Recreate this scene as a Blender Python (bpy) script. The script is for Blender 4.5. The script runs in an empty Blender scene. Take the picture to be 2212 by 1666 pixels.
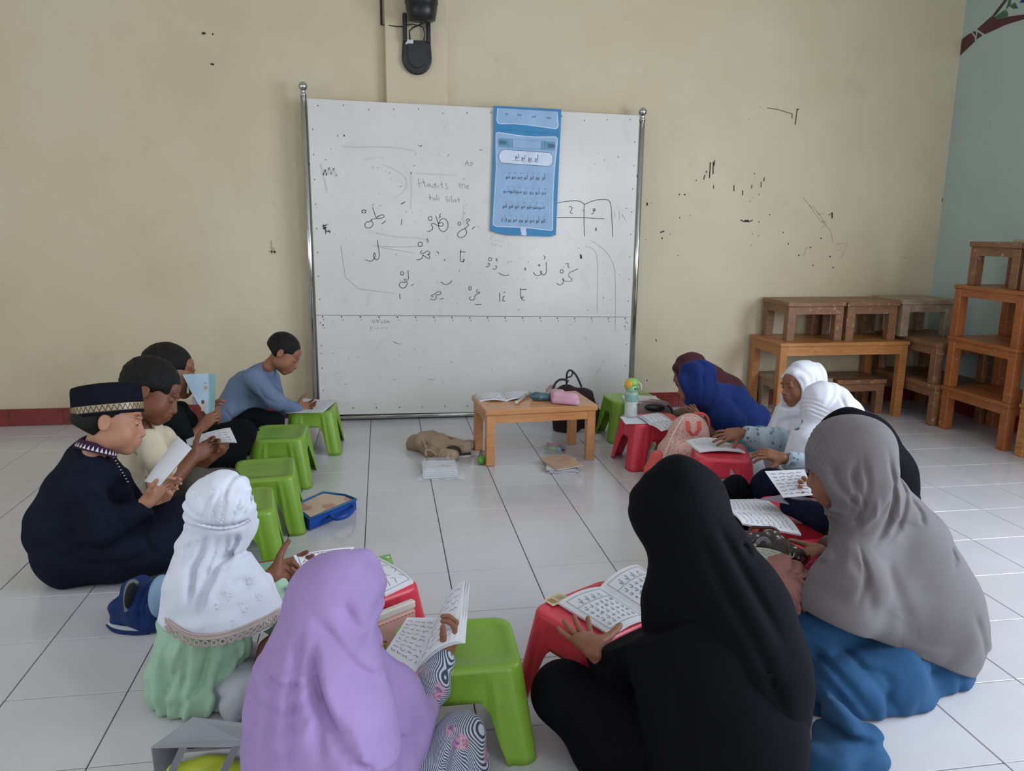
import bpy, bmesh, math, random
import numpy as np
from mathutils import Vector, Matrix
random.seed(7)
SC = bpy.context.scene
COL = SC.collection
PI = math.pi

# ---------------------------------------------------------------- camera
cam = bpy.data.cameras.new('camera'); cam.sensor_width = 36.0; cam.lens = 27.414
cam.clip_start = .05
camo = bpy.data.objects.new('camera', cam); COL.objects.link(camo)
RIGHT = Vector((0.98666931, -0.16239859, 0.01050548))
UP = Vector((0.02306744, 0.20346733, 0.97880996))
FWD = Vector((0.16109488, 0.96551942, -0.20450109))
m = Matrix((RIGHT, UP, -FWD)).transposed().to_4x4()
m.translation = Vector((0.0902, -2.8953, 1.2257))
camo.matrix_world = m
SC.camera = camo
# ---------------------------------------------------------------- world, light, exposure
w = bpy.data.worlds.new('world'); SC.world = w; w.use_nodes = True
bg = w.node_tree.nodes['Background']
bg.inputs[0].default_value = (0.80, 0.90, 1.0, 1); bg.inputs[1].default_value = 1.0
def area(name, loc, target, sx, sy, power, color):
    l = bpy.data.lights.new(name, 'AREA'); l.shape = 'RECTANGLE'; l.size = sx; l.size_y = sy
    l.energy = power; l.color = color
    o = bpy.data.objects.new(name, l); COL.objects.link(o); o.location = loc
    d = Vector(target) - Vector(loc)
    o.rotation_euler = d.to_track_quat('-Z', 'Y').to_euler()
    return o
area('window_light_right', (3.80, -1.9, 1.55), (0.0, -1.9, 1.0), 2.6, 1.5, 150, (0.78, 0.87, 1.0))
area('window_light_rear', (-.6, -5.3, 1.7), (-.6, 0, 1.1), 3.6, 1.7, 30, (0.94, 0.97, 1.0))
area('doorway_light_rear', (2.75, -5.3, 1.15), (2.2, 0, 0.9), 1.0, 2.1, 38, (0.95, 0.97, 1.0))
area('window_light_left', (-3.3, -1.6, 1.6), (0.2, -.6, 0.9), 2.4, 1.3, 28, (0.76, 0.86, 1.0))
vs = SC.view_settings
SC.display_settings.display_device = 'sRGB'
vs.view_transform = 'Standard'; vs.look = 'None'; vs.gamma = 1.0; vs.use_curve_mapping = False
vs.exposure = -0.12

# ---------------------------------------------------------------- helpers: materials
MATS = {}
def srgb(c):
    return tuple(((x / 12.92) if x <= .04045 else ((x + .055) / 1.055) ** 2.4) for x in c)
def hexc(h):
    return srgb(tuple(int(h[i:i+2], 16) / 255 for i in (0, 2, 4)))
class NT:
    def __init__(s, name):
        s.m = bpy.data.materials.new(name); s.m.use_nodes = True; s.t = s.m.node_tree; s.n = s.t.nodes
        s.b = s.n['Principled BSDF']; s.l = s.t.links
    def node(s, kind, **kw):
        nd = s.n.new(kind)
        for k, v in kw.items(): setattr(nd, k, v)
        return nd
    def put(s, sock, v):
        if hasattr(v, 'is_linked') or hasattr(v, 'links'): s.l.new(v, sock)
        else: sock.default_value = v
    def coord(s, which='Object', scale=(1, 1, 1), rot=(0, 0, 0)):
        tc = s.node('ShaderNodeTexCoord'); mp = s.node('ShaderNodeMapping')
        s.l.new(tc.outputs[which], mp.inputs[0]); mp.inputs['Scale'].default_value = scale; mp.inputs['Rotation'].default_value = rot
        return mp.outputs[0]
    def noise(s, v, scale, detail=3, rough=.55, dist=0):
        nd = s.node('ShaderNodeTexNoise'); s.l.new(v, nd.inputs['Vector'])
        nd.inputs['Scale'].default_value = scale; nd.inputs['Detail'].default_value = detail
        nd.inputs['Roughness'].default_value = rough; nd.inputs['Distortion'].default_value = dist
        return nd.outputs['Fac']
    def ramp(s, f, stops, interp='LINEAR'):
        nd = s.node('ShaderNodeValToRGB'); nd.color_ramp.interpolation = interp
        e = nd.color_ramp.elements
        while len(e) < len(stops): e.new(.5)
        for el, (p, c) in zip(e, stops):
            el.position = p; el.color = (*c, 1) if len(c) == 3 else c
        s.put(nd.inputs[0], f); return nd.outputs[0]
    def mix(s, f, a, b, mode='MIX'):
        nd = s.node('ShaderNodeMix', data_type='RGBA', blend_type=mode)
        s.put(nd.inputs[0], f)
        s.put(nd.inputs[6], a if hasattr(a, 'links') else (*a, 1)); s.put(nd.inputs[7], b if hasattr(b, 'links') else (*b, 1))
        return nd.outputs[2]
    def math(s, op, a, b=0.0):
        nd = s.node('ShaderNodeMath', operation=op); s.put(nd.inputs[0], a); s.put(nd.inputs[1], b); return nd.outputs[0]
    def bump(s, h, strength=.2, dist=.002):
        nd = s.node('ShaderNodeBump'); s.l.new(h, nd.inputs['Height'])
        nd.inputs['Strength'].default_value = strength; nd.inputs['Distance'].default_value = dist
        s.l.new(nd.outputs[0], s.b.inputs['Normal'])
    def color(s, c): s.put(s.b.inputs['Base Color'], c if hasattr(c, 'links') else (*c, 1))
    def set(s, **kw):
        for k, v in kw.items(): s.b.inputs[k].default_value = v
        return s

def plain(name, hx, rough=.5, spec=.5, var=.06, scale=12, bump=0, bscale=80, **kw):
    """one colour with faint uneven wear"""
    if name in MATS: return MATS[name]
    t = NT(name); c = hexc(hx)
    v = t.coord('Object'); n = t.noise(v, scale, 4)
    lo = tuple(x * (1 - var * 2) for x in c); hi = tuple(min(1, x * (1 + var)) for x in c)
    t.color(t.ramp(n, [(.3, lo), (.7, hi)]))
    t.set(Roughness=rough); t.b.inputs['Specular IOR Level'].default_value = spec
    if bump: t.bump(t.noise(v, bscale, 3), bump, .002)
    for k, x in kw.items(): t.b.inputs[k].default_value = x
    MATS[name] = t.m; return t.m
def cloth(name, hx, rough=.85, sheen=.04, var=.05, weave=420, bump=.16, spec=.07):
    if name in MATS: return MATS[name]
    t = NT(name); c = hexc(hx); v = t.coord('Object')
    n = t.noise(v, 9, 4)
    col = t.ramp(n, [(.3, tuple(x * (1 - 2 * var) for x in c)), (.7, tuple(min(1, x * (1 + var)) for x in c))])
    t.color(col); t.set(Roughness=rough); t.b.inputs['Specular IOR Level'].default_value = spec
    t.b.inputs['Sheen Weight'].default_value = 0 if max(c) < .03 else sheen; t.b.inputs['Sheen Roughness'].default_value = .5
    h = t.math('ADD', t.math('MULTIPLY', t.noise(v, weave, 1), .5), t.noise(v, 34, 3))
    t.bump(h, bump, .003)
    MATS[name] = t.m; return t.m
def wood(name, base, dark, rough=.38, worn=0.0, grain=1.0):
    if name in MATS: return MATS[name]
    t = NT(name); a, b = hexc(base), hexc(dark)
    v = t.coord('Object', (3, 3, 3))
    inf = t.node('ShaderNodeObjectInfo')
    off = t.node('ShaderNodeVectorMath', operation='ADD'); t.l.new(v, off.inputs[0])
    sc = t.node('ShaderNodeVectorMath', operation='SCALE'); t.l.new(inf.outputs['Location'], sc.inputs[0]); sc.inputs['Scale'].default_value = 7.3
    t.l.new(sc.outputs[0], off.inputs[1]); v = off.outputs[0]
    mp = t.node('ShaderNodeMapping'); t.l.new(v, mp.inputs[0]); mp.inputs['Scale'].default_value = (1.0, 9, 9)
    g = t.noise(mp.outputs[0], 2.2 * grain, 5, .6, 1.2)
    k = t.noise(v, 1.1, 2)
    f = t.math('ADD', t.math('MULTIPLY', g, .7), t.math('MULTIPLY', k, .3))
    col = t.ramp(f, [(.32, b), (.62, a)])
    r = t.math('MULTIPLY', inf.outputs['Random'], .5)
    col = t.mix(r, col, tuple(x * .72 for x in a))
    if worn:
        s1 = t.noise(v, 11, 5, .7, .6); mask = t.ramp(s1, [(.64 - .05 * worn, (0, 0, 0)), (.70 - .05 * worn, (1, 1, 1))])
        col = t.mix(t.math('MULTIPLY', mask, .55), col, hexc('cdbfae'))
        s2 = t.noise(v, 3.5, 4); dm = t.ramp(s2, [(.35, (1, 1, 1)), (.55, (0, 0, 0))])
        col = t.mix(t.math('MULTIPLY', dm, .4 * worn), col, hexc('6b5648'))
    t.color(col); t.set(Roughness=rough); t.bump(g, .12, .002)
    MATS[name] = t.m; return t.m

# ---------------------------------------------------------------- helpers: objects
def setp(o, label=None, cat=None, group=None, kind=None):
    if label: o['label'] = label
    if cat: o['category'] = cat
    if group: o['group'] = group
    if kind: o['kind'] = kind
    return o
def thing(name, label, cat, loc=(0, 0, 0), rot=0, group=None):
    o = bpy.data.objects.new(name, None); COL.objects.link(o); o.empty_display_size = .05
    o.location = loc
    o.rotation_euler = (0, 0, rot) if not hasattr(rot, '__len__') else rot
    return setp(o, label, cat, group)
def link(name, me, mat=None, parent=None, loc=None, rot=None, label=None, kind=None):
    o = bpy.data.objects.new(name, me); COL.objects.link(o)
    if mat is not None and not me.materials: me.materials.append(mat)
    if parent is not None: o.parent = parent
    if loc is not None: o.location = loc
    if rot is not None: o.rotation_euler = rot
    return setp(o, label, None, None, kind)
def copy_tree(o, parent=None):
    c = o.copy(); COL.objects.link(c)
    if parent is not None: c.parent = parent
    for ch in list(o.children): copy_tree(ch, c)
    return c
def mesh_np(verts, quads, smooth=True, name='mesh'):
    me = bpy.data.meshes.new(name); n = len(quads); k = quads.shape[1]
    me.vertices.add(len(verts)); me.vertices.foreach_set('co', np.asarray(verts, np.float32).ravel())
    me.loops.add(n * k); me.loops.foreach_set('vertex_index', np.asarray(quads, np.int32).ravel())
    me.polygons.add(n); me.polygons.foreach_set('loop_start', np.arange(0, n * k, k, dtype=np.int32))
    me.polygons.foreach_set('loop_total', np.full(n, k, np.int32))
    me.polygons.foreach_set('use_smooth', np.full(n, smooth, bool))
    me.update(calc_edges=True); me.validate(); return me
class MB:
    """collects shapes into one mesh"""
    def __init__(s): s.v = []; s.f = []; s.sm = []
    def add(s, vs, fs, smooth=False):
        b = len(s.v); s.v += [tuple(x) for x in vs]; s.f += [tuple(b + i for i in f) for f in fs]; s.sm += [smooth] * len(fs); return s
    def box(s, lo, hi, bev=0.0, M=None):
        (x0, y0, z0), (x1, y1, z1) = lo, hi
        if bev <= 0:
            vs = [(x0, y0, z0), (x1, y0, z0), (x1, y1, z0), (x0, y1, z0), (x0, y0, z1), (x1, y0, z1), (x1, y1, z1), (x0, y1, z1)]
            fs = [(0, 3, 2, 1), (4, 5, 6, 7), (0, 1, 5, 4), (1, 2, 6, 5), (2, 3, 7, 6), (3, 0, 4, 7)]
        else:
            bm = bmesh.new(); bmesh.ops.create_cube(bm, size=1)
            for v in bm.verts: v.co = Vector(((x0 + x1) / 2 + v.co.x * (x1 - x0), (y0 + y1) / 2 + v.co.y * (y1 - y0), (z0 + z1) / 2 + v.co.z * (z1 - z0)))
            bmesh.ops.bevel(bm, geom=list(bm.edges), offset=bev, segments=1, affect='EDGES')
            bm.verts.index_update(); vs = [v.co[:] for v in bm.verts]; fs = [[v.index for v in f.verts] for f in bm.faces]; bm.free()
        if M is not None: vs = [(M @ Vector(v))[:] for v in vs]
        return s.add(vs, fs)
    def tube(s, pts, r, n=8, caps=True, close=False):
        P = [Vector(p) for p in pts]; R = r if hasattr(r, '__len__') else [r] * len(P)
        rings = []; ref = None
        for i, p in enumerate(P):
            a = P[i - 1] if (i > 0 or close) else p; b = P[(i + 1) % len(P)] if (i < len(P) - 1 or close) else p
            t = (b - a).normalized()
            if ref is None:
                ref = t.orthogonal().normalized()
            ref = (ref - t * ref.dot(t)); ref = ref.normalized() if ref.length > 1e-6 else t.orthogonal().normalized()
            bi = t.cross(ref)
            rings.append([p + (ref * math.cos(2 * PI * j / n) + bi * math.sin(2 * PI * j / n)) * R[i] for j in range(n)])
        vs = [v for rg in rings for v in rg]; fs = []
        m_ = len(P)
        for i in range(m_ if close else m_ - 1):
            for j in range(n):
                a, b = i * n + j, i * n + (j + 1) % n; c, d = ((i + 1) % m_) * n + (j + 1) % n, ((i + 1) % m_) * n + j
                fs.append((a, b, c, d))
        if caps and not close: fs += [tuple(range(n))[::-1], tuple((m_ - 1) * n + j for j in range(n))]
        return s.add(vs, fs, True)
    def lathe(s, prof, n=24, M=None, sx=1.0, sy=1.0):
        vs = []; fs = []
        for r, z in prof:
            for j in range(n):
                a = 2 * PI * j / n; vs.append(Vector((r * math.cos(a) * sx, r * math.sin(a) * sy, z)))
        for i in range(len(prof) - 1):
            for j in range(n): fs.append((i * n + j, i * n + (j + 1) % n, (i + 1) * n + (j + 1) % n, (i + 1) * n + j))
        fs.append(tuple(range(n))[::-1]); fs.append(tuple((len(prof) - 1) * n + j for j in range(n)))
        if M is not None: vs = [M @ v for v in vs]
        return s.add(vs, fs, True)
    def ribbon(s, pts, w, to3):
        """flat stroke through 2-D points, mapped to 3-D by to3(x, y)"""
        P = [Vector(p) for p in pts]
        if len(P) == 1: P = [P[0] - Vector((w * .4, 0)), P[0] + Vector((w * .4, 0))]
        L = []; Rr = []
        for i, p in enumerate(P):
            t = (P[min(i + 1, len(P) - 1)] - P[max(i - 1, 0)])
            t = t.normalized() if t.length > 1e-9 else Vector((1, 0))
            nn = Vector((-t.y, t.x)) * w / 2
            L.append(p + nn); Rr.append(p - nn)
        n = len(P)
        s.add([to3(*v) for v in L + Rr], [(i, i + 1, n + i + 1, n + i) for i in range(n - 1)])
        return s
    def grid(s, fn, nu, nv, smooth=True):
        vs = [fn(i / nu, j / nv) for j in range(nv + 1) for i in range(nu + 1)]
        fs = [(j * (nu + 1) + i, j * (nu + 1) + i + 1, (j + 1) * (nu + 1) + i + 1, (j + 1) * (nu + 1) + i) for j in range(nv) for i in range(nu)]
        return s.add(vs, fs, smooth)
    def slab(s, fn, nrm, th, nu, nv):
        """curved sheet of thickness th; fn(u,v)->point on top, nrm(u,v)->unit normal"""
        top = [Vector(fn(i / nu, j / nv)) for j in range(nv + 1) for i in range(nu + 1)]
        bot = [Vector(fn(i / nu, j / nv)) - Vector(nrm(i / nu, j / nv)) * th for j in range(nv + 1) for i in range(nu + 1)]
        N = len(top); W_ = nu + 1; fs = []
        for j in range(nv):
            for i in range(nu):
                q = (j * W_ + i, j * W_ + i + 1, (j + 1) * W_ + i + 1, (j + 1) * W_ + i)
                fs.append(q); fs.append(tuple(N + k for k in q[::-1]))
        rim = [i for i in range(W_)] + [j * W_ + nu for j in range(1, nv + 1)] + [nv * W_ + i for i in range(nu - 1, -1, -1)] + [j * W_ for j in range(nv - 1, 0, -1)]
        for a, b in zip(rim, rim[1:] + rim[:1]): fs.append((b, a, N + a, N + b))
        return s.add(top + bot, fs, False)
    def mesh(s, name='mesh', smooth=None):
        me = bpy.data.meshes.new(name); me.from_pydata([tuple(v) for v in s.v], [], s.f)
        me.polygons.foreach_set('use_smooth', s.sm if smooth is None else [smooth] * len(s.f))
        me.update(); return me
    def obj(s, name, mat, parent=None, **kw): return link(name, s.mesh(name), mat, parent, **kw)
def arc(c, r, a0, a1, n=12, sx=1, sy=1):
    return [(c[0] + r * sx * math.cos(a0 + (a1 - a0) * i / n), c[1] + r * sy * math.sin(a0 + (a1 - a0) * i / n)) for i in range(n + 1)]
def smoothpts(p, it=2):
    for _ in range(it):
        q = [p[0]]
        for a, b in zip(p, p[1:]):
            q.append(tuple(x * .75 + y * .25 for x, y in zip(a, b))); q.append(tuple(x * .25 + y * .75 for x, y in zip(a, b)))
        p = q + [p[-1]]
    return p
def text_mesh(body, size, bold=0.0):
    c = bpy.data.curves.new('text', 'FONT'); c.body = body; c.size = size; c.align_x = 'CENTER'; c.align_y = 'CENTER'; c.resolution_u = 3; c.offset = bold
    o = bpy.data.objects.new('text', c); COL.objects.link(o)
    dg = bpy.context.evaluated_depsgraph_get(); me = bpy.data.meshes.new_from_object(o.evaluated_get(dg))
    vs = [v.co.copy() for v in me.vertices]; fs = [tuple(p.vertices) for p in me.polygons]
    bpy.data.objects.remove(o); bpy.data.curves.remove(c); bpy.data.meshes.remove(me)
    return vs, fs

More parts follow.
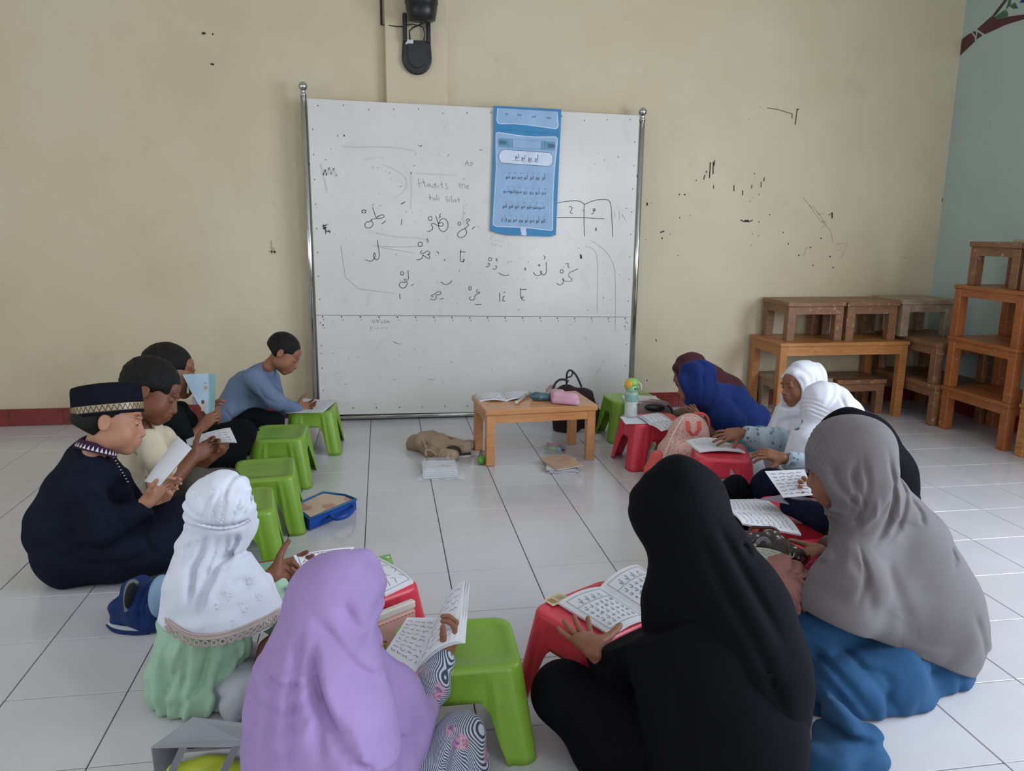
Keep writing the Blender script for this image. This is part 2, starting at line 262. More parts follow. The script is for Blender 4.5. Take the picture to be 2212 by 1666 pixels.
DATA = {'board_strokes': [(0.0042,[(0.005,1.282),(0.002,1.276),(-0.004,1.273),(-0.012,1.273),(-0.018,1.276),(-0.02,1.281),(-0.018,1.287),(-0.011,1.29),(-0.004,1.29),(0.002,1.287),(0.005,1.282)]),(0.0042,[(0.043,1.307),(0.064,1.245)]),(0.0042,[(0.064,1.245),(0.083,1.26),(0.104,1.265),(0.113,1.254),(0.096,1.243),(0.066,1.241),(0.037,1.237),(0.025,1.22),(0.007,1.222),(-0.006,1.205),(-0.002,1.188),(0.019,1.184),(0.04,1.195),(0.046,1.214),(0.032,1.231)]),(0.0042,[(0.095,1.21),(0.12,1.229)]),(0.0042,[(0.025,1.169)]),(0.0042,[(0.07,1.301)]),(0.0042,[(0.211,1.326),(0.236,1.341)]),(0.0042,[(0.215,1.239),(0.211,1.205)]),(0.0042,[(0.278,1.279)]),(0.0042,[(0.327,1.299)]),(0.0042,[(0.606,1.327)]),(0.0042,[(0.396,1.245),(0.394,1.237),(0.388,1.233),(0.382,1.233),(0.376,1.237),(0.374,1.245),(0.376,1.252),(0.382,1.257),(0.389,1.257),(0.394,1.252),(0.396,1.245)]),(0.0042,[(0.418,1.262),(0.433,1.214)]),(0.0042,[(0.433,1.214),(0.452,1.224),(0.467,1.212),(0.452,1.198),(0.422,1.206),(0.402,1.22),(0.387,1.209),(0.4,1.196),(0.396,1.177),(0.374,1.167),(0.364,1.17)]),(0.0042,[(0.492,1.207),(0.49,1.194),(0.485,1.182),(0.477,1.173),(0.468,1.168),(0.458,1.168),(0.448,1.173),(0.44,1.182),(0.435,1.193),(0.434,1.206),(0.436,1.22),(0.441,1.231),(0.449,1.24),(0.458,1.245),(0.468,1.245),(0.478,1.241),(0.486,1.232),(0.491,1.22),(0.492,1.207)]),(0.0042,[(0.448,1.275),(0.438,1.262),(0.448,1.256),(0.435,1.247)]),(0.0042,[(0.569,1.216),(0.568,1.21),(0.563,1.207),(0.558,1.206),(0.554,1.21),(0.552,1.216),(0.554,1.222),(0.558,1.226),(0.563,1.226),(0.568,1.222),(0.569,1.216)]),(0.0042,[(0.599,1.232),(0.609,1.245),(0.631,1.242),(0.612,1.228),(0.601,1.217),(0.623,1.213),(0.599,1.191),(0.573,1.179),(0.549,1.16),(0.549,1.138),(0.573,1.131),(0.599,1.145),(0.607,1.169),(0.594,1.188)]),(0.0042,[(0.638,1.186),(0.657,1.201)]),(0.0042,[(0.519,1.191)]),(0.0042,[(0.586,1.118)]),(0.0042,[(0.612,1.24)]),(0.0042,[(0.067,1.114),(0.078,1.025),(0.07,0.998),(0.048,1.001),(0.04,1.023),(0.049,1.045),(0.054,1.023),(0.043,0.999),(0.022,0.987),(-0.006,0.998)]),(0.0042,[(0.337,1.092),(0.334,1.084),(0.327,1.079),(0.318,1.079),(0.311,1.084),(0.308,1.092),(0.311,1.1),(0.318,1.105),(0.327,1.105),(0.334,1.1),(0.337,1.092)]),(0.0042,[(0.369,1.128),(0.36,1.115),(0.374,1.118),(0.365,1.103)]),(0.0042,[(0.334,1.055),(0.322,1.045),(0.329,1.033),(0.349,1.041),(0.364,1.055),(0.382,1.045),(0.377,1.028),(0.362,1.038),(0.382,1.016),(0.372,1.002),(0.355,1.016),(0.335,1.029),(0.338,1.016),(0.325,1.002),(0.299,0.998)]),(0.0042,[(0.42,1.048),(0.43,1.046),(0.433,1.035)]),(0.0042,[(0.562,1.047),(0.599,1.047)]),(0.0042,[(0.569,1.061),(0.563,0.991),(0.581,0.985),(0.595,0.999),(0.582,1.004),(0.586,0.984)]),(0.0042,[(0.584,1.01)]),(0.0042,[(0.76,1.003),(0.758,0.997),(0.752,0.993),(0.746,0.993),(0.741,0.997),(0.739,1.003),(0.741,1.009),(0.746,1.013),(0.752,1.013),(0.758,1.009),(0.76,1.003)]),(0.0042,[(0.735,0.972),(0.744,0.982),(0.749,0.969),(0.735,0.956),(0.722,0.958)]),(0.0042,[(0.78,0.96),(0.789,0.965),(0.791,0.951),(0.78,0.939),(0.766,0.946)]),(0.0042,[(0.784,1.008),(0.798,1.005),(0.784,0.995),(0.798,0.991)]),(0.0042,[(0.804,0.921),(0.824,0.907),(0.847,0.902),(0.87,0.908)]),(0.0042,[(1.103,0.988),(1.107,0.917),(1.086,0.904),(1.064,0.925),(1.072,0.935),(1.079,0.92),(1.063,0.902),(1.036,0.904),(1.022,0.926)]),(0.0042,[(1.085,1.027),(1.099,1.018),(1.089,1.002)]),(0.0042,[(1.065,0.967),(1.064,0.964),(1.061,0.962),(1.058,0.962),(1.055,0.964),(1.054,0.967),(1.055,0.97),(1.058,0.972),(1.061,0.972),(1.064,0.97),(1.065,0.967)]),(0.0042,[(1.116,0.998)]),(0.0042,[(1.31,0.946),(1.235,0.913),(1.285,0.868),(1.225,0.867),(1.205,0.881),(1.219,0.886),(1.216,0.855),(1.194,0.841),(1.174,0.855)]),(0.0042,[(1.214,0.929),(1.212,0.922),(1.207,0.918),(1.201,0.918),(1.196,0.922),(1.194,0.929),(1.196,0.937),(1.201,0.941),(1.207,0.941),(1.212,0.937),(1.214,0.929)]),(0.0042,[(1.226,0.975),(1.25,0.98),(1.24,0.961),(1.255,0.952)]),(0.0042,[(1.213,0.952),(1.217,0.957)]),(0.0042,[(0.246,0.935),(0.25,0.87),(0.221,0.887),(0.224,0.871),(0.243,0.864),(0.232,0.831),(0.206,0.826),(0.189,0.844),(0.2,0.866),(0.232,0.861)]),(0.0042,[(0.219,0.917),(0.218,0.91),(0.213,0.905),(0.207,0.905),(0.202,0.91),(0.201,0.917),(0.203,0.924),(0.207,0.928),(0.213,0.928),(0.218,0.924),(0.219,0.917)]),(0.0042,[(0.262,0.843),(0.28,0.851)]),(0.0042,[(0.446,0.865),(0.462,0.85),(0.488,0.847),(0.516,0.873)]),(0.0042,[(0.4,0.772),(0.383,0.778),(0.392,0.784),(0.409,0.791),(0.431,0.808),(0.45,0.8),(0.44,0.786),(0.413,0.787),(0.418,0.762),(0.397,0.752),(0.38,0.761)]),(0.0042,[(0.439,0.758),(0.462,0.765)]),(0.0042,[(0.422,0.815)]),(0.0042,[(0.401,0.812)]),(0.0042,[(0.634,0.825),(0.632,0.818),(0.628,0.814),(0.623,0.814),(0.619,0.819),(0.618,0.825),(0.619,0.832),(0.623,0.836),(0.628,0.836),(0.632,0.832),(0.634,0.825)]),(0.0042,[(0.673,0.818),(0.66,0.799),(0.697,0.803),(0.651,0.779),(0.658,0.759),(0.634,0.749),(0.619,0.76),(0.63,0.774)]),(0.0042,[(0.656,0.724),(0.697,0.725)]),(0.0042,[(0.809,0.798),(0.812,0.74)]),(0.0042,[(0.845,0.777),(0.83,0.771),(0.839,0.763),(0.825,0.749),(0.846,0.743)]),(0.0042,[(0.834,0.798),(0.848,0.801)]),(0.0042,[(0.942,0.817),(0.98,0.817)]),(0.0042,[(0.943,0.826),(0.943,0.758),(0.967,0.766),(0.952,0.776),(0.948,0.753),(0.971,0.749)]),(0.0042,[(1.165,1.348),(1.243,1.361),(1.306,1.363),(1.339,1.342)]),(0.0042,[(1.337,1.34),(1.397,1.367),(1.47,1.375),(1.501,1.366),(1.513,1.318),(1.527,1.144)]),(0.0042,[(1.337,1.34),(1.338,1.229),(1.347,1.147)]),(0.0042,[(1.167,1.259),(1.337,1.261),(1.471,1.254)]),(0.0042,[(1.241,1.325),(1.253,1.328),(1.263,1.316),(1.245,1.288),(1.266,1.287)]),(0.0042,[(1.406,1.318),(1.39,1.313),(1.399,1.301),(1.409,1.306),(1.406,1.318),(1.396,1.283),(1.384,1.284)]),(0.0042,[(0.469,1.003),(0.471,0.99)]),(0.0042,[(0.938,1.007)]),(0.0042,[(1.281,1.124)]),(0.0042,[(1.481,0.91)]),(0.0042,[(0.306,0.755)]),(0.0042,[(0.194,0.792),(0.196,0.761)]),(0.0042,[(0.625,0.976)]),(0.014,[(1.323,1.033),(1.328,1.008)]),(0.009,[(1.417,1.2),(1.419,1.18)]),(0.007,[(0.969,0.952),(0.972,0.935)]),(0.005,[(-0.254,1.192),(-0.221,1.203)]),(0.005,[(-0.251,1.18),(-0.226,1.187)]),(0.005,[(-0.246,1.19),(-0.223,1.159)]),(0.005,[(-0.236,1.201),(-0.233,1.147)]),(0.005,[(-0.224,1.162),(-0.204,1.167)]),(0.005,[(-0.218,1.172),(-0.208,1.154)]),(0.005,[(-0.246,1.205),(-0.242,1.172)])],'board_faint': [(0.0034,[(0.315,1.48),(0.324,1.425)]),(0.0034,[(0.344,1.476),(0.357,1.428)]),(0.0034,[(0.31,1.449),(0.355,1.455)]),(0.0034,[(0.384,1.448),(0.37,1.444),(0.368,1.431),(0.38,1.433),(0.385,1.448),(0.389,1.428)]),(0.0034,[(0.415,1.444),(0.399,1.44),(0.398,1.425),(0.412,1.424),(0.419,1.463),(0.421,1.422)]),(0.0034,[(0.433,1.443),(0.434,1.421)]),(0.0034,[(0.433,1.455)]),(0.0034,[(0.453,1.464),(0.457,1.424),(0.463,1.427)]),(0.0034,[(0.445,1.444),(0.463,1.448)]),(0.0034,[(0.488,1.453),(0.475,1.446),(0.489,1.431),(0.49,1.421),(0.476,1.42)]),(0.0034,[(0.56,1.454),(0.565,1.423)]),(0.0034,[(0.563,1.445),(0.577,1.452),(0.579,1.424)]),(0.0034,[(0.58,1.447),(0.593,1.45),(0.597,1.424)]),(0.0034,[(0.603,1.433),(0.62,1.437),(0.613,1.444),(0.603,1.43),(0.618,1.42)]),(0.0034,[(0.381,1.386),(0.387,1.353),(0.393,1.355)]),(0.0034,[(0.373,1.364),(0.397,1.37)]),(0.0034,[(0.411,1.368),(0.402,1.361),(0.404,1.353),(0.414,1.357),(0.416,1.368),(0.419,1.352)]),(0.0034,[(0.424,1.385),(0.428,1.352)]),(0.0034,[(0.437,1.369),(0.439,1.351)]),(0.0034,[(0.437,1.377)]),(0.0034,[(0.493,1.377),(0.479,1.371),(0.481,1.362),(0.495,1.355),(0.492,1.347),(0.478,1.346)]),(0.0034,[(0.502,1.366),(0.504,1.344)]),(0.0034,[(0.502,1.374)]),(0.0034,[(0.512,1.381),(0.517,1.341)]),(0.0034,[(0.536,1.359),(0.524,1.353),(0.527,1.343),(0.538,1.347),(0.539,1.359),(0.543,1.342)]),(0.0034,[(0.552,1.373),(0.559,1.342)]),(0.0034,[(0.547,1.356),(0.568,1.36)]),(0.0034,[(0.596,1.556),(0.608,1.593),(0.616,1.556)]),(0.0034,[(0.599,1.569),(0.613,1.573)]),(0.0034,[(0.637,1.581),(0.625,1.573),(0.637,1.563),(0.636,1.556),(0.622,1.557)]),(0.0034,[(0.209,1.326),(0.224,1.336),(0.238,1.342)]),(0.0034,[(0.049,1.545),(0.05,1.529)]),(0.0034,[(0.303,1.627),(0.303,1.611)]),(0.0034,[(-0.02,1.286),(0.008,1.29)]),(0.006,[(-0.146,1.715),(-0.145,1.703)]),(0.006,[(-0.113,1.714),(-0.105,1.707)]),(0.006,[(-0.105,1.715),(-0.113,1.705)]),(0.006,[(0.318,1.668),(0.325,1.663)]),(0.006,[(0.33,1.662),(0.341,1.664)]),(0.006,[(0.337,1.667),(0.33,1.659)]),(0.006,[(0.682,1.65),(0.699,1.65)]),(0.004,[(0.024,0.636),(0.032,0.61),(0.04,0.633)]),(0.004,[(0.05,0.637),(0.058,0.609),(0.062,0.636)]),(0.004,[(0.083,0.624),(0.074,0.615),(0.089,0.615),(0.088,0.626)]),(0.004,[(0.099,0.637),(0.1,0.614)]),(0.004,[(0.108,0.626),(0.109,0.614)]),(0.004,[(0.117,0.635),(0.117,0.614)]),(0.004,[(0.13,0.626),(0.118,0.621),(0.133,0.614)]),(0.003,[(0.023,0.594),(0.01,0.59),(0.022,0.584),(0.009,0.58)]),(0.003,[(0.006,0.57),(0.025,0.57)]),(0.003,[(0.034,0.587),(0.042,0.581)]),(0.003,[(0.052,0.588),(0.054,0.578),(0.063,0.588)]),(0.003,[(0.074,0.589),(0.082,0.579),(0.09,0.589)]),(0.003,[(0.098,0.588),(0.108,0.58),(0.117,0.588)]),(0.0024,[(1.387,1.121),(1.481,1.064),(1.532,0.993),(1.554,0.913),(1.565,0.64),(1.566,0.548)]),(0.0024,[(1.351,1.085),(1.409,1.072),(1.435,1.011),(1.439,0.841),(1.444,0.669)]),(0.0024,[(-0.149,1.081),(-0.122,0.832),(0.162,0.796)]),(0.0024,[(0.041,1.082),(0.168,1.073),(0.321,1.079)]),(0.0024,[(0.066,1.074),(0.287,1.039)]),(0.0024,[(1.532,1.31),(1.538,1.262)]),(0.0024,[(1.562,1.31),(1.567,1.245)]),(0.0024,[(1.584,1.284),(1.613,1.241)]),(0.0024,[(0.757,1.103),(0.774,1.085),(0.792,1.099)]),(0.0024,[(0.86,0.978),(0.871,0.994),(0.889,0.987)]),(0.004,[(0.145,0.502),(0.169,0.487)]),(0.004,[(0.158,0.492),(0.199,0.48)]),(0.004,[(-0.225,0.43),(-0.206,0.433)]),(0.004,[(-0.296,0.434),(-0.278,0.43)]),(0.004,[(0.14,0.259),(0.159,0.259)]),(0.004,[(0.364,0.255),(0.4,0.254)]),(0.004,[(0.307,0.339),(0.308,0.325)]),(0.004,[(-0.159,0.238),(-0.133,0.235)]),(0.004,[(-0.259,0.159),(-0.251,0.153)]),(0.004,[(-0.126,0.403),(-0.123,0.392)]),(0.004,[(0.325,0.438),(0.336,0.432)])],'board_ghost': [(0.012,[(-0.249,1.549),(-0.24,1.509),(-0.233,1.474),(-0.224,1.532),(-0.216,1.469),(-0.201,1.546),(-0.191,1.474),(-0.175,1.542),(-0.165,1.475),(-0.152,1.493)]),(0.01,[(-0.234,1.474),(-0.222,1.429),(-0.219,1.388)]),(0.008,[(-0.119,1.651),(-0.024,1.646),(0.068,1.655),(0.225,1.648),(0.294,1.634)]),(0.006,[(0.002,1.575),(0.057,1.594),(0.112,1.594)]),(0.006,[(0.274,1.515),(0.274,1.41),(0.268,1.299)]),(0.006,[(0.269,1.508),(0.41,1.504),(0.553,1.5)]),(0.006,[(0.112,1.553),(0.199,1.518),(0.25,1.474),(0.244,1.409),(0.173,1.362)]),(0.008,[(0.06,1.158),(0.169,1.133),(0.339,1.13),(0.373,1.101)]),(0.006,[(0.59,1.323),(0.581,1.238),(0.607,1.154)]),(0.006,[(0.756,1.181),(0.844,1.19),(0.721,1.12),(0.836,1.113)])],'wall_strokes': [(0.006,[(2.568,1.968),(2.643,1.96),(2.742,1.937)]),(0.008,[(2.742,1.937),(2.744,1.907)]),(0.01,[(2.775,1.964),(2.772,1.919),(2.769,1.869)]),(0.012,[(2.77,1.964),(2.786,1.967)]),(0.007,[(2.522,1.973)]),(0.006,[(2.568,1.966)]),(0.012,[(2.202,1.622),(2.202,1.568),(2.202,1.522)]),(0.012,[(2.222,1.625),(2.224,1.548)]),(0.01,[(2.231,1.636),(2.229,1.601)]),(0.012,[(2.178,1.569),(2.178,1.554)]),(0.011,[(2.17,1.543),(2.163,1.512)]),(0.009,[(2.233,1.478),(2.235,1.456)]),(0.011,[(2.374,1.481),(2.377,1.443)]),(0.011,[(2.436,1.449),(2.439,1.416)]),(0.01,[(2.5,1.485),(2.498,1.461)]),(0.01,[(2.563,1.504),(2.564,1.47)]),(0.011,[(2.583,1.534),(2.58,1.509)]),(0.012,[(2.113,1.505)]),(0.012,[(2.512,1.556)]),(0.014,[(1.998,1.415),(2.007,1.415)]),(0.014,[(2.033,1.416),(2.045,1.416)]),(0.016,[(1.786,1.362),(1.789,1.342)]),(0.008,[(1.817,1.358)]),(0.013,[(2.014,1.269)]),(0.009,[(2.084,1.284)]),(0.011,[(2.437,1.259),(2.457,1.25),(2.494,1.248),(2.524,1.258)]),(0.016,[(2.464,1.255),(2.496,1.255)]),(0.016,[(3.088,1.316),(3.093,1.277)]),(0.006,[(3.088,1.314),(3.065,1.296)]),(0.014,[(1.885,1.173),(1.912,1.182)]),(0.018,[(1.896,1.135),(1.904,1.137)]),(0.009,[(1.952,1.162)]),(0.013,[(2.64,1.295)]),(0.012,[(2.568,1.249)]),(0.014,[(2.746,1.18)]),(0.01,[(2.529,1.169)]),(0.01,[(2.571,1.157)]),(0.015,[(2.79,1.106)]),(0.013,[(2.954,1.082)]),(0.012,[(3.025,1.143)]),(0.015,[(2.873,1.031)]),(0.013,[(3.102,1.024)]),(0.012,[(2.525,1.095)]),(0.012,[(2.554,1.425)]),(0.009,[(2.495,1.379)]),(0.008,[(2.514,1.403)]),(0.012,[(3.669,1.017)]),(0.009,[(3.901,1.423),(3.903,1.397)]),(0.008,[(3.83,1.929)]),(0.008,[(2.447,1.892)]),(0.01,[(1.791,1.125)]),(0.02,[(-0.886,2.257),(-0.865,2.258)]),(0.016,[(-0.826,2.255)]),(0.016,[(-0.849,2.096),(-0.829,2.092)]),(0.012,[(-0.12,1.815)]),(0.012,[(1.892,0.47),(1.896,0.455)]),(0.01,[(2.017,1.026)]),(0.01,[(1.844,0.196),(1.841,0.183)]),(0.016,[(2.87,1.029),(2.875,1.029)]),(0.016,[(2.979,0.963),(2.987,0.962)]),(0.016,[(3.104,1.023)]),(0.016,[(3.134,0.948)]),(0.016,[(2.954,1.082)]),(0.016,[(3.025,1.144)])],'wall_faint': [(0.004,[(2.92,1.358),(2.991,1.279),(3.088,1.199),(3.116,1.118)]),(0.004,[(2.939,1.36),(3.016,1.279),(3.053,1.233),(3.01,1.21)]),(0.004,[(2.989,1.301),(3.026,1.308)]),(0.004,[(3.013,1.25),(3.05,1.256)]),(0.004,[(3.136,1.107),(3.226,1.113)]),(0.004,[(3.154,1.06),(3.226,1.107),(3.185,1.013)]),(0.004,[(2.865,1.413),(2.934,1.346)]),(0.004,[(2.953,1.085),(2.927,1.082),(2.902,1.018)]),(0.01,[(-0.566,1.104),(-0.565,1.022)]),(0.01,[(-0.583,1.041),(-0.54,1.036)]),(0.01,[(-0.555,1.063),(-0.546,1.027)])],'mural': [('brown','5e3f3c',[[(2.077,2.331),(2.072,2.438),(1.997,2.463),(1.976,2.463),(1.943,2.43),(1.936,2.403)],[(1.97,2.469),(1.936,2.465),(1.932,2.434)],[(1.922,2.457),(1.873,2.428),(1.924,2.412)],[(1.931,2.476),(1.82,2.525),(1.787,2.519),(1.764,2.498),(1.632,2.486),(1.551,2.473),(1.339,2.432),(1.335,2.413),(1.546,2.446),(1.686,2.447),(1.854,2.428)]]),('dark_twig','4d4a42',[[(1.817,2.524),(1.731,2.593),(1.728,2.612),(1.696,2.604),(1.702,2.588),(1.781,2.522)]]),('green','4f7455',[[(1.783,2.516),(1.721,2.537),(1.696,2.533),(1.675,2.504),(1.682,2.492),(1.765,2.5)],[(1.702,2.537),(1.686,2.601),(1.667,2.596),(1.667,2.559),(1.685,2.544)],[(1.677,2.551),(1.634,2.562),(1.603,2.521),(1.64,2.526)],[(1.515,2.489),(1.468,2.507),(1.441,2.482),(1.477,2.465)]]),('blue','2f4a78',[[(1.599,2.55),(1.584,2.564),(1.528,2.561),(1.523,2.534)]])],'poster': {'lower': [(0.767,1.772),(1.172,1.753),(1.158,1.157),(1.125,1.144),(0.817,1.155),(0.749,1.177)],'bottom_fold': [(0.751,1.199),(1.156,1.173),(1.157,1.153),(1.125,1.143),(0.848,1.15),(0.751,1.173)],'upper': [(0.767,1.889),(1.174,1.881),(1.172,1.752),(0.767,1.771)],'over': [(0.769,1.884),(1.177,1.8789),(1.177,1.8977),(0.769,1.904)],'panel_edge': [(0.792,1.754),(0.919,1.739),(1.021,1.734),(1.144,1.738),(1.157,1.727),(1.157,1.707),(1.143,1.551),(1.137,1.403),(1.139,1.188),(1.132,1.179),(1.119,1.179),(0.962,1.195),(0.786,1.199),(0.765,1.209),(0.762,1.229),(0.772,1.397),(0.78,1.544),(0.777,1.736),(0.782,1.75)],'panel': [(0.796,1.749),(0.919,1.734),(1.021,1.729),(1.141,1.733),(1.152,1.725),(1.152,1.707),(1.137,1.551),(1.131,1.403),(1.133,1.193),(1.129,1.184),(1.117,1.185),(0.962,1.2),(0.789,1.204),(0.771,1.213),(0.767,1.229),(0.777,1.397),(0.785,1.544),(0.782,1.735),(0.786,1.746)],'flap_edge': [(0.786,1.889),(1.151,1.881),(1.159,1.799),(1.154,1.785),(1.138,1.779),(1.076,1.786),(0.974,1.796),(0.893,1.801),(0.797,1.798),(0.785,1.807),(0.781,1.821)],'flap': [(0.791,1.888),(1.147,1.881),(1.154,1.8),(1.149,1.789),(1.136,1.784),(1.076,1.791),(0.974,1.8),(0.893,1.805),(0.799,1.803),(0.79,1.81),(0.786,1.821)],'banner': [(0.796,1.72),(1.139,1.707),(1.139,1.656),(0.795,1.669)],'banner_mid': [(0.881,1.714),(1.054,1.707),(1.054,1.662),(0.88,1.668)],'pill_edge': [(0.831,1.656),(0.821,1.654),(0.812,1.65),(0.805,1.642),(0.799,1.632),(0.796,1.62),(0.796,1.608),(0.799,1.596),(0.804,1.586),(0.812,1.579),(0.821,1.574),(0.83,1.573),(1.1,1.561),(1.109,1.563),(1.117,1.568),(1.124,1.576),(1.129,1.586),(1.131,1.598),(1.131,1.61),(1.128,1.621),(1.123,1.631),(1.116,1.639),(1.107,1.644),(1.098,1.645)],'pill': [(0.831,1.653),(0.822,1.652),(0.814,1.647),(0.807,1.64),(0.802,1.631),(0.799,1.62),(0.799,1.609),(0.801,1.598),(0.806,1.588),(0.813,1.581),(0.821,1.577),(0.83,1.576),(1.1,1.564),(1.108,1.566),(1.116,1.57),(1.122,1.578),(1.126,1.587),(1.128,1.598),(1.128,1.609),(1.126,1.62),(1.121,1.629),(1.114,1.637),(1.107,1.641),(1.099,1.642)],'tab': [(0.936,1.197),(0.97,1.193),(0.969,1.171),(0.973,1.166),(0.971,1.148),(0.941,1.151),(0.939,1.171),(0.935,1.176)],'tabc': (0.952,1.186),'rows': [[0.855,1.496,1.074,1.495],[0.846,1.413,1.077,1.407],[0.836,1.324,1.065,1.319],[0.832,1.243,1.076,1.238]],'title': [(0.908,1.617),(0.947,1.611),(0.987,1.608),(1.028,1.607)],'title_line': [(0.88,1.594),(1.046,1.588)],'flap_words': [(0.844,1.854),(0.92,1.849),(1.006,1.842),(1.098,1.838)],'ornament': [[(0.795,1.709),(0.805,1.695),(0.795,1.681)],[(0.806,1.695),(0.804,1.688),(0.797,1.688),(0.794,1.695),(0.797,1.703),(0.803,1.703),(0.806,1.695)],[(0.803,1.709),(0.813,1.695),(0.803,1.68)],[(0.814,1.695),(0.811,1.688),(0.805,1.687),(0.802,1.695),(0.805,1.702),(0.811,1.702),(0.814,1.695)],[(0.81,1.709),(0.821,1.695),(0.811,1.68)],[(0.822,1.695),(0.819,1.687),(0.813,1.687),(0.81,1.694),(0.812,1.702),(0.819,1.702),(0.822,1.695)],[(0.818,1.709),(0.828,1.694),(0.818,1.68)],[(0.829,1.694),(0.826,1.687),(0.82,1.687),(0.817,1.694),(0.82,1.702),(0.826,1.702),(0.829,1.694)],[(0.826,1.708),(0.836,1.694),(0.826,1.679)],[(0.837,1.694),(0.834,1.687),(0.828,1.686),(0.825,1.694),(0.828,1.701),(0.834,1.702),(0.837,1.694)],[(0.833,1.708),(0.843,1.694),(0.833,1.679)],[(0.844,1.694),(0.841,1.686),(0.835,1.686),(0.832,1.694),(0.835,1.701),(0.841,1.701),(0.844,1.694)],[(1.093,1.698),(1.104,1.683),(1.094,1.669)],[(1.105,1.683),(1.102,1.676),(1.096,1.676),(1.092,1.683),(1.095,1.691),(1.101,1.691),(1.105,1.683)],[(1.1,1.697),(1.111,1.683),(1.101,1.668)],[(1.112,1.683),(1.109,1.675),(1.103,1.675),(1.1,1.683),(1.102,1.69),(1.109,1.691),(1.112,1.683)],[(1.107,1.697),(1.118,1.683),(1.108,1.668)],[(1.119,1.683),(1.116,1.675),(1.11,1.675),(1.107,1.682),(1.11,1.69),(1.116,1.69),(1.119,1.683)],[(1.115,1.697),(1.125,1.682),(1.115,1.668)],[(1.126,1.682),(1.123,1.675),(1.117,1.675),(1.114,1.682),(1.117,1.69),(1.123,1.69),(1.126,1.682)],[(1.122,1.696),(1.133,1.682),(1.123,1.667)],[(1.134,1.682),(1.131,1.675),(1.124,1.674),(1.121,1.682),(1.124,1.689),(1.13,1.69),(1.134,1.682)],[(1.129,1.696),(1.14,1.682),(1.13,1.667)],[(1.141,1.682),(1.138,1.674),(1.132,1.674),(1.128,1.682),(1.131,1.689),(1.138,1.689),(1.141,1.682)],[(0.851,1.712),(0.851,1.665)],[(0.879,1.711),(0.879,1.664)],[(1.054,1.705),(1.055,1.657)],[(1.078,1.704),(1.078,1.656)]]}}

# ================================================================ the room
def wall_paint(name, hx, hx2, grime):
    t = NT(name); v = t.coord('Object'); a, b = hexc(hx), hexc(hx2)
    n = t.noise(v, .9, 5, .6); col = t.ramp(n, [(.35, a), (.68, b)])
    s = t.noise(v, 5.5, 6, .7); sm = t.ramp(s, [(.60, (0, 0, 0)), (.75, (1, 1, 1))])
    col = t.mix(t.math('MULTIPLY', sm, .16), col, hexc(grime))
    # rubbed-in dirt up to about a child's height
    sx = t.node('ShaderNodeSeparateXYZ'); t.l.new(v, sx.inputs[0])
    low = t.ramp(t.math('ADD', sx.outputs[2], t.math('MULTIPLY', t.noise(v, 2.2, 4), .8)), [(.55, (1, 1, 1)), (1.5, (0, 0, 0))])
    d = t.ramp(t.noise(v, 3.1, 5, .65), [(.42, (0, 0, 0)), (.66, (1, 1, 1))])
    col = t.mix(t.math('MULTIPLY', t.math('MULTIPLY', low, d), .22), col, hexc(grime))
    t.color(col); t.set(Roughness=.55); t.bump(t.noise(v, 60, 4), .05, .003); return t.m
cream = wall_paint('cream_wall_paint', 'c6b89a', 'd0c5ab', '84735c')
teal = wall_paint('pale_teal_wall_paint', 'a9bdb8', 'b3c6c2', '7d8c7c')
white_paint = plain('white_ceiling_paint', 'e9e6df', .8)
XL, XR, YB, YF, ZC = -3.4, 3.905, 2.06, -5.4, 3.05
def struct(name, mb, mat, parent=None, label=None):
    return setp(mb.obj(name, mat, parent), label, None, None, 'structure')
wall_back = struct('wall_back', MB().box((XL - .1, YB, 0), (XR + .1, YB + .12, ZC)), cream)
struct('trim_1', MB().box((.138, YB - .055, 0), (.502, YB - .0005, ZC), .004), cream, label='shallow cream column behind the whiteboard')
wall_right = struct('wall_right', MB().box((XR, -5.4, 0), (XR + .12, -3.3, ZC)).box((XR, -.5, 0), (XR + .12, YB + .1, ZC)).box((XR, -3.3, 0), (XR + .12, -.5, .75)).box((XR, -3.3, 2.35), (XR + .12, -.5, ZC)), teal)
struct('wall_left', MB().box((XL - .12, -5.4, 0), (XL, -3.0, ZC)).box((XL - .12, -.3, 0), (XL, YB, ZC)).box((XL - .12, -3, 0), (XL, -.3, .9)).box((XL - .12, -3, 2.3), (XL, -.3, ZC)), cream)
struct('wall_rear', MB().box((XL, YF - .12, 2.6), (XR, YF, ZC)).box((XL, YF - .12, 0), (-2.5, YF, 2.6)).box((1.3, YF - .12, 0), (2.15, YF, 2.6)).box((3.35, YF - .12, 0), (XR, YF, 2.6)).box((-2.5, YF - .12, 0), (1.3, YF, .8)), cream)
struct('ceiling', MB().box((XL - .1, YF - .1, ZC), (XR + .1, YB + .1, ZC + .1)), white_paint)

# floor: grout bed and single tiles
t = NT('white_glazed_tile'); v = t.coord('Object')
inf = t.node('ShaderNodeObjectInfo')
off = t.node('ShaderNodeVectorMath', operation='ADD'); t.l.new(v, off.inputs[0]); t.l.new(inf.outputs['Location'], off.inputs[1])
n = t.noise(off.outputs[0], 2.3, 4); base = t.ramp(n, [(.3, hexc('c2c1c4')), (.7, hexc('cccbd0'))])
base = t.mix(t.math('MULTIPLY', inf.outputs['Random'], .25), base, hexc('c6c2c0'))
t.color(base); t.put(t.b.inputs['Roughness'], t.ramp(t.noise(off.outputs[0], 6, 4), [(.3, (.12, .12, .12)), (.7, (.24, .24, .24))]))
t.b.inputs['Specular IOR Level'].default_value = .62
t.bump(t.noise(off.outputs[0], 7, 2), .03, .004)
tile_m = t.m
grout_m = plain('dark_tile_grout', '3a3532', .9)
floor = struct('floor', MB().box((XL - .1, YF - .1, -.08), (XR + .1, YB + .1, -.004)), grout_m)
G = .0016
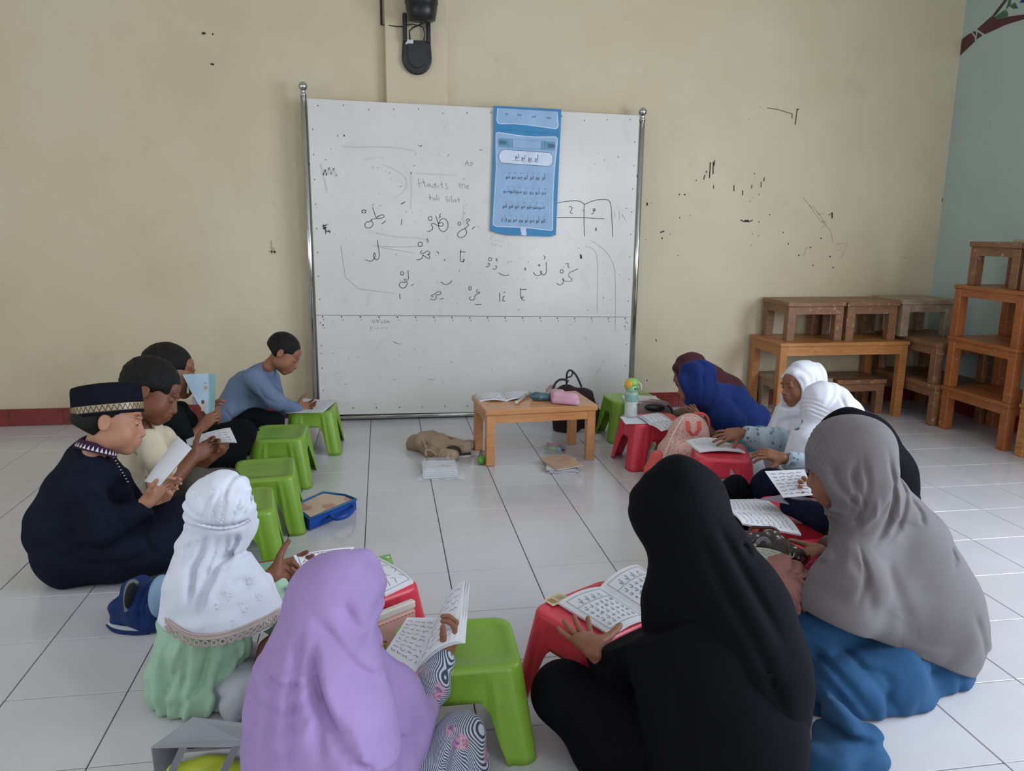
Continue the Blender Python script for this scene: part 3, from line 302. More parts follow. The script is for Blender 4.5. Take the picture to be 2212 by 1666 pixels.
tile_mb = MB(); tile_mb.box((-.15 + G, -.15 + G, -.012), (.15 - G, .15 - G, 0), .0012)
tile_me = tile_mb.mesh('tile'); tile_me.materials.append(tile_m)
cells = []
cpos = Vector((0.0902, -2.8953, 1.2257))
for i in range(-11, 13):
    for j in range(-10, 7):
        cx, cy = .15 + .3 * i, .15 + .3 * j
        d = Vector((cx, cy, 0)) - cpos
        zf = d.dot(FWD)
        if cx + .15 > XR + .14 or cy > YB + .1: continue
        inside = zf > .3 and abs(d.dot(RIGHT)) / zf < .72 and -.62 < d.dot(UP) / zf
        cells.append((d.length if inside else 99 + d.length, cx, cy))
cells.sort()
rest = MB()
for k, (d, cx, cy) in enumerate(cells):
    if k < 290 and d < 99:
        link('tile', tile_me, None, floor, loc=(cx, cy, 0))
    else:
        rest.box((cx - .15 + G, cy - .15 + G, -.012), (cx + .15 - G, cy + .15 - G, 0))
setp(rest.obj('outer_tiles', tile_m, floor), None, None, None, 'stuff')
# red baseboard tiles along the back and right wall
red_tile = plain('oxblood_glazed_tile', '7e2c27', .3, .5, .12, 8)
grey_grout = plain('pale_grout', 'b6a49a', .9)
for nm, vert in (('baseboard_back', False), ('baseboard_right', True)):
    bb = MB()
    if not vert: bb.box((XL, YB - .008, 0), (XR, YB, .104))
    else: bb.box((XR - .008, -.5, 0), (XR, YB, .104))
    root = struct(nm, bb, grey_grout)
    pm = MB()
    if not vert: pm.box((-.1485, -.006, .002), (.1485, .0, .105), .001)
    else: pm.box((-.006, -.1485, .002), (0, .1485, .105), .001)
    pme = pm.mesh('tile'); pme.materials.append(red_tile)
    if not vert:
        for k in range(24):
            x = -3.178 + .3 * k
            if x < XR - .16: link('tile', pme, None, root, loc=(x, YB - .008, 0))
    else:
        for k in range(8): link('tile', pme, None, root, loc=(XR - .008, -.3 + .3 * k, 0))

# marks on the back wall: one part per kind of mark
ink = plain('black_ink', '25211f', .6, .3)
faint_ink = plain('faded_ink', '8e8a86', .7, .2)
def onwall(x, z): return (x, YB - .0012, z)
mk = MB()
for wd, pts in DATA['wall_strokes']: mk.ribbon(pts, wd * .62, onwall)
setp(mk.obj('pen_marks', plain('old_wall_ink', '3d3631', .7, .2), wall_back), kind='stuff')
mk = MB()
for wd, pts in DATA['wall_faint']: mk.ribbon(pts, wd, onwall)
setp(mk.obj('faint_scribble', plain('faded_pencil', 'b3a08a', .8, .2), wall_back), kind='stuff')

# painted tree on the right wall
def onright(y, z): return (XR - .0015, y, z)
for nm, col, polys in DATA['mural']:
    mm = MB()
    for p in polys: mm.add([onright(*q) for q in p], [tuple(range(len(p)))[::-1]])
    mm.obj(nm, plain('mural_' + nm, col, .7, .2), wall_right)

# ================================================================ whiteboard
bx, by, bz = .68, 1.93, .0
chrome = plain('chrome_tube', 'c8c8c8', .18, .5, .05, Metallic=1.0)
black_plastic = plain('black_plastic', '1f1f22', .35, .5)
t = NT('whiteboard_enamel'); v = t.coord('Object')
col = t.ramp(t.noise(v, 1.7, 5, .65), [(.3, hexc('cfccc8')), (.72, hexc('dad7d3'))])
sm = t.ramp(t.noise(v, 6.5, 5, .7, .8), [(.56, (0, 0, 0)), (.8, (1, 1, 1))])
col = t.mix(t.math('MULTIPLY', sm, .20), col, hexc('8f8c88'))
t.color(col); t.set(Roughness=.22); board_m = t.m
wb = thing('whiteboard', 'large scribbled white board between two chrome poles against the cream wall', 'whiteboard', (bx, by, 0))
def bl(x, y, z): return (x - bx, y - by, z)
def panel(x0, x1, zs):   # zs: bottom-left, bottom-right, top-right, top-left
    a = [(x0, zs[0]), (x1, zs[1]), (x1, zs[2]), (x0, zs[3])]
    vs = [bl(x, by, z) for x, z in a] + [bl(x, by + .022, z) for x, z in a]
    return MB().add(vs, [(0, 1, 2, 3), (7, 6, 5, 4), (0, 4, 5, 1), (1, 5, 6, 2), (2, 6, 7, 3), (3, 7, 4, 0)])
panel(-.308, 1.668, (.668, .638, 1.877, 1.908)).obj('upper_panel', board_m, wb)
panel(-.308, 1.668, (.045, .026, .635, .665)).obj('lower_panel', board_m, wb)
for k, x in enumerate((-.331, 1.693)):
    top = 1.975 if k == 0 else 1.90
    p = MB().tube([bl(x, by + .01, .03), bl(x, by + .01, top - .05)], .0165, 14).obj('pole', chrome, wb)
    prof = [(.0, top - .055), (.019, top - .055), (.02, top - .045), (.012, top - .035), (.017, top - .028), (.012, top - .02)] + [(.026 * math.sin(a), top + .0 - .026 * math.cos(a)) for a in [PI * q / 10 for q in range(2, 11)]]
    MB().lathe(prof, 16, Matrix.Translation(Vector(bl(x, by + .01, 0)))).obj('finial', chrome, p)
    MB().tube([bl(x, by - .06, .02), bl(x, by + .08, .02)], .0135, 10).obj('foot', chrome, wb)
MB().tube([bl(-.33, by + .012, .024), bl(1.69, by + .012, .018)], .014, 12).obj('bottom_rail', chrome, wb)
MB().tube([bl(-.33, by + .034, 1.55), bl(1.69, by + .034, 1.52)], .01, 8).obj('rear_rail', chrome, wb)
def onboard(x, z, d=.0012): return bl(x, by - d, z)
sq = MB()
for i in range(18):
    x = -.27 + i * 1.9 / 17
    sh = -.0155 * (x + .3)
    for z in ((.651,) if 0 < i < 17 else (.6, .651)): sq.ribbon([(x, z + sh + .006)], .009, onboard); sq.ribbon([(x + .006, z + sh - .012)], .006, onboard)
for i in range(14):
    x = -.25 + i * 1.86 / 13; sh = -.0155 * (x + .3)
    sq.ribbon([(x, 1.872 + sh + .01 * math.sin(i * 2.1))], .007, onboard); sq.ribbon([(x, .085 - .009 * (x + .3))], .0085, onboard)
for i in range(12):
    z = .2 + i * .14
    sq.ribbon([(-.285, z)], .007, onboard); sq.ribbon([(1.645, z - .02)], .007, onboard)
setp(sq.obj('screw_heads', plain('dark_screw', '4c4a49', .5), wb), kind='stuff')
def words(strokes, gap):
    """strokes that nearly touch form one written word"""
    bx_ = [[min(p[0] for p in q) - gap, max(p[0] for p in q) + gap, min(p[1] for p in q) - gap, max(p[1] for p in q) + gap] for _, q in strokes]
    g = list(range(len(strokes)))
    for i in range(len(strokes)):
        for j in range(i):
            if bx_[i][0] < bx_[j][1] and bx_[j][0] < bx_[i][1] and bx_[i][2] < bx_[j][3] and bx_[j][2] < bx_[i][3]:
                o_, n_ = g[i], g[j]; g = [n_ if x == o_ else x for x in g]
    return [[strokes[i] for i in range(len(g)) if g[i] == k] for k in sorted(set(g))]
for nm, key, mt, gap in (('handwritten_word', 'board_strokes', plain('black_marker', '2b2928', .6, .3), .008), ('faded_word', 'board_faint', plain('faded_board_ink', '9b9895', .7, .2), .010)):
    for grp in words(DATA[key], gap):
        mk = MB()
        for wd, pts in grp: mk.ribbon(smoothpts(pts, 1) if len(pts) > 2 else pts, wd * .85, onboard)
        mk.obj(nm, mt, wb)
mk = MB()
for wd, pts in DATA['board_ghost']: mk.ribbon(smoothpts(pts, 2), wd, onboard)
setp(mk.obj('ghost_smears', plain('ghost_ink', 'cecbc7', .5, .3), wb), kind='stuff')
# random small specks of old marker
sp = MB(); rr = random.Random(3)
for i in range(150):
    x, z = rr.uniform(-.27, 1.63), rr.uniform(.1, 1.8); a = rr.uniform(0, 6.28); L = rr.choice((.003, .005, .008, .014))
    if .74 < x < 1.19 and z > 1.14: continue
    sp.ribbon([(x, z), (x + L * math.cos(a), z + L * math.sin(a))], rr.uniform(.0015, .0035), onboard)
setp(sp.obj('marker_specks', plain('grey_speck', '86817d', .7, .2), wb), kind='stuff')

# poster flipped over the top edge of the board
pst = thing('wall_chart', 'blue flip chart of Arabic letters hung over the whiteboard top edge', 'poster', (.96, by - .012, 1.1))
px0, py0, pz0 = pst.location
blue_card = plain('bright_blue_card', '1e7fb4', .4, .5); pale_blue = plain('pale_blue_print', '93b2d4', .45, .4)
white_print = plain('white_print', 'cfd9ec', .5, .4); grey_print = plain('grey_blue_print', '46566e', .6, .3); mid_print = plain('teal_print', '6a9ab8', .5, .3)
def pl(x, z, d): return (x - px0, -d, z - pz0)
def card(pts, d, th):
    n = len(pts); vs = [pl(x, z, d) for x, z in pts] + [pl(x, z, d - th) for x, z in pts]
    return MB().add(vs, [tuple(range(n)), tuple(range(2 * n - 1, n - 1, -1))] + [(i, n + i, n + (i + 1) % n, (i + 1) % n) for i in range(n)])
D = DATA['poster']
card(D['lower'], .004, .003).obj('lower_sheet', blue_card, pst)
card(D['bottom_fold'], .0055, .0035).obj('bottom_fold', blue_card, pst)
card(D['upper'], .008, .003).obj('upper_flap', blue_card, pst)
card(D['over'], -.012, .03).obj('top_fold', blue_card, pst)
card(D['panel_edge'], .0050, .0006).obj('panel_border', white_print, pst)
card(D['panel'], .0056, .0006).obj('panel', pale_blue, pst)
card(D['flap_edge'], .0090, .0006).obj('flap_border', white_print, pst)
card(D['flap'], .0096, .0006).obj('flap_panel', pale_blue, pst)
card(D['banner'], .0062, .0006).obj('banner', mid_print, pst)
card(D['banner_mid'], .0066, .0004).obj('banner_centre', pale_blue, pst)
card(D['pill_edge'], .0062, .0006).obj('title_border', grey_print, pst)
card(D['pill'], .0068, .0006).obj('title_field', white_print, pst)
card(D['tab'], .0070, .0006).obj('page_tab', white_print, pst)
pm = MB()
def stamp(mb, body, x, z, size, to3, ang=0, bold=0.0, squash=1.0):
    vs, fs = text_mesh(body, size, bold); c, s_ = math.cos(ang), math.sin(ang)
    mb.add([to3(x + (v.x * c - v.y * s_) * squash, z + v.x * s_ + v.y * c) for v in vs], fs)
rows = [['\uFEEE\uFEA7', '\uFEEE\uFEA3', '\uFEEE\uFE9F', '\uFEEE\uFE9B', '\uFEEE\uFE97', '\uFEEE\uFE91', '\uFEED\uFE83'],
        ['\uFEEE\uFEBB', '\uFEEE\uFEB7', '\uFEEE\uFEB3', '\uFEED\uFEAF', '\uFEED\uFEAD', '\uFEED\uFEAB', '\uFEED\uFEA9'],
        ['\uFEEE\uFED7', '\uFEEE\uFED3', '\uFEEE\uFECF', '\uFEEE\uFECB', '\uFEEE\uFEC7', '\uFEEE\uFEC3', '\uFEEE\uFEBF'],
        ['(\u0660:)', '\uFEEE\uFEF3', '\uFEEE\uFEEB', '\uFEED\uFEED', '\uFEEE\uFEE7', '\uFEEE\uFEE3', '\uFEEE\uFEDF', '\uFEEE\uFEDB']]
P7 = lambda x, z: pl(x, z, .0066)
for row, (xa, za, xb, zb) in zip(rows, D['rows']):
    for k, wd in enumerate(row):
        f = k / (len(row) - 1); stamp(pm, wd, xa + (xb - xa) * f, za + (zb - za) * f, .030, P7, -.03, 0.0004)
        x, z = xa + (xb - xa) * f, za + (zb - za) * f
        pm.ribbon([(x + .004, z + .019), (x + .009, z + .024), (x + .003, z + .026)], .002, P7)
for k, wd in enumerate(['\uFEEE\uFE9B', '\uFEEE\uFE97', '\uFEEE\uFE91', '\uFEED\uFE83']):
    x, z = D['title'][k]; stamp(pm, wd, x, z, .034, lambda a, b: pl(a, b, .0074), -.05, .0004)
for k, wd in enumerate(['Tsuu', 'Tuu', 'Buu', 'Uu']):
    x, z = D['title'][k]; stamp(pm, wd, x, z - .024, .011, lambda a, b: pl(a, b, .0074), -.05)
pm.ribbon(D['title_line'], .0014, lambda a, b: pl(a, b, .0074))
for k, (x, z) in enumerate(D['flap_words']):
    stamp(pm, ['\uFEAA\uFEE0', '\uFEA4\uFEF4', '\uFEE2\uFEEC', '\uFEB4\uFE92'][k], x, z, .024, lambda a, b: pl(a, b, .0102), PI, .0002)
stamp(pm, '\u0662\u0660', D['tabc'][0], D['tabc'][1], .016, lambda a, b: pl(a, b, .0076))
for q in D['ornament']: pm.ribbon(q, .0016, P7)
setp(pm.obj('lettering', grey_print, pst), kind='stuff')

# ================================================================ wall fan
fan = thing('wall_fan', 'black wall fan with round motor and loose cable above the whiteboard', 'fan', (.325, YB - .055, 2.2))
def fl(x, d, z): return (x - .325, -d, z - 2.2)
out = [(.243, 2.257), (.243, 2.16)] + [(.320 + .077 * math.cos(a), 2.16 + .082 * math.sin(a)) for a in [PI + PI * q / 14 for q in range(1, 14)]] + [(.397, 2.16), (.397, 2.257)]
def plate(o, d0, d1):
    n = len(o); return MB().add([fl(x, d1, z) for x, z in o] + [fl(x, d0, z) for x, z in o], [tuple(range(n)), tuple(range(2 * n - 1, n - 1, -1))] + [(i, n + i, n + (i + 1) % n, (i + 1) % n) for i in range(n)])
plate(out, 0, .028).obj('base_plate', black_plastic, fan)
inn = [(.32 + (x - .32) * .68, 2.18 + (z - 2.18) * .72) for x, z in out]
plate(inn, .026, .042).obj('raised_cover', black_plastic, fan)
MB().tube([fl(.249, .016, 2.25)] + [fl(x, .02, z) for x, z in out[1:-1]] + [fl(.391, .016, 2.25)], .010, 8).obj('rim', black_plastic, fan)
for sx in (.252, .388):
    MB().box(fl(sx - .012, .045, 2.245), fl(sx + .012, .012, 2.40), .004).obj('bracket_arm', black_plastic, fan)
T = Matrix.Translation(Vector(fl(.344, .13, 2.335)))
mo = MB().lathe([(0, .0), (.062, .0), (.078, .008), (.086, .05), (.090, .085), (.094, .088), (.094, .13), (.09, .15), (.05, .17)], 32, T @ Matrix.Rotation(math.radians(6), 4, 'X')).obj('motor', black_plastic, fan)
MB().box(fl(.30, .10, 2.37), fl(.36, .02, 2.42), .006).obj('neck', black_plastic, fan)
MB().tube([fl(.28, .045, 2.255), fl(.277, .05, 2.30), fl(.30, .055, 2.32), fl(.34, .06, 2.335), fl(.36, .07, 2.345)], .0045, 8).obj('power_cable', black_plastic, fan)
MB().tube([fl(.36, .045, 2.255), fl(.366, .05, 2.29), fl(.355, .055, 2.325), fl(.30, .055, 2.337), fl(.245, .03, 2.335)], .003, 6).obj('pull_cord', black_plastic, fan)
MB().box(fl(.256, .0325, 2.232), fl(.300, .028, 2.258)).obj('sticker', plain('white_sticker', 'd9dcd8', .5), fan)
cab = thing('wall_cable', 'thin dark cable in a conduit running up beside the column', 'cable', (.12, YB - .01, 2.3))
MB().tube([(0, 0, .049), (0, 0, .749)], .006, 8).obj('conduit', plain('dark_conduit', '3a2f28', .6), cab)
MB().tube([(0, 0, .06), (.0, -.012, .045), (.05, -.05, .035), (.09, -.056, .03), (.13, -.062, .032)], .0028, 6).obj('cord', black_plastic, cab)

# ================================================================ soft-shape modelling: smooth unions sampled on a grid
LEAN = np.array([RIGHT[:], UP[:], FWD[:]])
class Sdf:
    def __init__(s, h=.006, k=.02): s.h = h; s.k = k; s.ops = []; s.fl = None
    def c(s, a, b, k=None, fl=None): s.ops.append(('c', np.array(a, float), np.array(b, float), s.k if k is None else k, fl)); return s
    def chain(s, *pts, k=None, fl=None):
        for a, b in zip(pts, pts[1:]): s.c(a, b, k, fl)
        return s
    def s(s_, a, k=None): return s_.c(a, a, k)
    def e(s, c, r, R=None, k=None): s.ops.append(('e', np.array(c, float), np.array(r, float), LEAN if R is None else np.array(R, float), s.k if k is None else k)); return s
    def ev(s, we, rd, ang=0, k=None):
        """ellipsoid facing the view axes: we=(x,y,z,ru,rv), depth radius rd, turned by ang degrees in that plane"""
        a = math.radians(ang); R = np.array([LEAN[0] * math.cos(a) + LEAN[1] * math.sin(a), -LEAN[0] * math.sin(a) + LEAN[1] * math.cos(a), LEAN[2]])
        return s.e(we[:3], (we[3], we[4], rd), R, k)
    def sc(s, a, b, k=.01): s.ops.append(('sc', np.array(a, float), np.array(b, float), k, None)); return s
    def se(s, c, r, R=None, k=.01): s.ops.append(('se', np.array(c, float), np.array(r, float), LEAN if R is None else np.array(R, float), k)); return s
    def cut(s, p, n, k=.004): s.ops.append(('p', np.array(p, float), np.array(n, float) / np.linalg.norm(n), k)); return s
    def disp(s, fn): s.ops.append(('d', fn)); return s
    def folds(s, o, ax, n, amp, ph=0.0, t0=0.0, t1=.1, warp=.6):
        """hanging folds round an axis, growing from t0 to t1 along it"""
        o = np.array(o, float); ax = np.array(ax, float) / np.linalg.norm(ax)
        e1 = np.cross(ax, (0, 0, 1.0)); e1 = np.array((1., 0, 0)) if np.linalg.norm(e1) < .1 else e1; e1 /= np.linalg.norm(e1); e2 = np.cross(ax, e1)
        def fn(X, Y, Z):
            x, y, z = X - o[0], Y - o[1], Z - o[2]
            t = x * ax[0] + y * ax[1] + z * ax[2]
            th = np.arctan2(x * e2[0] + y * e2[1] + z * e2[2], x * e1[0] + y * e1[1] + z * e1[2])
            g = np.clip((t - t0) / max(t1 - t0, 1e-6), 0, 1); g = g * g * (3 - 2 * g)
            return amp * g * (np.sin(n * th + ph + warp * np.sin(t * 14 + ph)) + .5 * np.sin((n * 1.7) * th + 2.1 * ph + t * 9))
        return s.disp(fn)
    def rumple(s, amp, fr, seed=0, dirs=3):
        r = np.random.RandomState(seed)
        K = r.normal(size=(dirs, 3)); K /= np.linalg.norm(K, axis=1)[:, None]; Q = r.normal(size=(dirs, 3)) * .6; ph = r.uniform(0, 6.28, (dirs, 2))
        def fn(X, Y, Z):
            d = 0
            for a, b, p in zip(K, Q, ph):
                d = d + np.sin(fr * (a[0] * X + a[1] * Y + a[2] * Z) + 1.7 * np.sin(fr * .45 * (b[0] * X + b[1] * Y + b[2] * Z) + p[1]) + p[0])
            return amp * d / dirs * 2.1
        return s.disp(fn)
    def crease(s, pts, w, d, flat=True):
        """a groove (d > 0) or ridge (d < 0) along a polyline; measured across the line of sight so it runs over the whole cloth there"""
        P = [np.array(p[:3], float) for p in pts]
        def fn(X, Y, Z):
            best = np.full(X.shape, 1e9); along = np.zeros(X.shape); nseg = len(P) - 1
            for si, (a, b) in enumerate(zip(P, P[1:])):
                ab = b - a
                if flat: ab = ab - LEAN[2] * (ab @ LEAN[2])
                px, py, pz = X - a[0], Y - a[1], Z - a[2]
                if flat:
                    q = px * LEAN[2][0] + py * LEAN[2][1] + pz * LEAN[2][2]
                    near = np.abs(q) < .16
                    px, py, pz = px - q * LEAN[2][0], py - q * LEAN[2][1], pz - q * LEAN[2][2]
                t = np.clip((px * ab[0] + py * ab[1] + pz * ab[2]) / (ab @ ab + 1e-12), 0, 1)
                dd = (px - t * ab[0]) ** 2 + (py - t * ab[1]) ** 2 + (pz - t * ab[2]) ** 2
                if flat: dd = np.where(near, dd, 1e9)
                along = np.where(dd < best, (si + t) / nseg, along); best = np.minimum(best, dd)
            tp = np.clip(np.minimum(along, 1 - along) / .28, 0, 1); tp = .12 + .88 * tp * tp * (3 - 2 * tp)
            return 1.3 * d * tp * np.exp(-best / (w * w * .75))
        return s.disp(fn)
    def pull(s, p0, ax, cell, amp, r0, r1, seed=0, drift=.5, ridged=True):
        """pulled cloth: irregular folds fanning out from the line through p0 along ax; cell = folds per radian, live between r0 and r1 from that line"""
        p0 = np.array(p0[:3], float); ax = np.array(ax[:3], float); ax /= np.linalg.norm(ax)
        e1 = np.cross(ax, (0, 0, 1.0)); e1 = np.array((1., 0, 0)) if np.linalg.norm(e1) < .1 else e1; e1 /= np.linalg.norm(e1); e2 = np.cross(ax, e1)
        tb = np.random.RandomState(seed).uniform(0, 1, 64)
        def vn(x):
            i = np.floor(x).astype(int); f = x - i; f = f * f * (3 - 2 * f); return tb[i % 64] * (1 - f) + tb[(i + 1) % 64] * f
        def fn(X, Y, Z):
            x, y, z = X - p0[0], Y - p0[1], Z - p0[2]; a = x * e1[0] + y * e1[1] + z * e1[2]; b = x * e2[0] + y * e2[1] + z * e2[2]
            r = np.sqrt(a * a + b * b); th = np.arctan2(b, a)
            v = vn(th * cell + 20 + drift * np.sin(r * 16 + seed) + .25 * np.sin(r * 41 + 2 * seed))
            h_ = np.abs(2 * v - 1) if ridged else v
            g = np.clip((r - r0) / (.35 * (r1 - r0) + 1e-6), 0, 1) * np.clip((r1 - r) / (.3 * (r1 - r0) + 1e-6), 0, 1); g = g * g * (3 - 2 * g)
            return -1.45 * amp * g * (h_ - .5) * 2
        return s.disp(fn)
    def grid(s, pad=3):
        lo = np.full(3, 1e9); hi = np.full(3, -1e9)
        for o in s.ops:
            if o[0] == 'c':
                for q in (o[1], o[2]): lo = np.minimum(lo, q[:3] - q[3]); hi = np.maximum(hi, q[:3] + q[3])
            elif o[0] == 'e':
                ex = np.sqrt(((o[3].T * o[2]) ** 2).sum(1)); lo = np.minimum(lo, o[1] - ex); hi = np.maximum(hi, o[1] + ex)
        h = s.h; lo = lo - pad * h - .008; hi = hi + pad * h + .008
        n = np.ceil((hi - lo) / h).astype(int) + 1
        ax = [(lo[i] + h * np.arange(n[i])).astype(np.float32) for i in range(3)]
        D = np.full(n, 1.0, np.float32)
        def block(l, u):
            i0 = np.clip(np.floor((l - lo) / h).astype(int), 0, n - 1); i1 = np.clip(np.ceil((u - lo) / h).astype(int) + 1, 1, n)
            sl = tuple(slice(a, b) for a, b in zip(i0, i1))
            return sl, ax[0][sl[0]][:, None, None], ax[1][sl[1]][None, :, None], ax[2][sl[2]][None, None, :]
        for o in s.ops:
            t = o[0]
            if t in ('c', 'sc'):
                a, b, k, fl = o[1:]
                m_ = max(k, .02) + 4 * h; l = np.minimum(a[:3] - a[3], b[:3] - b[3]) - m_; u = np.maximum(a[:3] + a[3], b[:3] + b[3]) + m_
                sl, X, Y, Z = block(l, u)
                ab = b[:3] - a[:3]; L2 = float(ab @ ab)
                px, py, pz = X - np.float32(a[0]), Y - np.float32(a[1]), Z - np.float32(a[2])
                if fl is not None:
                    f = np.array(fl[0], float); f /= np.linalg.norm(f); q = (px * f[0] + py * f[1] + pz * f[2]) * (1 / fl[1] - 1)
                    px, py, pz = px + q * f[0], py + q * f[1], pz + q * f[2]
                    g = float(ab @ f) * (1 / fl[1] - 1); ab = ab + f * g; L2 = float(ab @ ab)
                tt = np.clip((px * ab[0] + py * ab[1] + pz * ab[2]) / L2, 0, 1) if L2 > 1e-10 else np.zeros((1, 1, 1), np.float32)
                d = np.sqrt((px - tt * ab[0]) ** 2 + (py - tt * ab[1]) ** 2 + (pz - tt * ab[2]) ** 2) - (a[3] + (b[3] - a[3]) * tt)
            elif t in ('e', 'se'):
                c, r, R, k = o[1:]
                ex = np.sqrt(((R.T * r) ** 2).sum(1)) + max(k, .02) + 4 * h
                sl, X, Y, Z = block(c - ex, c + ex)
                px, py, pz = X - np.float32(c[0]), Y - np.float32(c[1]), Z - np.float32(c[2])
                k0 = 0; k1 = 0
                for i in range(3):
                    q = px * R[i][0] + py * R[i][1] + pz * R[i][2]; k0 = k0 + (q / r[i]) ** 2; k1 = k1 + (q / r[i] ** 2) ** 2
                k0 = np.sqrt(k0); d = k0 * (k0 - 1) / np.maximum(np.sqrt(k1), 1e-6)
            if t in ('c', 'e'):
                B = D[sl]; d = d.astype(np.float32)
                if k > 0:
                    hh = np.maximum(k - np.abs(B - d), 0) / k; D[sl] = np.minimum(B, d) - hh * hh * (k / 4)
                else: D[sl] = np.minimum(B, d)
            elif t in ('sc', 'se'):
                B = D[sl]; d = (-d).astype(np.float32); hh = np.maximum(k - np.abs(B - d), 0) / k; D[sl] = np.maximum(B, d) + hh * hh * (k / 4)
            elif t == 'p':
                p, nn, k = o[1:]
                d = ((ax[0][:, None, None] - p[0]) * nn[0] + (ax[1][None, :, None] - p[1]) * nn[1] + (ax[2][None, None, :] - p[2]) * nn[2]).astype(np.float32)
                hh = np.maximum(k - np.abs(D - d), 0) / k; D = np.maximum(D, d) + hh * hh * (k / 4)
            elif t == 'd':
                I = np.nonzero(np.abs(D) < .035)
                D[I] += o[1](ax[0][I[0]].astype(float), ax[1][I[1]].astype(float), ax[2][I[2]].astype(float)).astype(np.float32)
        D[0] = D[-1] = 1; D[:, 0] = D[:, -1] = 1; D[:, :, 0] = D[:, :, -1] = 1
        return D, lo, h
    def arrays(s):
        D, lo, h = s.grid(); return nets(D, lo, h)
    def obj(s, name, mat, parent, **kw):
        V, Q = s.arrays(); base = np.array(parent.matrix_world.translation if parent.parent else parent.location)
        if parent.parent: base = base + np.array(parent.parent.location)
        return link(name, mesh_np(V - base, Q), mat, parent, **kw)
def nets(D, lo, h):
    S = D < 0
    c = S[:-1, :-1, :-1].astype(np.int8)
    cnt = np.zeros(tuple(x - 1 for x in D.shape), np.int8)
    for i in (0, 1):
        for j in (0, 1):
            for k in (0, 1):
                cnt += S[i:D.shape[0] - 1 + i, j:D.shape[1] - 1 + j, k:D.shape[2] - 1 + k]
    act = np.nonzero((cnt > 0) & (cnt < 8)); N = len(act[0])
    idx = np.full(cnt.shape, -1, np.int32); idx[act] = np.arange(N, dtype=np.int32)
    val = {}
    for i in (0, 1):
        for j in (0, 1):
            for k in (0, 1): val[(i, j, k)] = D[act[0] + i, act[1] + j, act[2] + k]
    P = np.zeros((N, 3), np.float32); W_ = np.zeros(N, np.float32)
    for a in val:
        for d in range(3):
            if a[d] == 0:
                b = list(a); b[d] = 1; b = tuple(b); va, vb = val[a], val[b]
                m_ = (va < 0) != (vb < 0); t = np.where(m_, va / np.where(m_, va - vb, 1), 0)
                q = np.array(a, np.float32)[None, :].repeat(N, 0); q[:, d] += t
                P += q * m_[:, None]; W_ += m_
    V = (np.stack(act, 1).astype(np.float32) + P / np.maximum(W_, 1)[:, None]) * h + lo
    Q = []
    for d in range(3):
        u, v = (d + 1) % 3, (d + 2) % 3
        A = [slice(1, -1)] * 3; A[d] = slice(0, -1); Bs = list(A); Bs[d] = slice(1, None)
        sa, sb = S[tuple(A)], S[tuple(Bs)]
        for flip, mask in ((False, sa & ~sb), (True, ~sa & sb)):
            I = np.stack(np.nonzero(mask), 1)
            if not len(I): continue
            off = np.array([1, 1, 1]); off[d] = 0; I = I + off
            eu = np.zeros(3, int); eu[u] = 1; ev = np.zeros(3, int); ev[v] = 1
            g = lambda J: idx[J[:, 0], J[:, 1], J[:, 2]]
            q = np.stack([g(I - eu - ev), g(I - ev), g(I), g(I - eu)], 1)
            Q.append(q[:, ::-1] if flip else q)
    Q = np.concatenate(Q) if Q else np.zeros((0, 4), int); Q = Q[(Q >= 0).all(1)]
    return V.astype(float), Q

# ================================================================ wooden tables
pine = wood('new_pine', 'd39a6a', 'b5733f', .3)
amber = wood('amber_pine', 'c98a50', '9c5c2a', .35, .3)
orange = wood('orange_stained_pine', 'b46c3b', '864722', .36, .45)
brown = wood('worn_brown_pine', '9d6e4b', '6b452c', .42, 1.0)
pale = wood('bleached_worn_pine', 'b09a82', '857060', .5, 1.2)
def table(label, x0, x1, y0, y1, z0, z1, mat, leg=.05, top=.03, apron=.055, over=.012, rot=0, planks=3, name='low_table', group=None):
    cx, cy = (x0 + x1) / 2, (y0 + y1) / 2; w_, d_ = (x1 - x0) / 2, (y1 - y0) / 2; h = z1 - z0
    t = thing(name, label, 'table', (cx, cy, z0), rot, group)
    n = planks; pw = 2 * d_ / n
    for k in range(n):
        MB().box((-w_, -d_ + k * pw + (.0008 if k else 0), h - top), (w_, -d_ + (k + 1) * pw - (.0008 if k < n - 1 else 0), h), .003).obj('plank', mat, t)
    a, b = w_ - over, d_ - over
    me = None
    for sx in (-1, 1):
        for sy in (-1, 1):
            x, y = sx * (a - leg / 2), sy * (b - leg / 2)
            if me is None:
                mb = MB().box((-leg / 2, -leg / 2, 0), (leg / 2, leg / 2, h - top - .0002), .003); me = mb.mesh('leg'); me.materials.append(mat)
            link('leg', me, None, t, loc=(x, y, 0))
    for sy in (-1, 1): MB().box((-a + leg, sy * b - (.018 if sy > 0 else 0) - sy * .003, h - top - apron), (a - leg, sy * b + (.018 if sy < 0 else 0) - sy * .003, h - top - .0003)).obj('apron', mat, t)
    for sx in (-1, 1): MB().box((sx * a - (.018 if sx > 0 else 0) - sx * .003, -b + leg, h - top - apron), (sx * a + (.018 if sx < 0 else 0) - sx * .003, b - leg, h - top - .0003)).obj('apron', mat, t)
    return t
GT = 'wooden tables stacked in the corner'
table('light pine low table with open book and pencil cases before the whiteboard', .572, 1.172, .91, 1.27, 0, .30, pine, .045, .03, .045, .008, math.radians(4.5))
table('tall amber pine table against the wall carrying two small tables', 2.55, 3.45, 1.61, 2.03, 0, .50, amber, .05, .022, .06, .006, group=GT)
table('small worn brown table on the tall amber table, left one', 2.62, 3.02, 1.68, 2.03, .50, .752, brown, .055, .03, .05, .008, group=GT)
table('small worn brown table on the tall amber table, beside the dark stack', 3.03, 3.40, 1.68, 2.03, .50, .752, brown, .055, .03, .05, .008, group=GT)
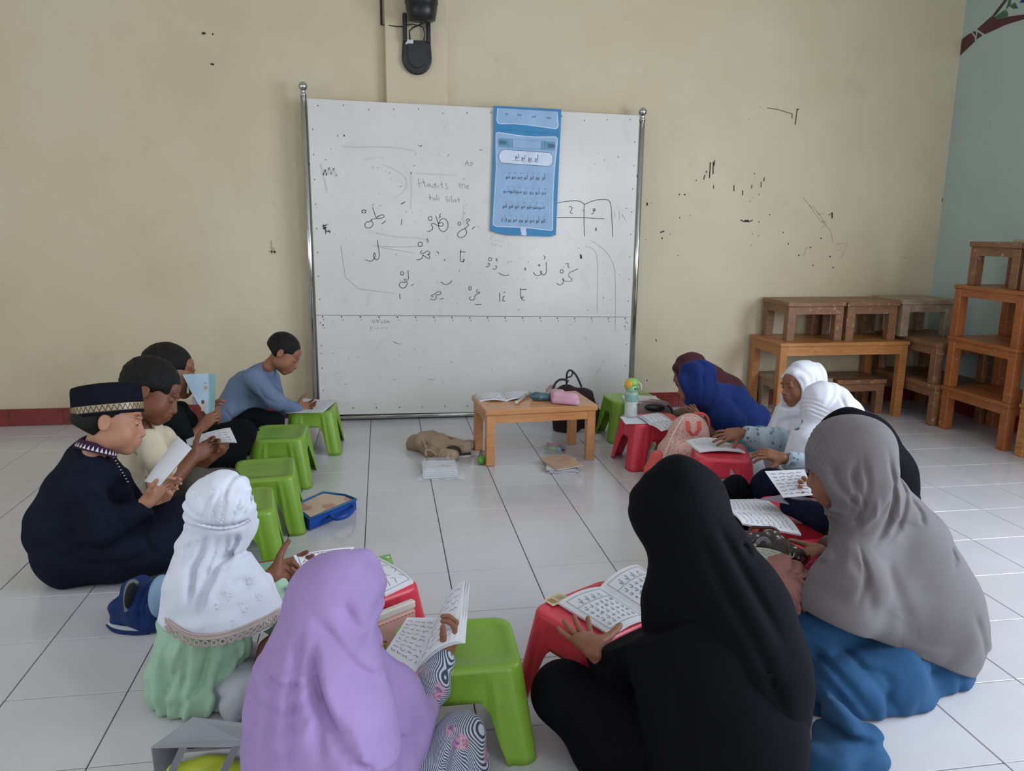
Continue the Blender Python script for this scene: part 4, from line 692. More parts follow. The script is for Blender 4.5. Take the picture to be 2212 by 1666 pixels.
table('small greyish worn table atop the dark corner stack', 3.405, 3.79, 1.66, 2.0, .524, .764, pale, .055, .03, .05, .008, group=GT)
table('dark worn low table on the floor in the corner, lowest of its stack', 3.465, 3.875, 1.35, 2.0, 0, .262, brown, .055, .03, .05, .008, group=GT)
table('dark worn low table in the corner, middle of its stack', 3.465, 3.875, 1.38, 2.0, .262, .524, brown, .055, .03, .05, .008, group=GT)
table('whitish worn low table beneath the left legs of the tall amber table', 2.61, 2.99, 1.70, 2.0, 0, .25, pale, .055, .03, .05, .008, group=GT)
table('scuffed brown low table beneath the right side of the tall amber table', 3.02, 3.38, 1.70, 2.0, 0, .235, brown, .055, .03, .05, .008, group=GT)
R = math.pi / 2
table('orange stained low table by the teal wall, bottom of the high stack', 3.49 + .20 - .27, 3.49 + .20 + .27, 1.065 - .20, 1.065 + .20, 0, .27, orange, .055, .022, .045, .006, R, group=GT)
table('orange stained low table by the teal wall, second from the floor', 3.49 + .20 - .27, 3.49 + .20 + .27, 1.065 - .20, 1.065 + .20, .27, .58, orange, .055, .022, .045, .006, R, group=GT)
table('orange stained low table by the teal wall, third from the floor', 3.49 + .20 - .27, 3.49 + .20 + .27, 1.065 - .20, 1.065 + .20, .58, .89, orange, .055, .022, .045, .006, R, group=GT)
table('small brown table on the very top of the high stack', 3.70 - .195, 3.70 + .195, 1.11 - .165, 1.11 + .165, .89, 1.145, brown, .055, .03, .05, .008, R, group=GT)
for k, (z0, z1, wd) in enumerate(((0, .29, 'bottom'), (.29, .58, 'middle'), (.58, .89, 'upper'))):
    table('amber low table of the stack cut off by the right edge, ' + wd, 3.50 + .2 - .27, 3.50 + .2 + .27, .47 - .2, .47 + .2, z0, z1, amber if k < 2 else orange, .055, .022, .045, .006, R, group=GT)
table('small brown table on top of the stack cut off by the right edge', 3.70 - .19, 3.70 + .19, .715 - .165, .715 + .165, .89, 1.145, brown, .055, .03, .05, .008, R, group=GT)
sb = thing('wood_offcut', 'short wood offcut lying on top of the highest small table', 'board', (3.66, .99, 1.145), .3)
MB().box((-.05, -.07, 0), (.05, .07, .018), .002).obj('board', pale, sb)

# ================================================================ plastic stools
def stool_meshes(mat):
    TX, TY, BX, BY, H, ZA = .145, .118, .180, .150, .235, .150
    n = 112
    def per(k, ax, ay, r):
        """k-th of n points round a rounded rectangle -> x, y, side parameter"""
        segs = [(ax - r) * 2, r * PI / 2, (ay - r) * 2, r * PI / 2] * 2
        return segs
    cols = []
    for q in range(4):                      # sides: -y, +x, +y, -x  (24 columns) then a corner (4 columns)
        for i in range(24): cols.append((q, 'side', (i + .0) / 23 * 2 - 1))
        for i in range(1, 5): cols.append((q, 'cor', i / 5))
    def pos(q, kind, u, z):
        f = 1 - z / H; ax = TX + (BX - TX) * f; ay = TY + (BY - TY) * f; r = .042 - .008 * f
        dirs = [((1, 0), (0, -1), ax, ay), ((0, 1), (1, 0), ay, ax), ((-1, 0), (0, 1), ax, ay), ((0, -1), (-1, 0), ay, ax)]
        tdir, ndir, L, N_ = dirs[q]
        if kind == 'side':
            s_ = u * (L - r); off = 0.0
            b = abs(u); g = max(0, min(1, (b - .60) / .06)); g = g * g * (3 - 2 * g)
            g2 = max(0, min(1, (b - .86) / .05))
            off = (-.0075 * (1 - g)) - .007 * max(0, 1 - abs(b - .80) / .06) * (1 - max(0, (z - .19) / .04) if z > .19 else 1)
            fade = max(0, min(1, (H - .012 - z) / .03)); off *= fade
            return (tdir[0] * s_ + ndir[0] * (N_ + off), tdir[1] * s_ + ndir[1] * (N_ + off), z)
        a = u * PI / 2; cx = tdir[0] * (L - r) + ndir[0] * (N_ - r); cy = tdir[1] * (L - r) + ndir[1] * (N_ - r)
        return (cx + r * (ndir[0] * math.cos(a) + tdir[0] * math.sin(a)), cy + r * (ndir[1] * math.cos(a) + tdir[1] * math.sin(a)), z)
    def zbot(q, kind, u):
        if kind == 'cor': return 0.0
        b = abs(u); tl = .66
        if b >= tl: return 0.0
        return ZA * (1 - (b / tl) ** 5) ** (1 / 2.6)
    nc = len(cols)
    def surf(c, z, inset):
        x, y, zz = pos(*c, z)
        if inset:
            L = math.hypot(x, y); dx, dy = {0: (0, 1), 1: (-1, 0), 2: (0, -1), 3: (1, 0)}[c[0]] if c[1] == 'side' else (-x / L, -y / L)
            x += dx * inset; y += dy * inset
        return (x, y, zz)
    TH = .0035
    seat = MB(); ZL = .150
    # skirt of the seat: from rim down to max(zbot, ZL)
    rim = [(H - .006)]
    lv = 6
    vo, vi = [], []
    for c in cols:
        zb = max(zbot(*c), ZL)
        for k in range(lv + 1):
            z = (H - .012) + (zb - (H - .012)) * k / lv
            vo.append(surf(c, z, 0)); vi.append(surf(c, z, TH))
    fs = []
    W_ = lv + 1; NB = nc * W_
    for i in range(nc):
        j = (i + 1) % nc
        for k in range(lv):
            fs.append((i * W_ + k, i * W_ + k + 1, j * W_ + k + 1, j * W_ + k))
            fs.append((NB + i * W_ + k, NB + j * W_ + k, NB + j * W_ + k + 1, NB + i * W_ + k + 1))
    seat.add(vo + vi, fs, True)
    sb_ = len(seat.v) - 2 * NB
    for i in range(nc):
        j = (i + 1) % nc
        if zbot(*cols[i]) >= ZL - .002 or zbot(*cols[j]) >= ZL - .002:
            seat.f.append(tuple(sb_ + q for q in (i * W_ + lv, NB + i * W_ + lv, NB + j * W_ + lv, j * W_ + lv))); seat.sm.append(False)
    # top: rounded rim then a slightly sunken panel
    rings = []
    for ins, dz in ((0, -.012), (.0015, -.006), (.005, -.0015), (.010, 0), (.026, 0), (.030, -.0022), (.06, -.0022), (.095, -.0018)):
        rings.append([(lambda p, ins=ins, dz=dz: (p[0] * (1 - ins / TX), p[1] * (1 - ins / TY), H + dz))(surf(c, H - .012, 0)) for c in cols])
    vs = [p for r in rings for p in r] + [(0, 0, H - .0018)]
    fs = [(a * nc + i, a * nc + (i + 1) % nc, (a + 1) * nc + (i + 1) % nc, (a + 1) * nc + i) for a in range(len(rings) - 1) for i in range(nc)]
    fs += [((len(rings) - 1) * nc + i, (len(rings) - 1) * nc + (i + 1) % nc, len(rings) * nc) for i in range(nc)]
    seat.add(vs, fs, True)
    seat_me = seat.mesh('seat')
    legs = []
    for q in range(4):
        idx = [k for k, c in enumerate(cols) if (c[0] == q and (c[1] == 'cor' or c[2] > .0)) or (c[0] == (q + 1) % 4 and c[1] == 'side' and c[2] < .0)]
        seq = [c for c in cols if c[0] == q and c[1] == 'side' and c[2] > .38] + [c for c in cols if c[0] == q and c[1] == 'cor'] + [c for c in cols if c[0] == (q + 1) % 4 and c[1] == 'side' and c[2] < -.38]
        mb = MB(); vo = []; vi = []; lv2 = 8
        for c in seq:
            zb = min(zbot(*c), ZL)
            for k in range(lv2 + 1):
                z = ZL + (zb - ZL) * k / lv2; vo.append(surf(c, z, 0)); vi.append(surf(c, z, TH))
        W2 = lv2 + 1; NB = len(seq) * W2; fs = []
        for i in range(len(seq) - 1):
            j = i + 1
            for k in range(lv2):
                fs.append((i * W2 + k, i * W2 + k + 1, j * W2 + k + 1, j * W2 + k)); fs.append((NB + i * W2 + k, NB + j * W2 + k, NB + j * W2 + k + 1, NB + i * W2 + k + 1))
            fs.append((i * W2 + lv2, NB + i * W2 + lv2, NB + j * W2 + lv2, j * W2 + lv2))
        mb.add(vo + vi, fs, True); legs.append(mb.mesh('leg'))
    for me in [seat_me] + legs: me.materials.append(mat)
    return seat_me, legs
def plast(name, hx, dirt):
    t = NT(name); v = t.coord('Object'); c = hexc(hx)
    col = t.ramp(t.noise(v, 7, 4), [(.3, tuple(x * .9 for x in c)), (.7, c)])
    s1 = t.ramp(t.noise(v, 13, 6, .75, 1.0), [(.60, (0, 0, 0)), (.72, (1, 1, 1))])
    col = t.mix(t.math('MULTIPLY', s1, .30), col, hexc(dirt))
    t.color(col); t.set(Roughness=.34); t.b.inputs['Specular IOR Level'].default_value = .45
    t.b.inputs['Subsurface Weight'].default_value = .12; t.b.inputs['Subsurface Radius'].default_value = (.02, .02, .01); t.b.inputs['Subsurface Scale'].default_value = .5
    t.bump(t.noise(v, 300, 2), .06, .001); return t.m
lime = plast('lime_green_plastic', '7da537', '5b6a2a'); rosy = plast('rose_red_plastic', 'd23a4c', '8d2a35')
SM = {'green': stool_meshes(lime), 'red': stool_meshes(rosy)}
def stool(kind, label, x, y, deg, group=None):
    t = thing('plastic_stool', label, 'stool', (x, y, .0004), math.radians(deg), group)
    se, lg = SM[kind]
    link('seat', se, None, t)
    for l in lg: link('leg', l, None, t)
    return t
GG, GRD = 'low green plastic stools', 'low red plastic stools'
stool('green', 'green plastic stool with a printed sheet, next to the whiteboard pole', -.295, 1.37, 90, GG)
stool('green', 'empty green plastic stool, second in the row from the whiteboard', -.405, .84, 90, GG)
stool('green', 'empty green plastic stool, third in the row, beside the blue zip case', -.40, .27, 97, GG)
stool('green', 'empty green plastic stool half hidden by the white hijab girl', -.435, -.11, 99, GG)
stool('green', 'big near green plastic stool under the lavender girl\'s open book', .245, -1.19, -1, GG)
stool('green', 'green plastic stool behind the water bottle by the right whiteboard pole', 1.515, 1.375, 4, GG)
stool('red', 'red plastic stool carrying the water bottle and papers', 1.465, .87, 4, GRD)
stool('red', 'red plastic stool with booklet in front of the white hijab girls', 1.575, .27, 72, GRD)
stool('red', 'red plastic stool under the wide open book beside the patterned pouch', 1.54, -.475, 75, GRD)
stool('red', 'red plastic stool with the yellow card, under the black hijab girl\'s hand', .638, -1.072, 30, GRD)
stool('red', 'red plastic stool end seen beyond the open book of the black hijab girl', 1.022, -.852, 29, GRD)
stool('red', 'red plastic stool with open book behind the lavender hijab', -.005, -.845, 33, GRD)
stool('red', 'red plastic stool beneath the patterned pouch and dusty pink bag', 1.43, -.835, 3, GRD)

# ================================================================ people
def skin_mat(name, hx):
    t = NT(name); c = hexc(hx)
    at_ = t.node('ShaderNodeAttribute'); at_.attribute_name = 'tint'
    v = t.coord('Object')
    n = t.ramp(t.noise(v, 30, 4), [(.3, tuple(x * .93 for x in c)), (.7, tuple(x * 1.03 for x in c))])
    t.color(t.mix(1.0, n, at_.outputs[0], 'MULTIPLY')); t.set(Roughness=.52)
    t.b.inputs['Specular IOR Level'].default_value = .38
    t.b.inputs['Subsurface Weight'].default_value = .10; t.b.inputs['Subsurface Radius'].default_value = (.008, .004, .002)
    t.bump(t.noise(v, 220, 2), .06, .001); return t.m
skin_a = skin_mat('light_brown_skin', 'ae7d64'); skin_b = skin_mat('brown_skin', '8c5d46'); skin_c = skin_mat('deep_brown_skin', '784a36')
t = NT('black_hair'); v = t.coord('Object', (1, 1, 1))
t.color(t.ramp(t.noise(v, 90, 4, .7), [(.3, hexc('0e0d0f')), (.75, hexc('24211f'))])); t.set(Roughness=.55); t.b.inputs['Specular IOR Level'].default_value = .18
t.bump(t.noise(v, 170, 4, .75), .55, .006); hair_m = t.m
eye_m = plain('dark_eye', '1a1412', .15, .6)

def Lp(H, p):
    c, r, f, u, s = H; c = np.array(c); return c + s * (p[0] * np.array(r) + p[1] * np.array(f) + p[2] * np.array(u))
def Lr(H, p, r): return np.append(Lp(H, p), r * H[4])
def HR(H): return np.array([H[1], H[2], H[3]])
def head_ops(S, H, chub=1.0):
    R = HR(H); s = H[4]
    E_ = lambda p, r, k: S.e(Lp(H, p), np.array(r) * s, R, k * s)
    C_ = lambda a, ra, b, rb, k: S.c(Lr(H, a, ra), Lr(H, b, rb), k * s)
    E_((0, -.018, .034), (.072, .088, .077), .02)
    E_((0, .030, -.030), (.056 * chub, .060, .074), .030)
    E_((0, .066, -.090), (.020, .017, .016), .030)
    for q in (-1, 1):
        E_((q * .034, .048, -.042), (.026 * chub, .028, .030), .030)
        E_((q * .045, .005, -.062), (.018 * chub, .034, .026), .030)
    E_((0, .070, .040), (.045, .016, .026), .03)
    S.se(Lp(H, (-.030, .101, -.002)), np.array((.017, .012, .011)) * s, R, .014 * s)
    S.se(Lp(H, (.030, .101, -.002)), np.array((.017, .012, .011)) * s, R, .014 * s)
    for q in (-1, 1):
        E_((q * .030, .077, -.002), (.0155, .0135, .0115), .006)
        E_((q * .030, .087, .018), (.019, .008, .0055), .012)
    C_((0, .087, .004), .0065, (0, .103, -.034), .0100, .012)
    for q in (-1, 1): E_((q * .0125, .094, -.038), (.0075, .0085, .0065), .007)
    E_((0, .086, -.062), (.026, .014, .020), .02)
    E_((0, .0985, -.0585), (.019, .0065, .0048), .004)
    E_((0, .0965, -.0685), (.016, .0070, .0052), .004)
    S.se(Lp(H, (0, .1045, -.0632)), np.array((.021, .008, .0013)) * s, R, .003 * s)
    for q in (-1, 1):
        E_((q * .073, -.004, -.012), (.006, .014, .026), .008)
        E_((q * .0785, -.010, -.010), (.0050, .016, .027), .006)
        S.se(Lp(H, (q * .084, -.003, -.008)), np.array((.005, .010, .017)) * s, R, .006 * s)
def tint_head(V, H, T):
    c, r, f, u, s = H
    P = (V - np.array(c)) / s; x = np.abs(P @ np.array(r)); y = P @ np.array(f); z = P @ np.array(u)
    def blend(m, col):
        m = np.clip(m, 0, 1)[:, None]; T[:] = T * (1 - m) + np.array(col) * m
    g = lambda d, w: np.exp(-(d / w) ** 2)
    front = np.clip((y - .045) * 60, 0, 1)
    blend(.55 * front * g(z + .0635, .0075) * g(x, .018), (.78, .50, .48))
    blend(.45 * front * g(y - .07, .05) * g(z + .040, .022) * g(x - .036, .02), (1.05, .86, .82))
    xb = np.clip((x - .013) / .036, 0, 1); zb = .0195 + .006 * np.sin(xb * 2.2)
    blend(.7 * front * (np.abs(z - zb) < .0036) * (x > .014) * (x < .044), (.22, .18, .17))
    zl = -.0085 + .35 * (x - .030) ** 2 / .016
    blend(.85 * front * (np.abs(z - zl) < .0020) * (x > .018) * (x < .042), (.16, .13, .12))
    blend(.5 * front * g(z + .046, .003) * g(x - .009, .004), (.35, .25, .22))
def hand_ops(S, A, X, Y, Z, sz, curls, spread=1.0, thumb=(.85, .5, -.25), tcurl=.3):
    """hand from wrist A: X towards the thumb, Y along the fingers, Z out of the back of the hand"""
    A, X, Y, Z = (np.array(q, float) for q in (A, X, Y, Z)); k = sz / .14
    P = lambda x, y, z, r: np.append(A + k * (x * X + y * Y + z * Z), r * k)
    S.c(P(.004, -.012, 0, .0165), P(.006, .010, 0, .0165), .012 * k, (Z, .8))
    for x, l in ((.021, .062), (.007, .066), (-.007, .064), (-.020, .058)):
        S.c(P(x * .55, .006, 0, .0125), P(x, l, .001, .0098), .010 * k)
    S.e(A + k * (.0 * X + .036 * Y - .004 * Z), np.array((.027, .034, .0105)) * k, np.array([X, Y, Z]), .012 * k)
    fl = ((.0215, .062, (.030, .019, .016), .0072), (.0072, .067, (.033, .022, .017), .0075), (-.0072, .064, (.030, .020, .016), .0070), (-.0205, .057, (.023, .015, .014), .0062))
    for i, (x, y, seg, r) in enumerate(fl):
        c = curls[i] if hasattr(curls[0], '__len__') else curls
        p = np.array((x, y, .001)); an = 0; sp = spread * (.16, .04, -.08, -.24)[i]
        for j, L in enumerate(seg):
            an += c[j]
            d = np.array((math.sin(sp) * math.cos(an), math.cos(sp) * math.cos(an), -math.sin(an)))
            q = p + d * L
            S.c(P(*p, r * (1 - .06 * j)), P(*q, r * (1 - .06 * (j + 1))), .003 * k)
            p = q
    a = np.array((.014, .016, -.004)); td = np.array(thumb, float); td /= np.linalg.norm(td)
    b = a + td * .036
    d2 = td + np.array((-.25, .9, -.35)) * tcurl; d2 /= np.linalg.norm(d2); c_ = b + d2 * .026
    d3 = d2 + np.array((-.35, .6, -.25)) * tcurl; d3 /= np.linalg.norm(d3); e_ = c_ + d3 * .021
    S.c(P(*a, .0145), P(*b, .0098), .012 * k); S.c(P(*b, .0095), P(*c_, .0082), .003 * k); S.c(P(*c_, .0082), P(*e_, .0068), .003 * k)
def frame(wrist, tip, thumbside, flip=1):
    A, B, C_ = (np.array(q[:3], float) for q in (wrist, tip, thumbside))
    Y = B - A; Y /= np.linalg.norm(Y); X = C_ - A; X -= Y * (X @ Y); X /= np.linalg.norm(X)
    return X, Y, np.cross(X, Y) * flip
def person(label, base, skin, H, body, hands=(), chub=1.0, hh=.0036):
    """root + one continuous body mesh: coarse trunk, fine head, fine hands with their forearms"""
    t = thing('person', label, 'person', (base[0], base[1], 0)); b0 = np.array((base[0], base[1], 0))
    Vs, Qs, Ts = [], [], []
    def push(V, Q, T): Qs.append(Q + sum(len(x) for x in Vs)); Vs.append(V); Ts.append(T)
    hooded = 'hijab' in label or 'hood' in label
    if body:
        S = Sdf(.011, .03)
        for q in body: S.chain(*[tuple(v[:3]) + (v[3] * (.55 if hooded else .78),) for v in q])
        S.cut((0, 0, .012), (0, 0, -1)); V, Q = S.arrays(); push(V, Q, np.ones((len(V), 3)))
    if H is not None:
        S = Sdf(hh, .02); head_ops(S, H, chub)
        nr = .030 if hooded else .038
        S.c(Lr(H, (0, -.020, -.055), nr), Lr(H, (0, -.032, -.115), nr), .02)
        V, Q = S.arrays(); T = np.ones((len(V), 3)); tint_head(V, H, T); push(V, Q, T)
    for h in hands:
        S = Sdf(h.get('h', .0026), .012); w_ = np.array(h['w'], float)[:3]
        X, Y, Z = frame(h['w'], h['tip'], h['th'], h.get('flip', 1))
        hand_ops(S, w_, X, Y, Z, h.get('sz', .135), h.get('curl', (.3, .35, .25)), h.get('spread', 1), h.get('thumb', (.85, .5, -.25)), h.get('tc', .3))
        if 'el' in h:
            e_ = np.array(h['el'], float)[:3]; f = h.get('fr', (.017, .026)); S.c(np.append(w_ + Y * .004, f[0]), np.append(e_, f[1]), .012)
        V, Q = S.arrays(); T = np.ones((len(V), 3)); push(V, Q, T)
    V = np.concatenate(Vs) - b0; Q = np.concatenate(Qs); T = np.concatenate(Ts)
    me = mesh_np(V, Q, name='body'); me.materials.append(skin)
    ca = me.color_attributes.new('tint', 'FLOAT_COLOR', 'POINT'); ca.data.foreach_set('color', np.c_[T, np.ones(len(T))].astype(np.float32).ravel())
    link('body', me, None, t)
    return t
def hair(H, parent, cap=(.083, .102, .089), hl=.052, tilt=0.0, side=-.012, nape=-.045, rough=.0022, h=.0042, k=.012):
    """short hair: swollen skull with the face, ears and neck carved away"""
    R = HR(H); s = H[4]; S = Sdf(h, .01)
    S.e(Lp(H, (0, -.022, .036)), np.array(cap) * s, R, .01)
    S.e(Lp(H, (0, -.050, -.012)), np.array((.070, .066, .060)) * s, R, .02 * s)
    S.rumple(rough * .35, 420, 5, 4).rumple(rough * .25, 150, 9, 3)
    S.se(Lp(H, (0, .118, -.012)), np.array((.070, .075, hl + .012)) * s, R, k * s)
    for q in (-1, 1):
        S.se(Lp(H, (q * .080, .002, -.030)), np.array((.026, .028, .036)) * s, R, .008 * s)
        S.se(Lp(H, (q * .080, .045, -.035)), np.array((.05, .038, .055)) * s, R, .010 * s)
    S.cut(Lp(H, (0, -.05, nape)), -np.array(H[3]) - .45 * np.array(H[2]), .01)
    return S.obj('hair', hair_m, parent)
def hood_ops(S, H, g=0.0, face=True, neck=None, brim=True, open_=(.060, .080, .088), oc=(0, .128, -.026), pleat=False):
    R = HR(H); s = H[4]; E_ = lambda p, r, k: S.e(Lp(H, p), np.array(r) * s, R, k * s)
    E_((0, -.022, .030), (.090 + g, .108 + g, .100 + g), .02)
    E_((0, .022, -.030), (.078 + g, .074 + g, .098 + g), .04)
    E_((0, -.02, -.075), (.072 + g, .078 + g, .07), .05)
    if brim: S.c(Lr(H, (-.048, .068, .052), .017), Lr(H, (.048, .068, .052), .017), .03 * s)
    if neck is not None: S.c(Lr(H, (0, -.025, -.06), .078 + g), neck, .05)
def face_hole(S, H, open_=(.057, .080, .080), oc=(0, .128, -.020), k=.006):
    S.se(Lp(H, oc), np.array(open_) * H[4], HR(H), k * H[4])
def face_pleats(S, H, n=6, amp=.0026, w=.055, per=.0135):
    """stitched pleats on the stiff band that frames the forehead"""
    c, r, f, u, s = (np.array(q, float) for q in H)
    def fn(X, Y, Z):
        px, py, pz = X - c[0], Y - c[1], Z - c[2]
        y = (px * f[0] + py * f[1] + pz * f[2]) / s; z = (px * u[0] + py * u[1] + pz * u[2]) / s
        m_ = np.clip((y - .015) / .015, 0, 1) * np.clip((.085 - y) / .01, 0, 1) * np.clip((z + .02) / .03, 0, 1)
        return amp * m_ * np.sin((y - .35 * z) * 2 * np.pi / per)
    S.disp(fn)
FLOORCUT = ((0, 0, .003), (0, 0, -1))

navy_black = cloth('navy_black_cotton', '171b28', .8, .05); grey_blue = cloth('grey_blue_knit', '6c7c96', .9, .05, .05, 300)
dark_green = cloth('dark_green_jersey', '131b18', .9, .05); cream_c = cloth('cream_cotton', 'd2c5ae', .85, .05); black_c = cloth('black_trousers_cloth', '111216', .85, .05)
taupe_c = cloth('grey_brown_cloth', '574f4a', .9, .05); white_c = cloth('white_embroidered_cotton', 'd9ddea', .8, .05); mint = cloth('mint_green_cotton', '9fc0a6', .85, .05)
greyknit = cloth('heather_grey_jersey', 'b3b6bf', .9, .05, .08, 500); lav = cloth('lavender_jersey', 'a18abd', .72, .05, .03); maroon = cloth('maroon_jersey', '4c2a2e', .85, .05)
royal = cloth('navy_blue_jersey', '1e2f66', .8, .05); white_j = cloth('white_jersey', 'd8d9e4', .8, .05, .03); black_j = cloth('black_jersey', '0e0e13', .8, .05, .03)
grey_j = cloth('warm_grey_jersey', '6f6a6c', .72, .05, .03); denim = cloth('dusty_blue_jersey', '2b4f74', .8, .05, .04); navy_c = cloth('navy_cotton', '12172a', .85, .05)
rust = cloth('red_brown_cuff', '5b3a38', .9, .05); gold = plain('gold_brocade', '9a8563', .35, .6)
def striped(name):
    t = NT(name); v = t.coord('Object', (1, 1, 1), (.3, .5, .55))
    wv = t.node('ShaderNodeTexWave', wave_type='BANDS', bands_direction='X'); t.l.new(v, wv.inputs[0]); wv.inputs['Scale'].default_value = 105; wv.inputs['Distortion'].default_value = 1.5; wv.inputs['Detail'].default_value = 1; wv.inputs['Detail Scale'].default_value = .3
    col = t.ramp(wv.outputs['Fac'], [(.45, hexc('3a4159')), (.55, hexc('b9bfca'))])
    vo = t.node('ShaderNodeTexVoronoi'); t.l.new(v, vo.inputs['Vector']); vo.inputs['Scale'].default_value = 17
    f = t.ramp(t.math('ADD', vo.outputs['Distance'], t.math('MULTIPLY', t.noise(v, 60, 3), .35)), [(.42, (1, 1, 1)), (.52, (0, 0, 0))])
    pick = t.ramp(vo.outputs['Color'], [(.30, (0, 0, 0)), (.36, (1, 1, 1))])
    fc = t.ramp(t.noise(v, 75, 2), [(.35, hexc('8c4a66')), (.55, hexc('c79aae')), (.7, hexc('7a5a8c'))])
    t.color(t.mix(t.math('MULTIPLY', f, pick), col, fc)); t.set(Roughness=.85); return t.m
stripe_m = striped('striped_floral_cotton')
def floral(name, basec, spot, sc=30, thr=.36):
    t = NT(name); v = t.coord('Object'); vo = t.node('ShaderNodeTexVoronoi'); t.l.new(v, vo.inputs['Vector']); vo.inputs['Scale'].default_value = sc
    f = t.ramp(t.math('ADD', vo.outputs['Distance'], t.math('MULTIPLY', t.noise(v, 90, 2), .4)), [(thr, (1, 1, 1)), (thr + .08, (0, 0, 0))])
    col = t.mix(f, hexc(basec), hexc(spot)); t.color(col); t.set(Roughness=.85); return t.m
pale_floral = floral('pale_blue_floral_cotton', 'a9b7c2', '5d7286', 34, .42)
def part(name, S, mat, who, **kw):
    S.cut(*FLOORCUT); return S.obj(name, mat, who, **kw)

# ---- boy in grey-blue shirt by the whiteboard
H = ((-0.430,1.300,0.538),(0.006929,-0.971,0.240),(0.823,-0.130,-0.552),(0.567,0.201,0.799),0.88)
p = person('boy in grey-blue long sleeves leaning on a green stool beside the whiteboard', (-0.676,1.300,0.051), skin_b, H,
    [[(-0.530,1.310,0.419,0.02939), (-0.625,1.300,0.328,0.07336), (-0.699,1.280,0.209,0.083)]],
    [dict(w=(-0.376,1.270,0.253,0.002461), tip=(-0.302,1.300,0.249,0.002486), th=(-0.366,1.300,0.286,0.002475), el=(-0.461,1.200,0.291,0.002408), curl=(.5,.6,.4), sz=.125)])
hair(H, p, (.080, .099, .086), .050, rough=.0012, nape=-.035)
S = Sdf(.007, .03)
S.c((-0.521,1.310,0.456,0.04646), (-0.563,1.310,0.412,0.06851), k=.03)
S.chain((-0.543,1.310,0.434,0.04648), (-0.631,1.300,0.348,0.09281), (-0.702,1.280,0.235,0.09751)).c((-0.520,1.420,0.382,0.05035), (-0.609,1.360,0.353,0.08426))
S.c((-0.498,1.330,0.349,0.03955), (-0.614,1.280,0.257,0.08308))
S.chain((-0.569,1.170,0.437,0.05435), (-0.458,1.150,0.313,0.0416), (-0.374,1.250,0.250,0.0294), k=.02).chain((-0.511,1.430,0.349,0.04551), (-0.463,1.420,0.193,0.03055), (-0.391,1.400,0.222,0.02792), k=.02)
S.rumple(.0022, 75, 3).crease([(-0.536,1.200,0.397), (-0.494,1.200,0.322), (-0.433,1.200,0.291)], .008, .005).crease([(-0.738,1.200,0.280), (-0.684,1.200,0.216), (-0.592,1.200,0.214)], .010, .006)
part('shirt', S, grey_blue, p)
S = Sdf(.008, .03); S.chain((-0.704,1.280,0.121,0.09806), (-0.567,1.180,0.193,0.07675), (-0.482,1.120,0.211,0.05688)).chain((-0.483,1.120,0.206,0.05452), (-0.548,1.100,0.116,0.05673), (-0.693,1.140,0.085,0.06179)).c((-0.693,1.400,0.049,0.08602), (-0.547,1.450,0.083,0.06164))
S.rumple(.003, 45, 8); part('trousers', S, black_c, p)

# ---- boy in dark green hidden by his raised book
H = ((-0.826,0.630,0.574),(0.146,-0.970,0.193),(0.981,0.117,-0.152),(0.124,0.212,0.969),1.02)
p = person('boy in dark green t-shirt, face half hidden by a raised pale blue book', (-0.909,0.630,0.209), skin_b, H,
    [[(-0.871,0.630,0.460,0.04044), (-0.886,0.630,0.377,0.06903), (-0.917,0.630,0.230,0.08999)]],
    [dict(w=(-0.696,0.530,0.343,0.001995), tip=(-0.651,0.550,0.390,0.002005), th=(-0.713,0.570,0.387,0.002011), el=(-0.765,0.470,0.288,0.001961), fr=(.019,.029), curl=(.75,1.0,.6), sz=.135, flip=-1),
     dict(w=(-0.670,0.750,0.340,0.002124), tip=(-0.678,0.730,0.406,0.002104), th=(-0.684,0.680,0.369,0.002079), el=(-0.780,0.790,0.190,0.002155), curl=(.7,.8,.5), sz=.13)])
hair(H, p, (.083, .104, .090), .050, rough=.0022)
S = Sdf(.007, .03)
S.chain((-0.868,0.630,0.443,0.05263), (-0.889,0.630,0.346,0.08949), (-0.914,0.630,0.198,0.107)).chain((-0.803,0.510,0.408,0.05111), (-0.760,0.470,0.336,0.04694), k=.02).chain((-0.834,0.730,0.372,0.05024), (-0.802,0.770,0.307,0.04254))
S.rumple(.0025, 70, 5); part('shirt', S, dark_green, p)
S = Sdf(.008, .03); S.chain((-0.893,0.630,0.165,0.0925), (-0.713,0.550,0.257,0.08063), (-0.560,0.680,0.279,0.06306)).chain((-0.560,0.680,0.272,0.06309), (-0.597,0.630,0.186,0.06244), (-0.766,0.510,0.198,0.06782)).c((-0.757,0.830,0.188,0.07413), (-0.545,0.880,0.189,0.05796))
S.rumple(.003, 45, 2); part('trousers', S, black_c, p)

# ---- boy in cream shirt
H = ((-0.794,0.220,0.574),(0.08147,-0.953,0.292),(0.904,-0.05249,-0.424),(0.419,0.298,0.857),1.03)
p = person('boy in cream v-neck shirt with black fringe reading a small open book', (-0.839,0.220,0.177), skin_c, H,
    [[(-0.839,0.230,0.466,0.05025), (-0.832,0.220,0.366,0.06847), (-0.827,0.190,0.225,0.0829)]],
    [dict(w=(-0.629,0.09,0.345,0.001749), tip=(-0.579,0.130,0.372,0.001774), th=(-0.611,0.110,0.375,0.001759), el=(-0.679,0.02,0.294,0.001711), fr=(.021,.032), curl=(.5,.9,.6), sz=.145),
     dict(w=(-0.621,0.310,0.274,0.001885), tip=(-0.553,0.310,0.326,0.001885), th=(-0.616,0.270,0.340,0.001854), el=(-0.726,0.330,0.173,0.001899), fr=(.02,.03), curl=(.5,.8,.5), sz=.14, flip=-1)])
S = hair(H, p, (.086, .106, .093), .036, rough=.0034)
S = Sdf(.0065, .03)
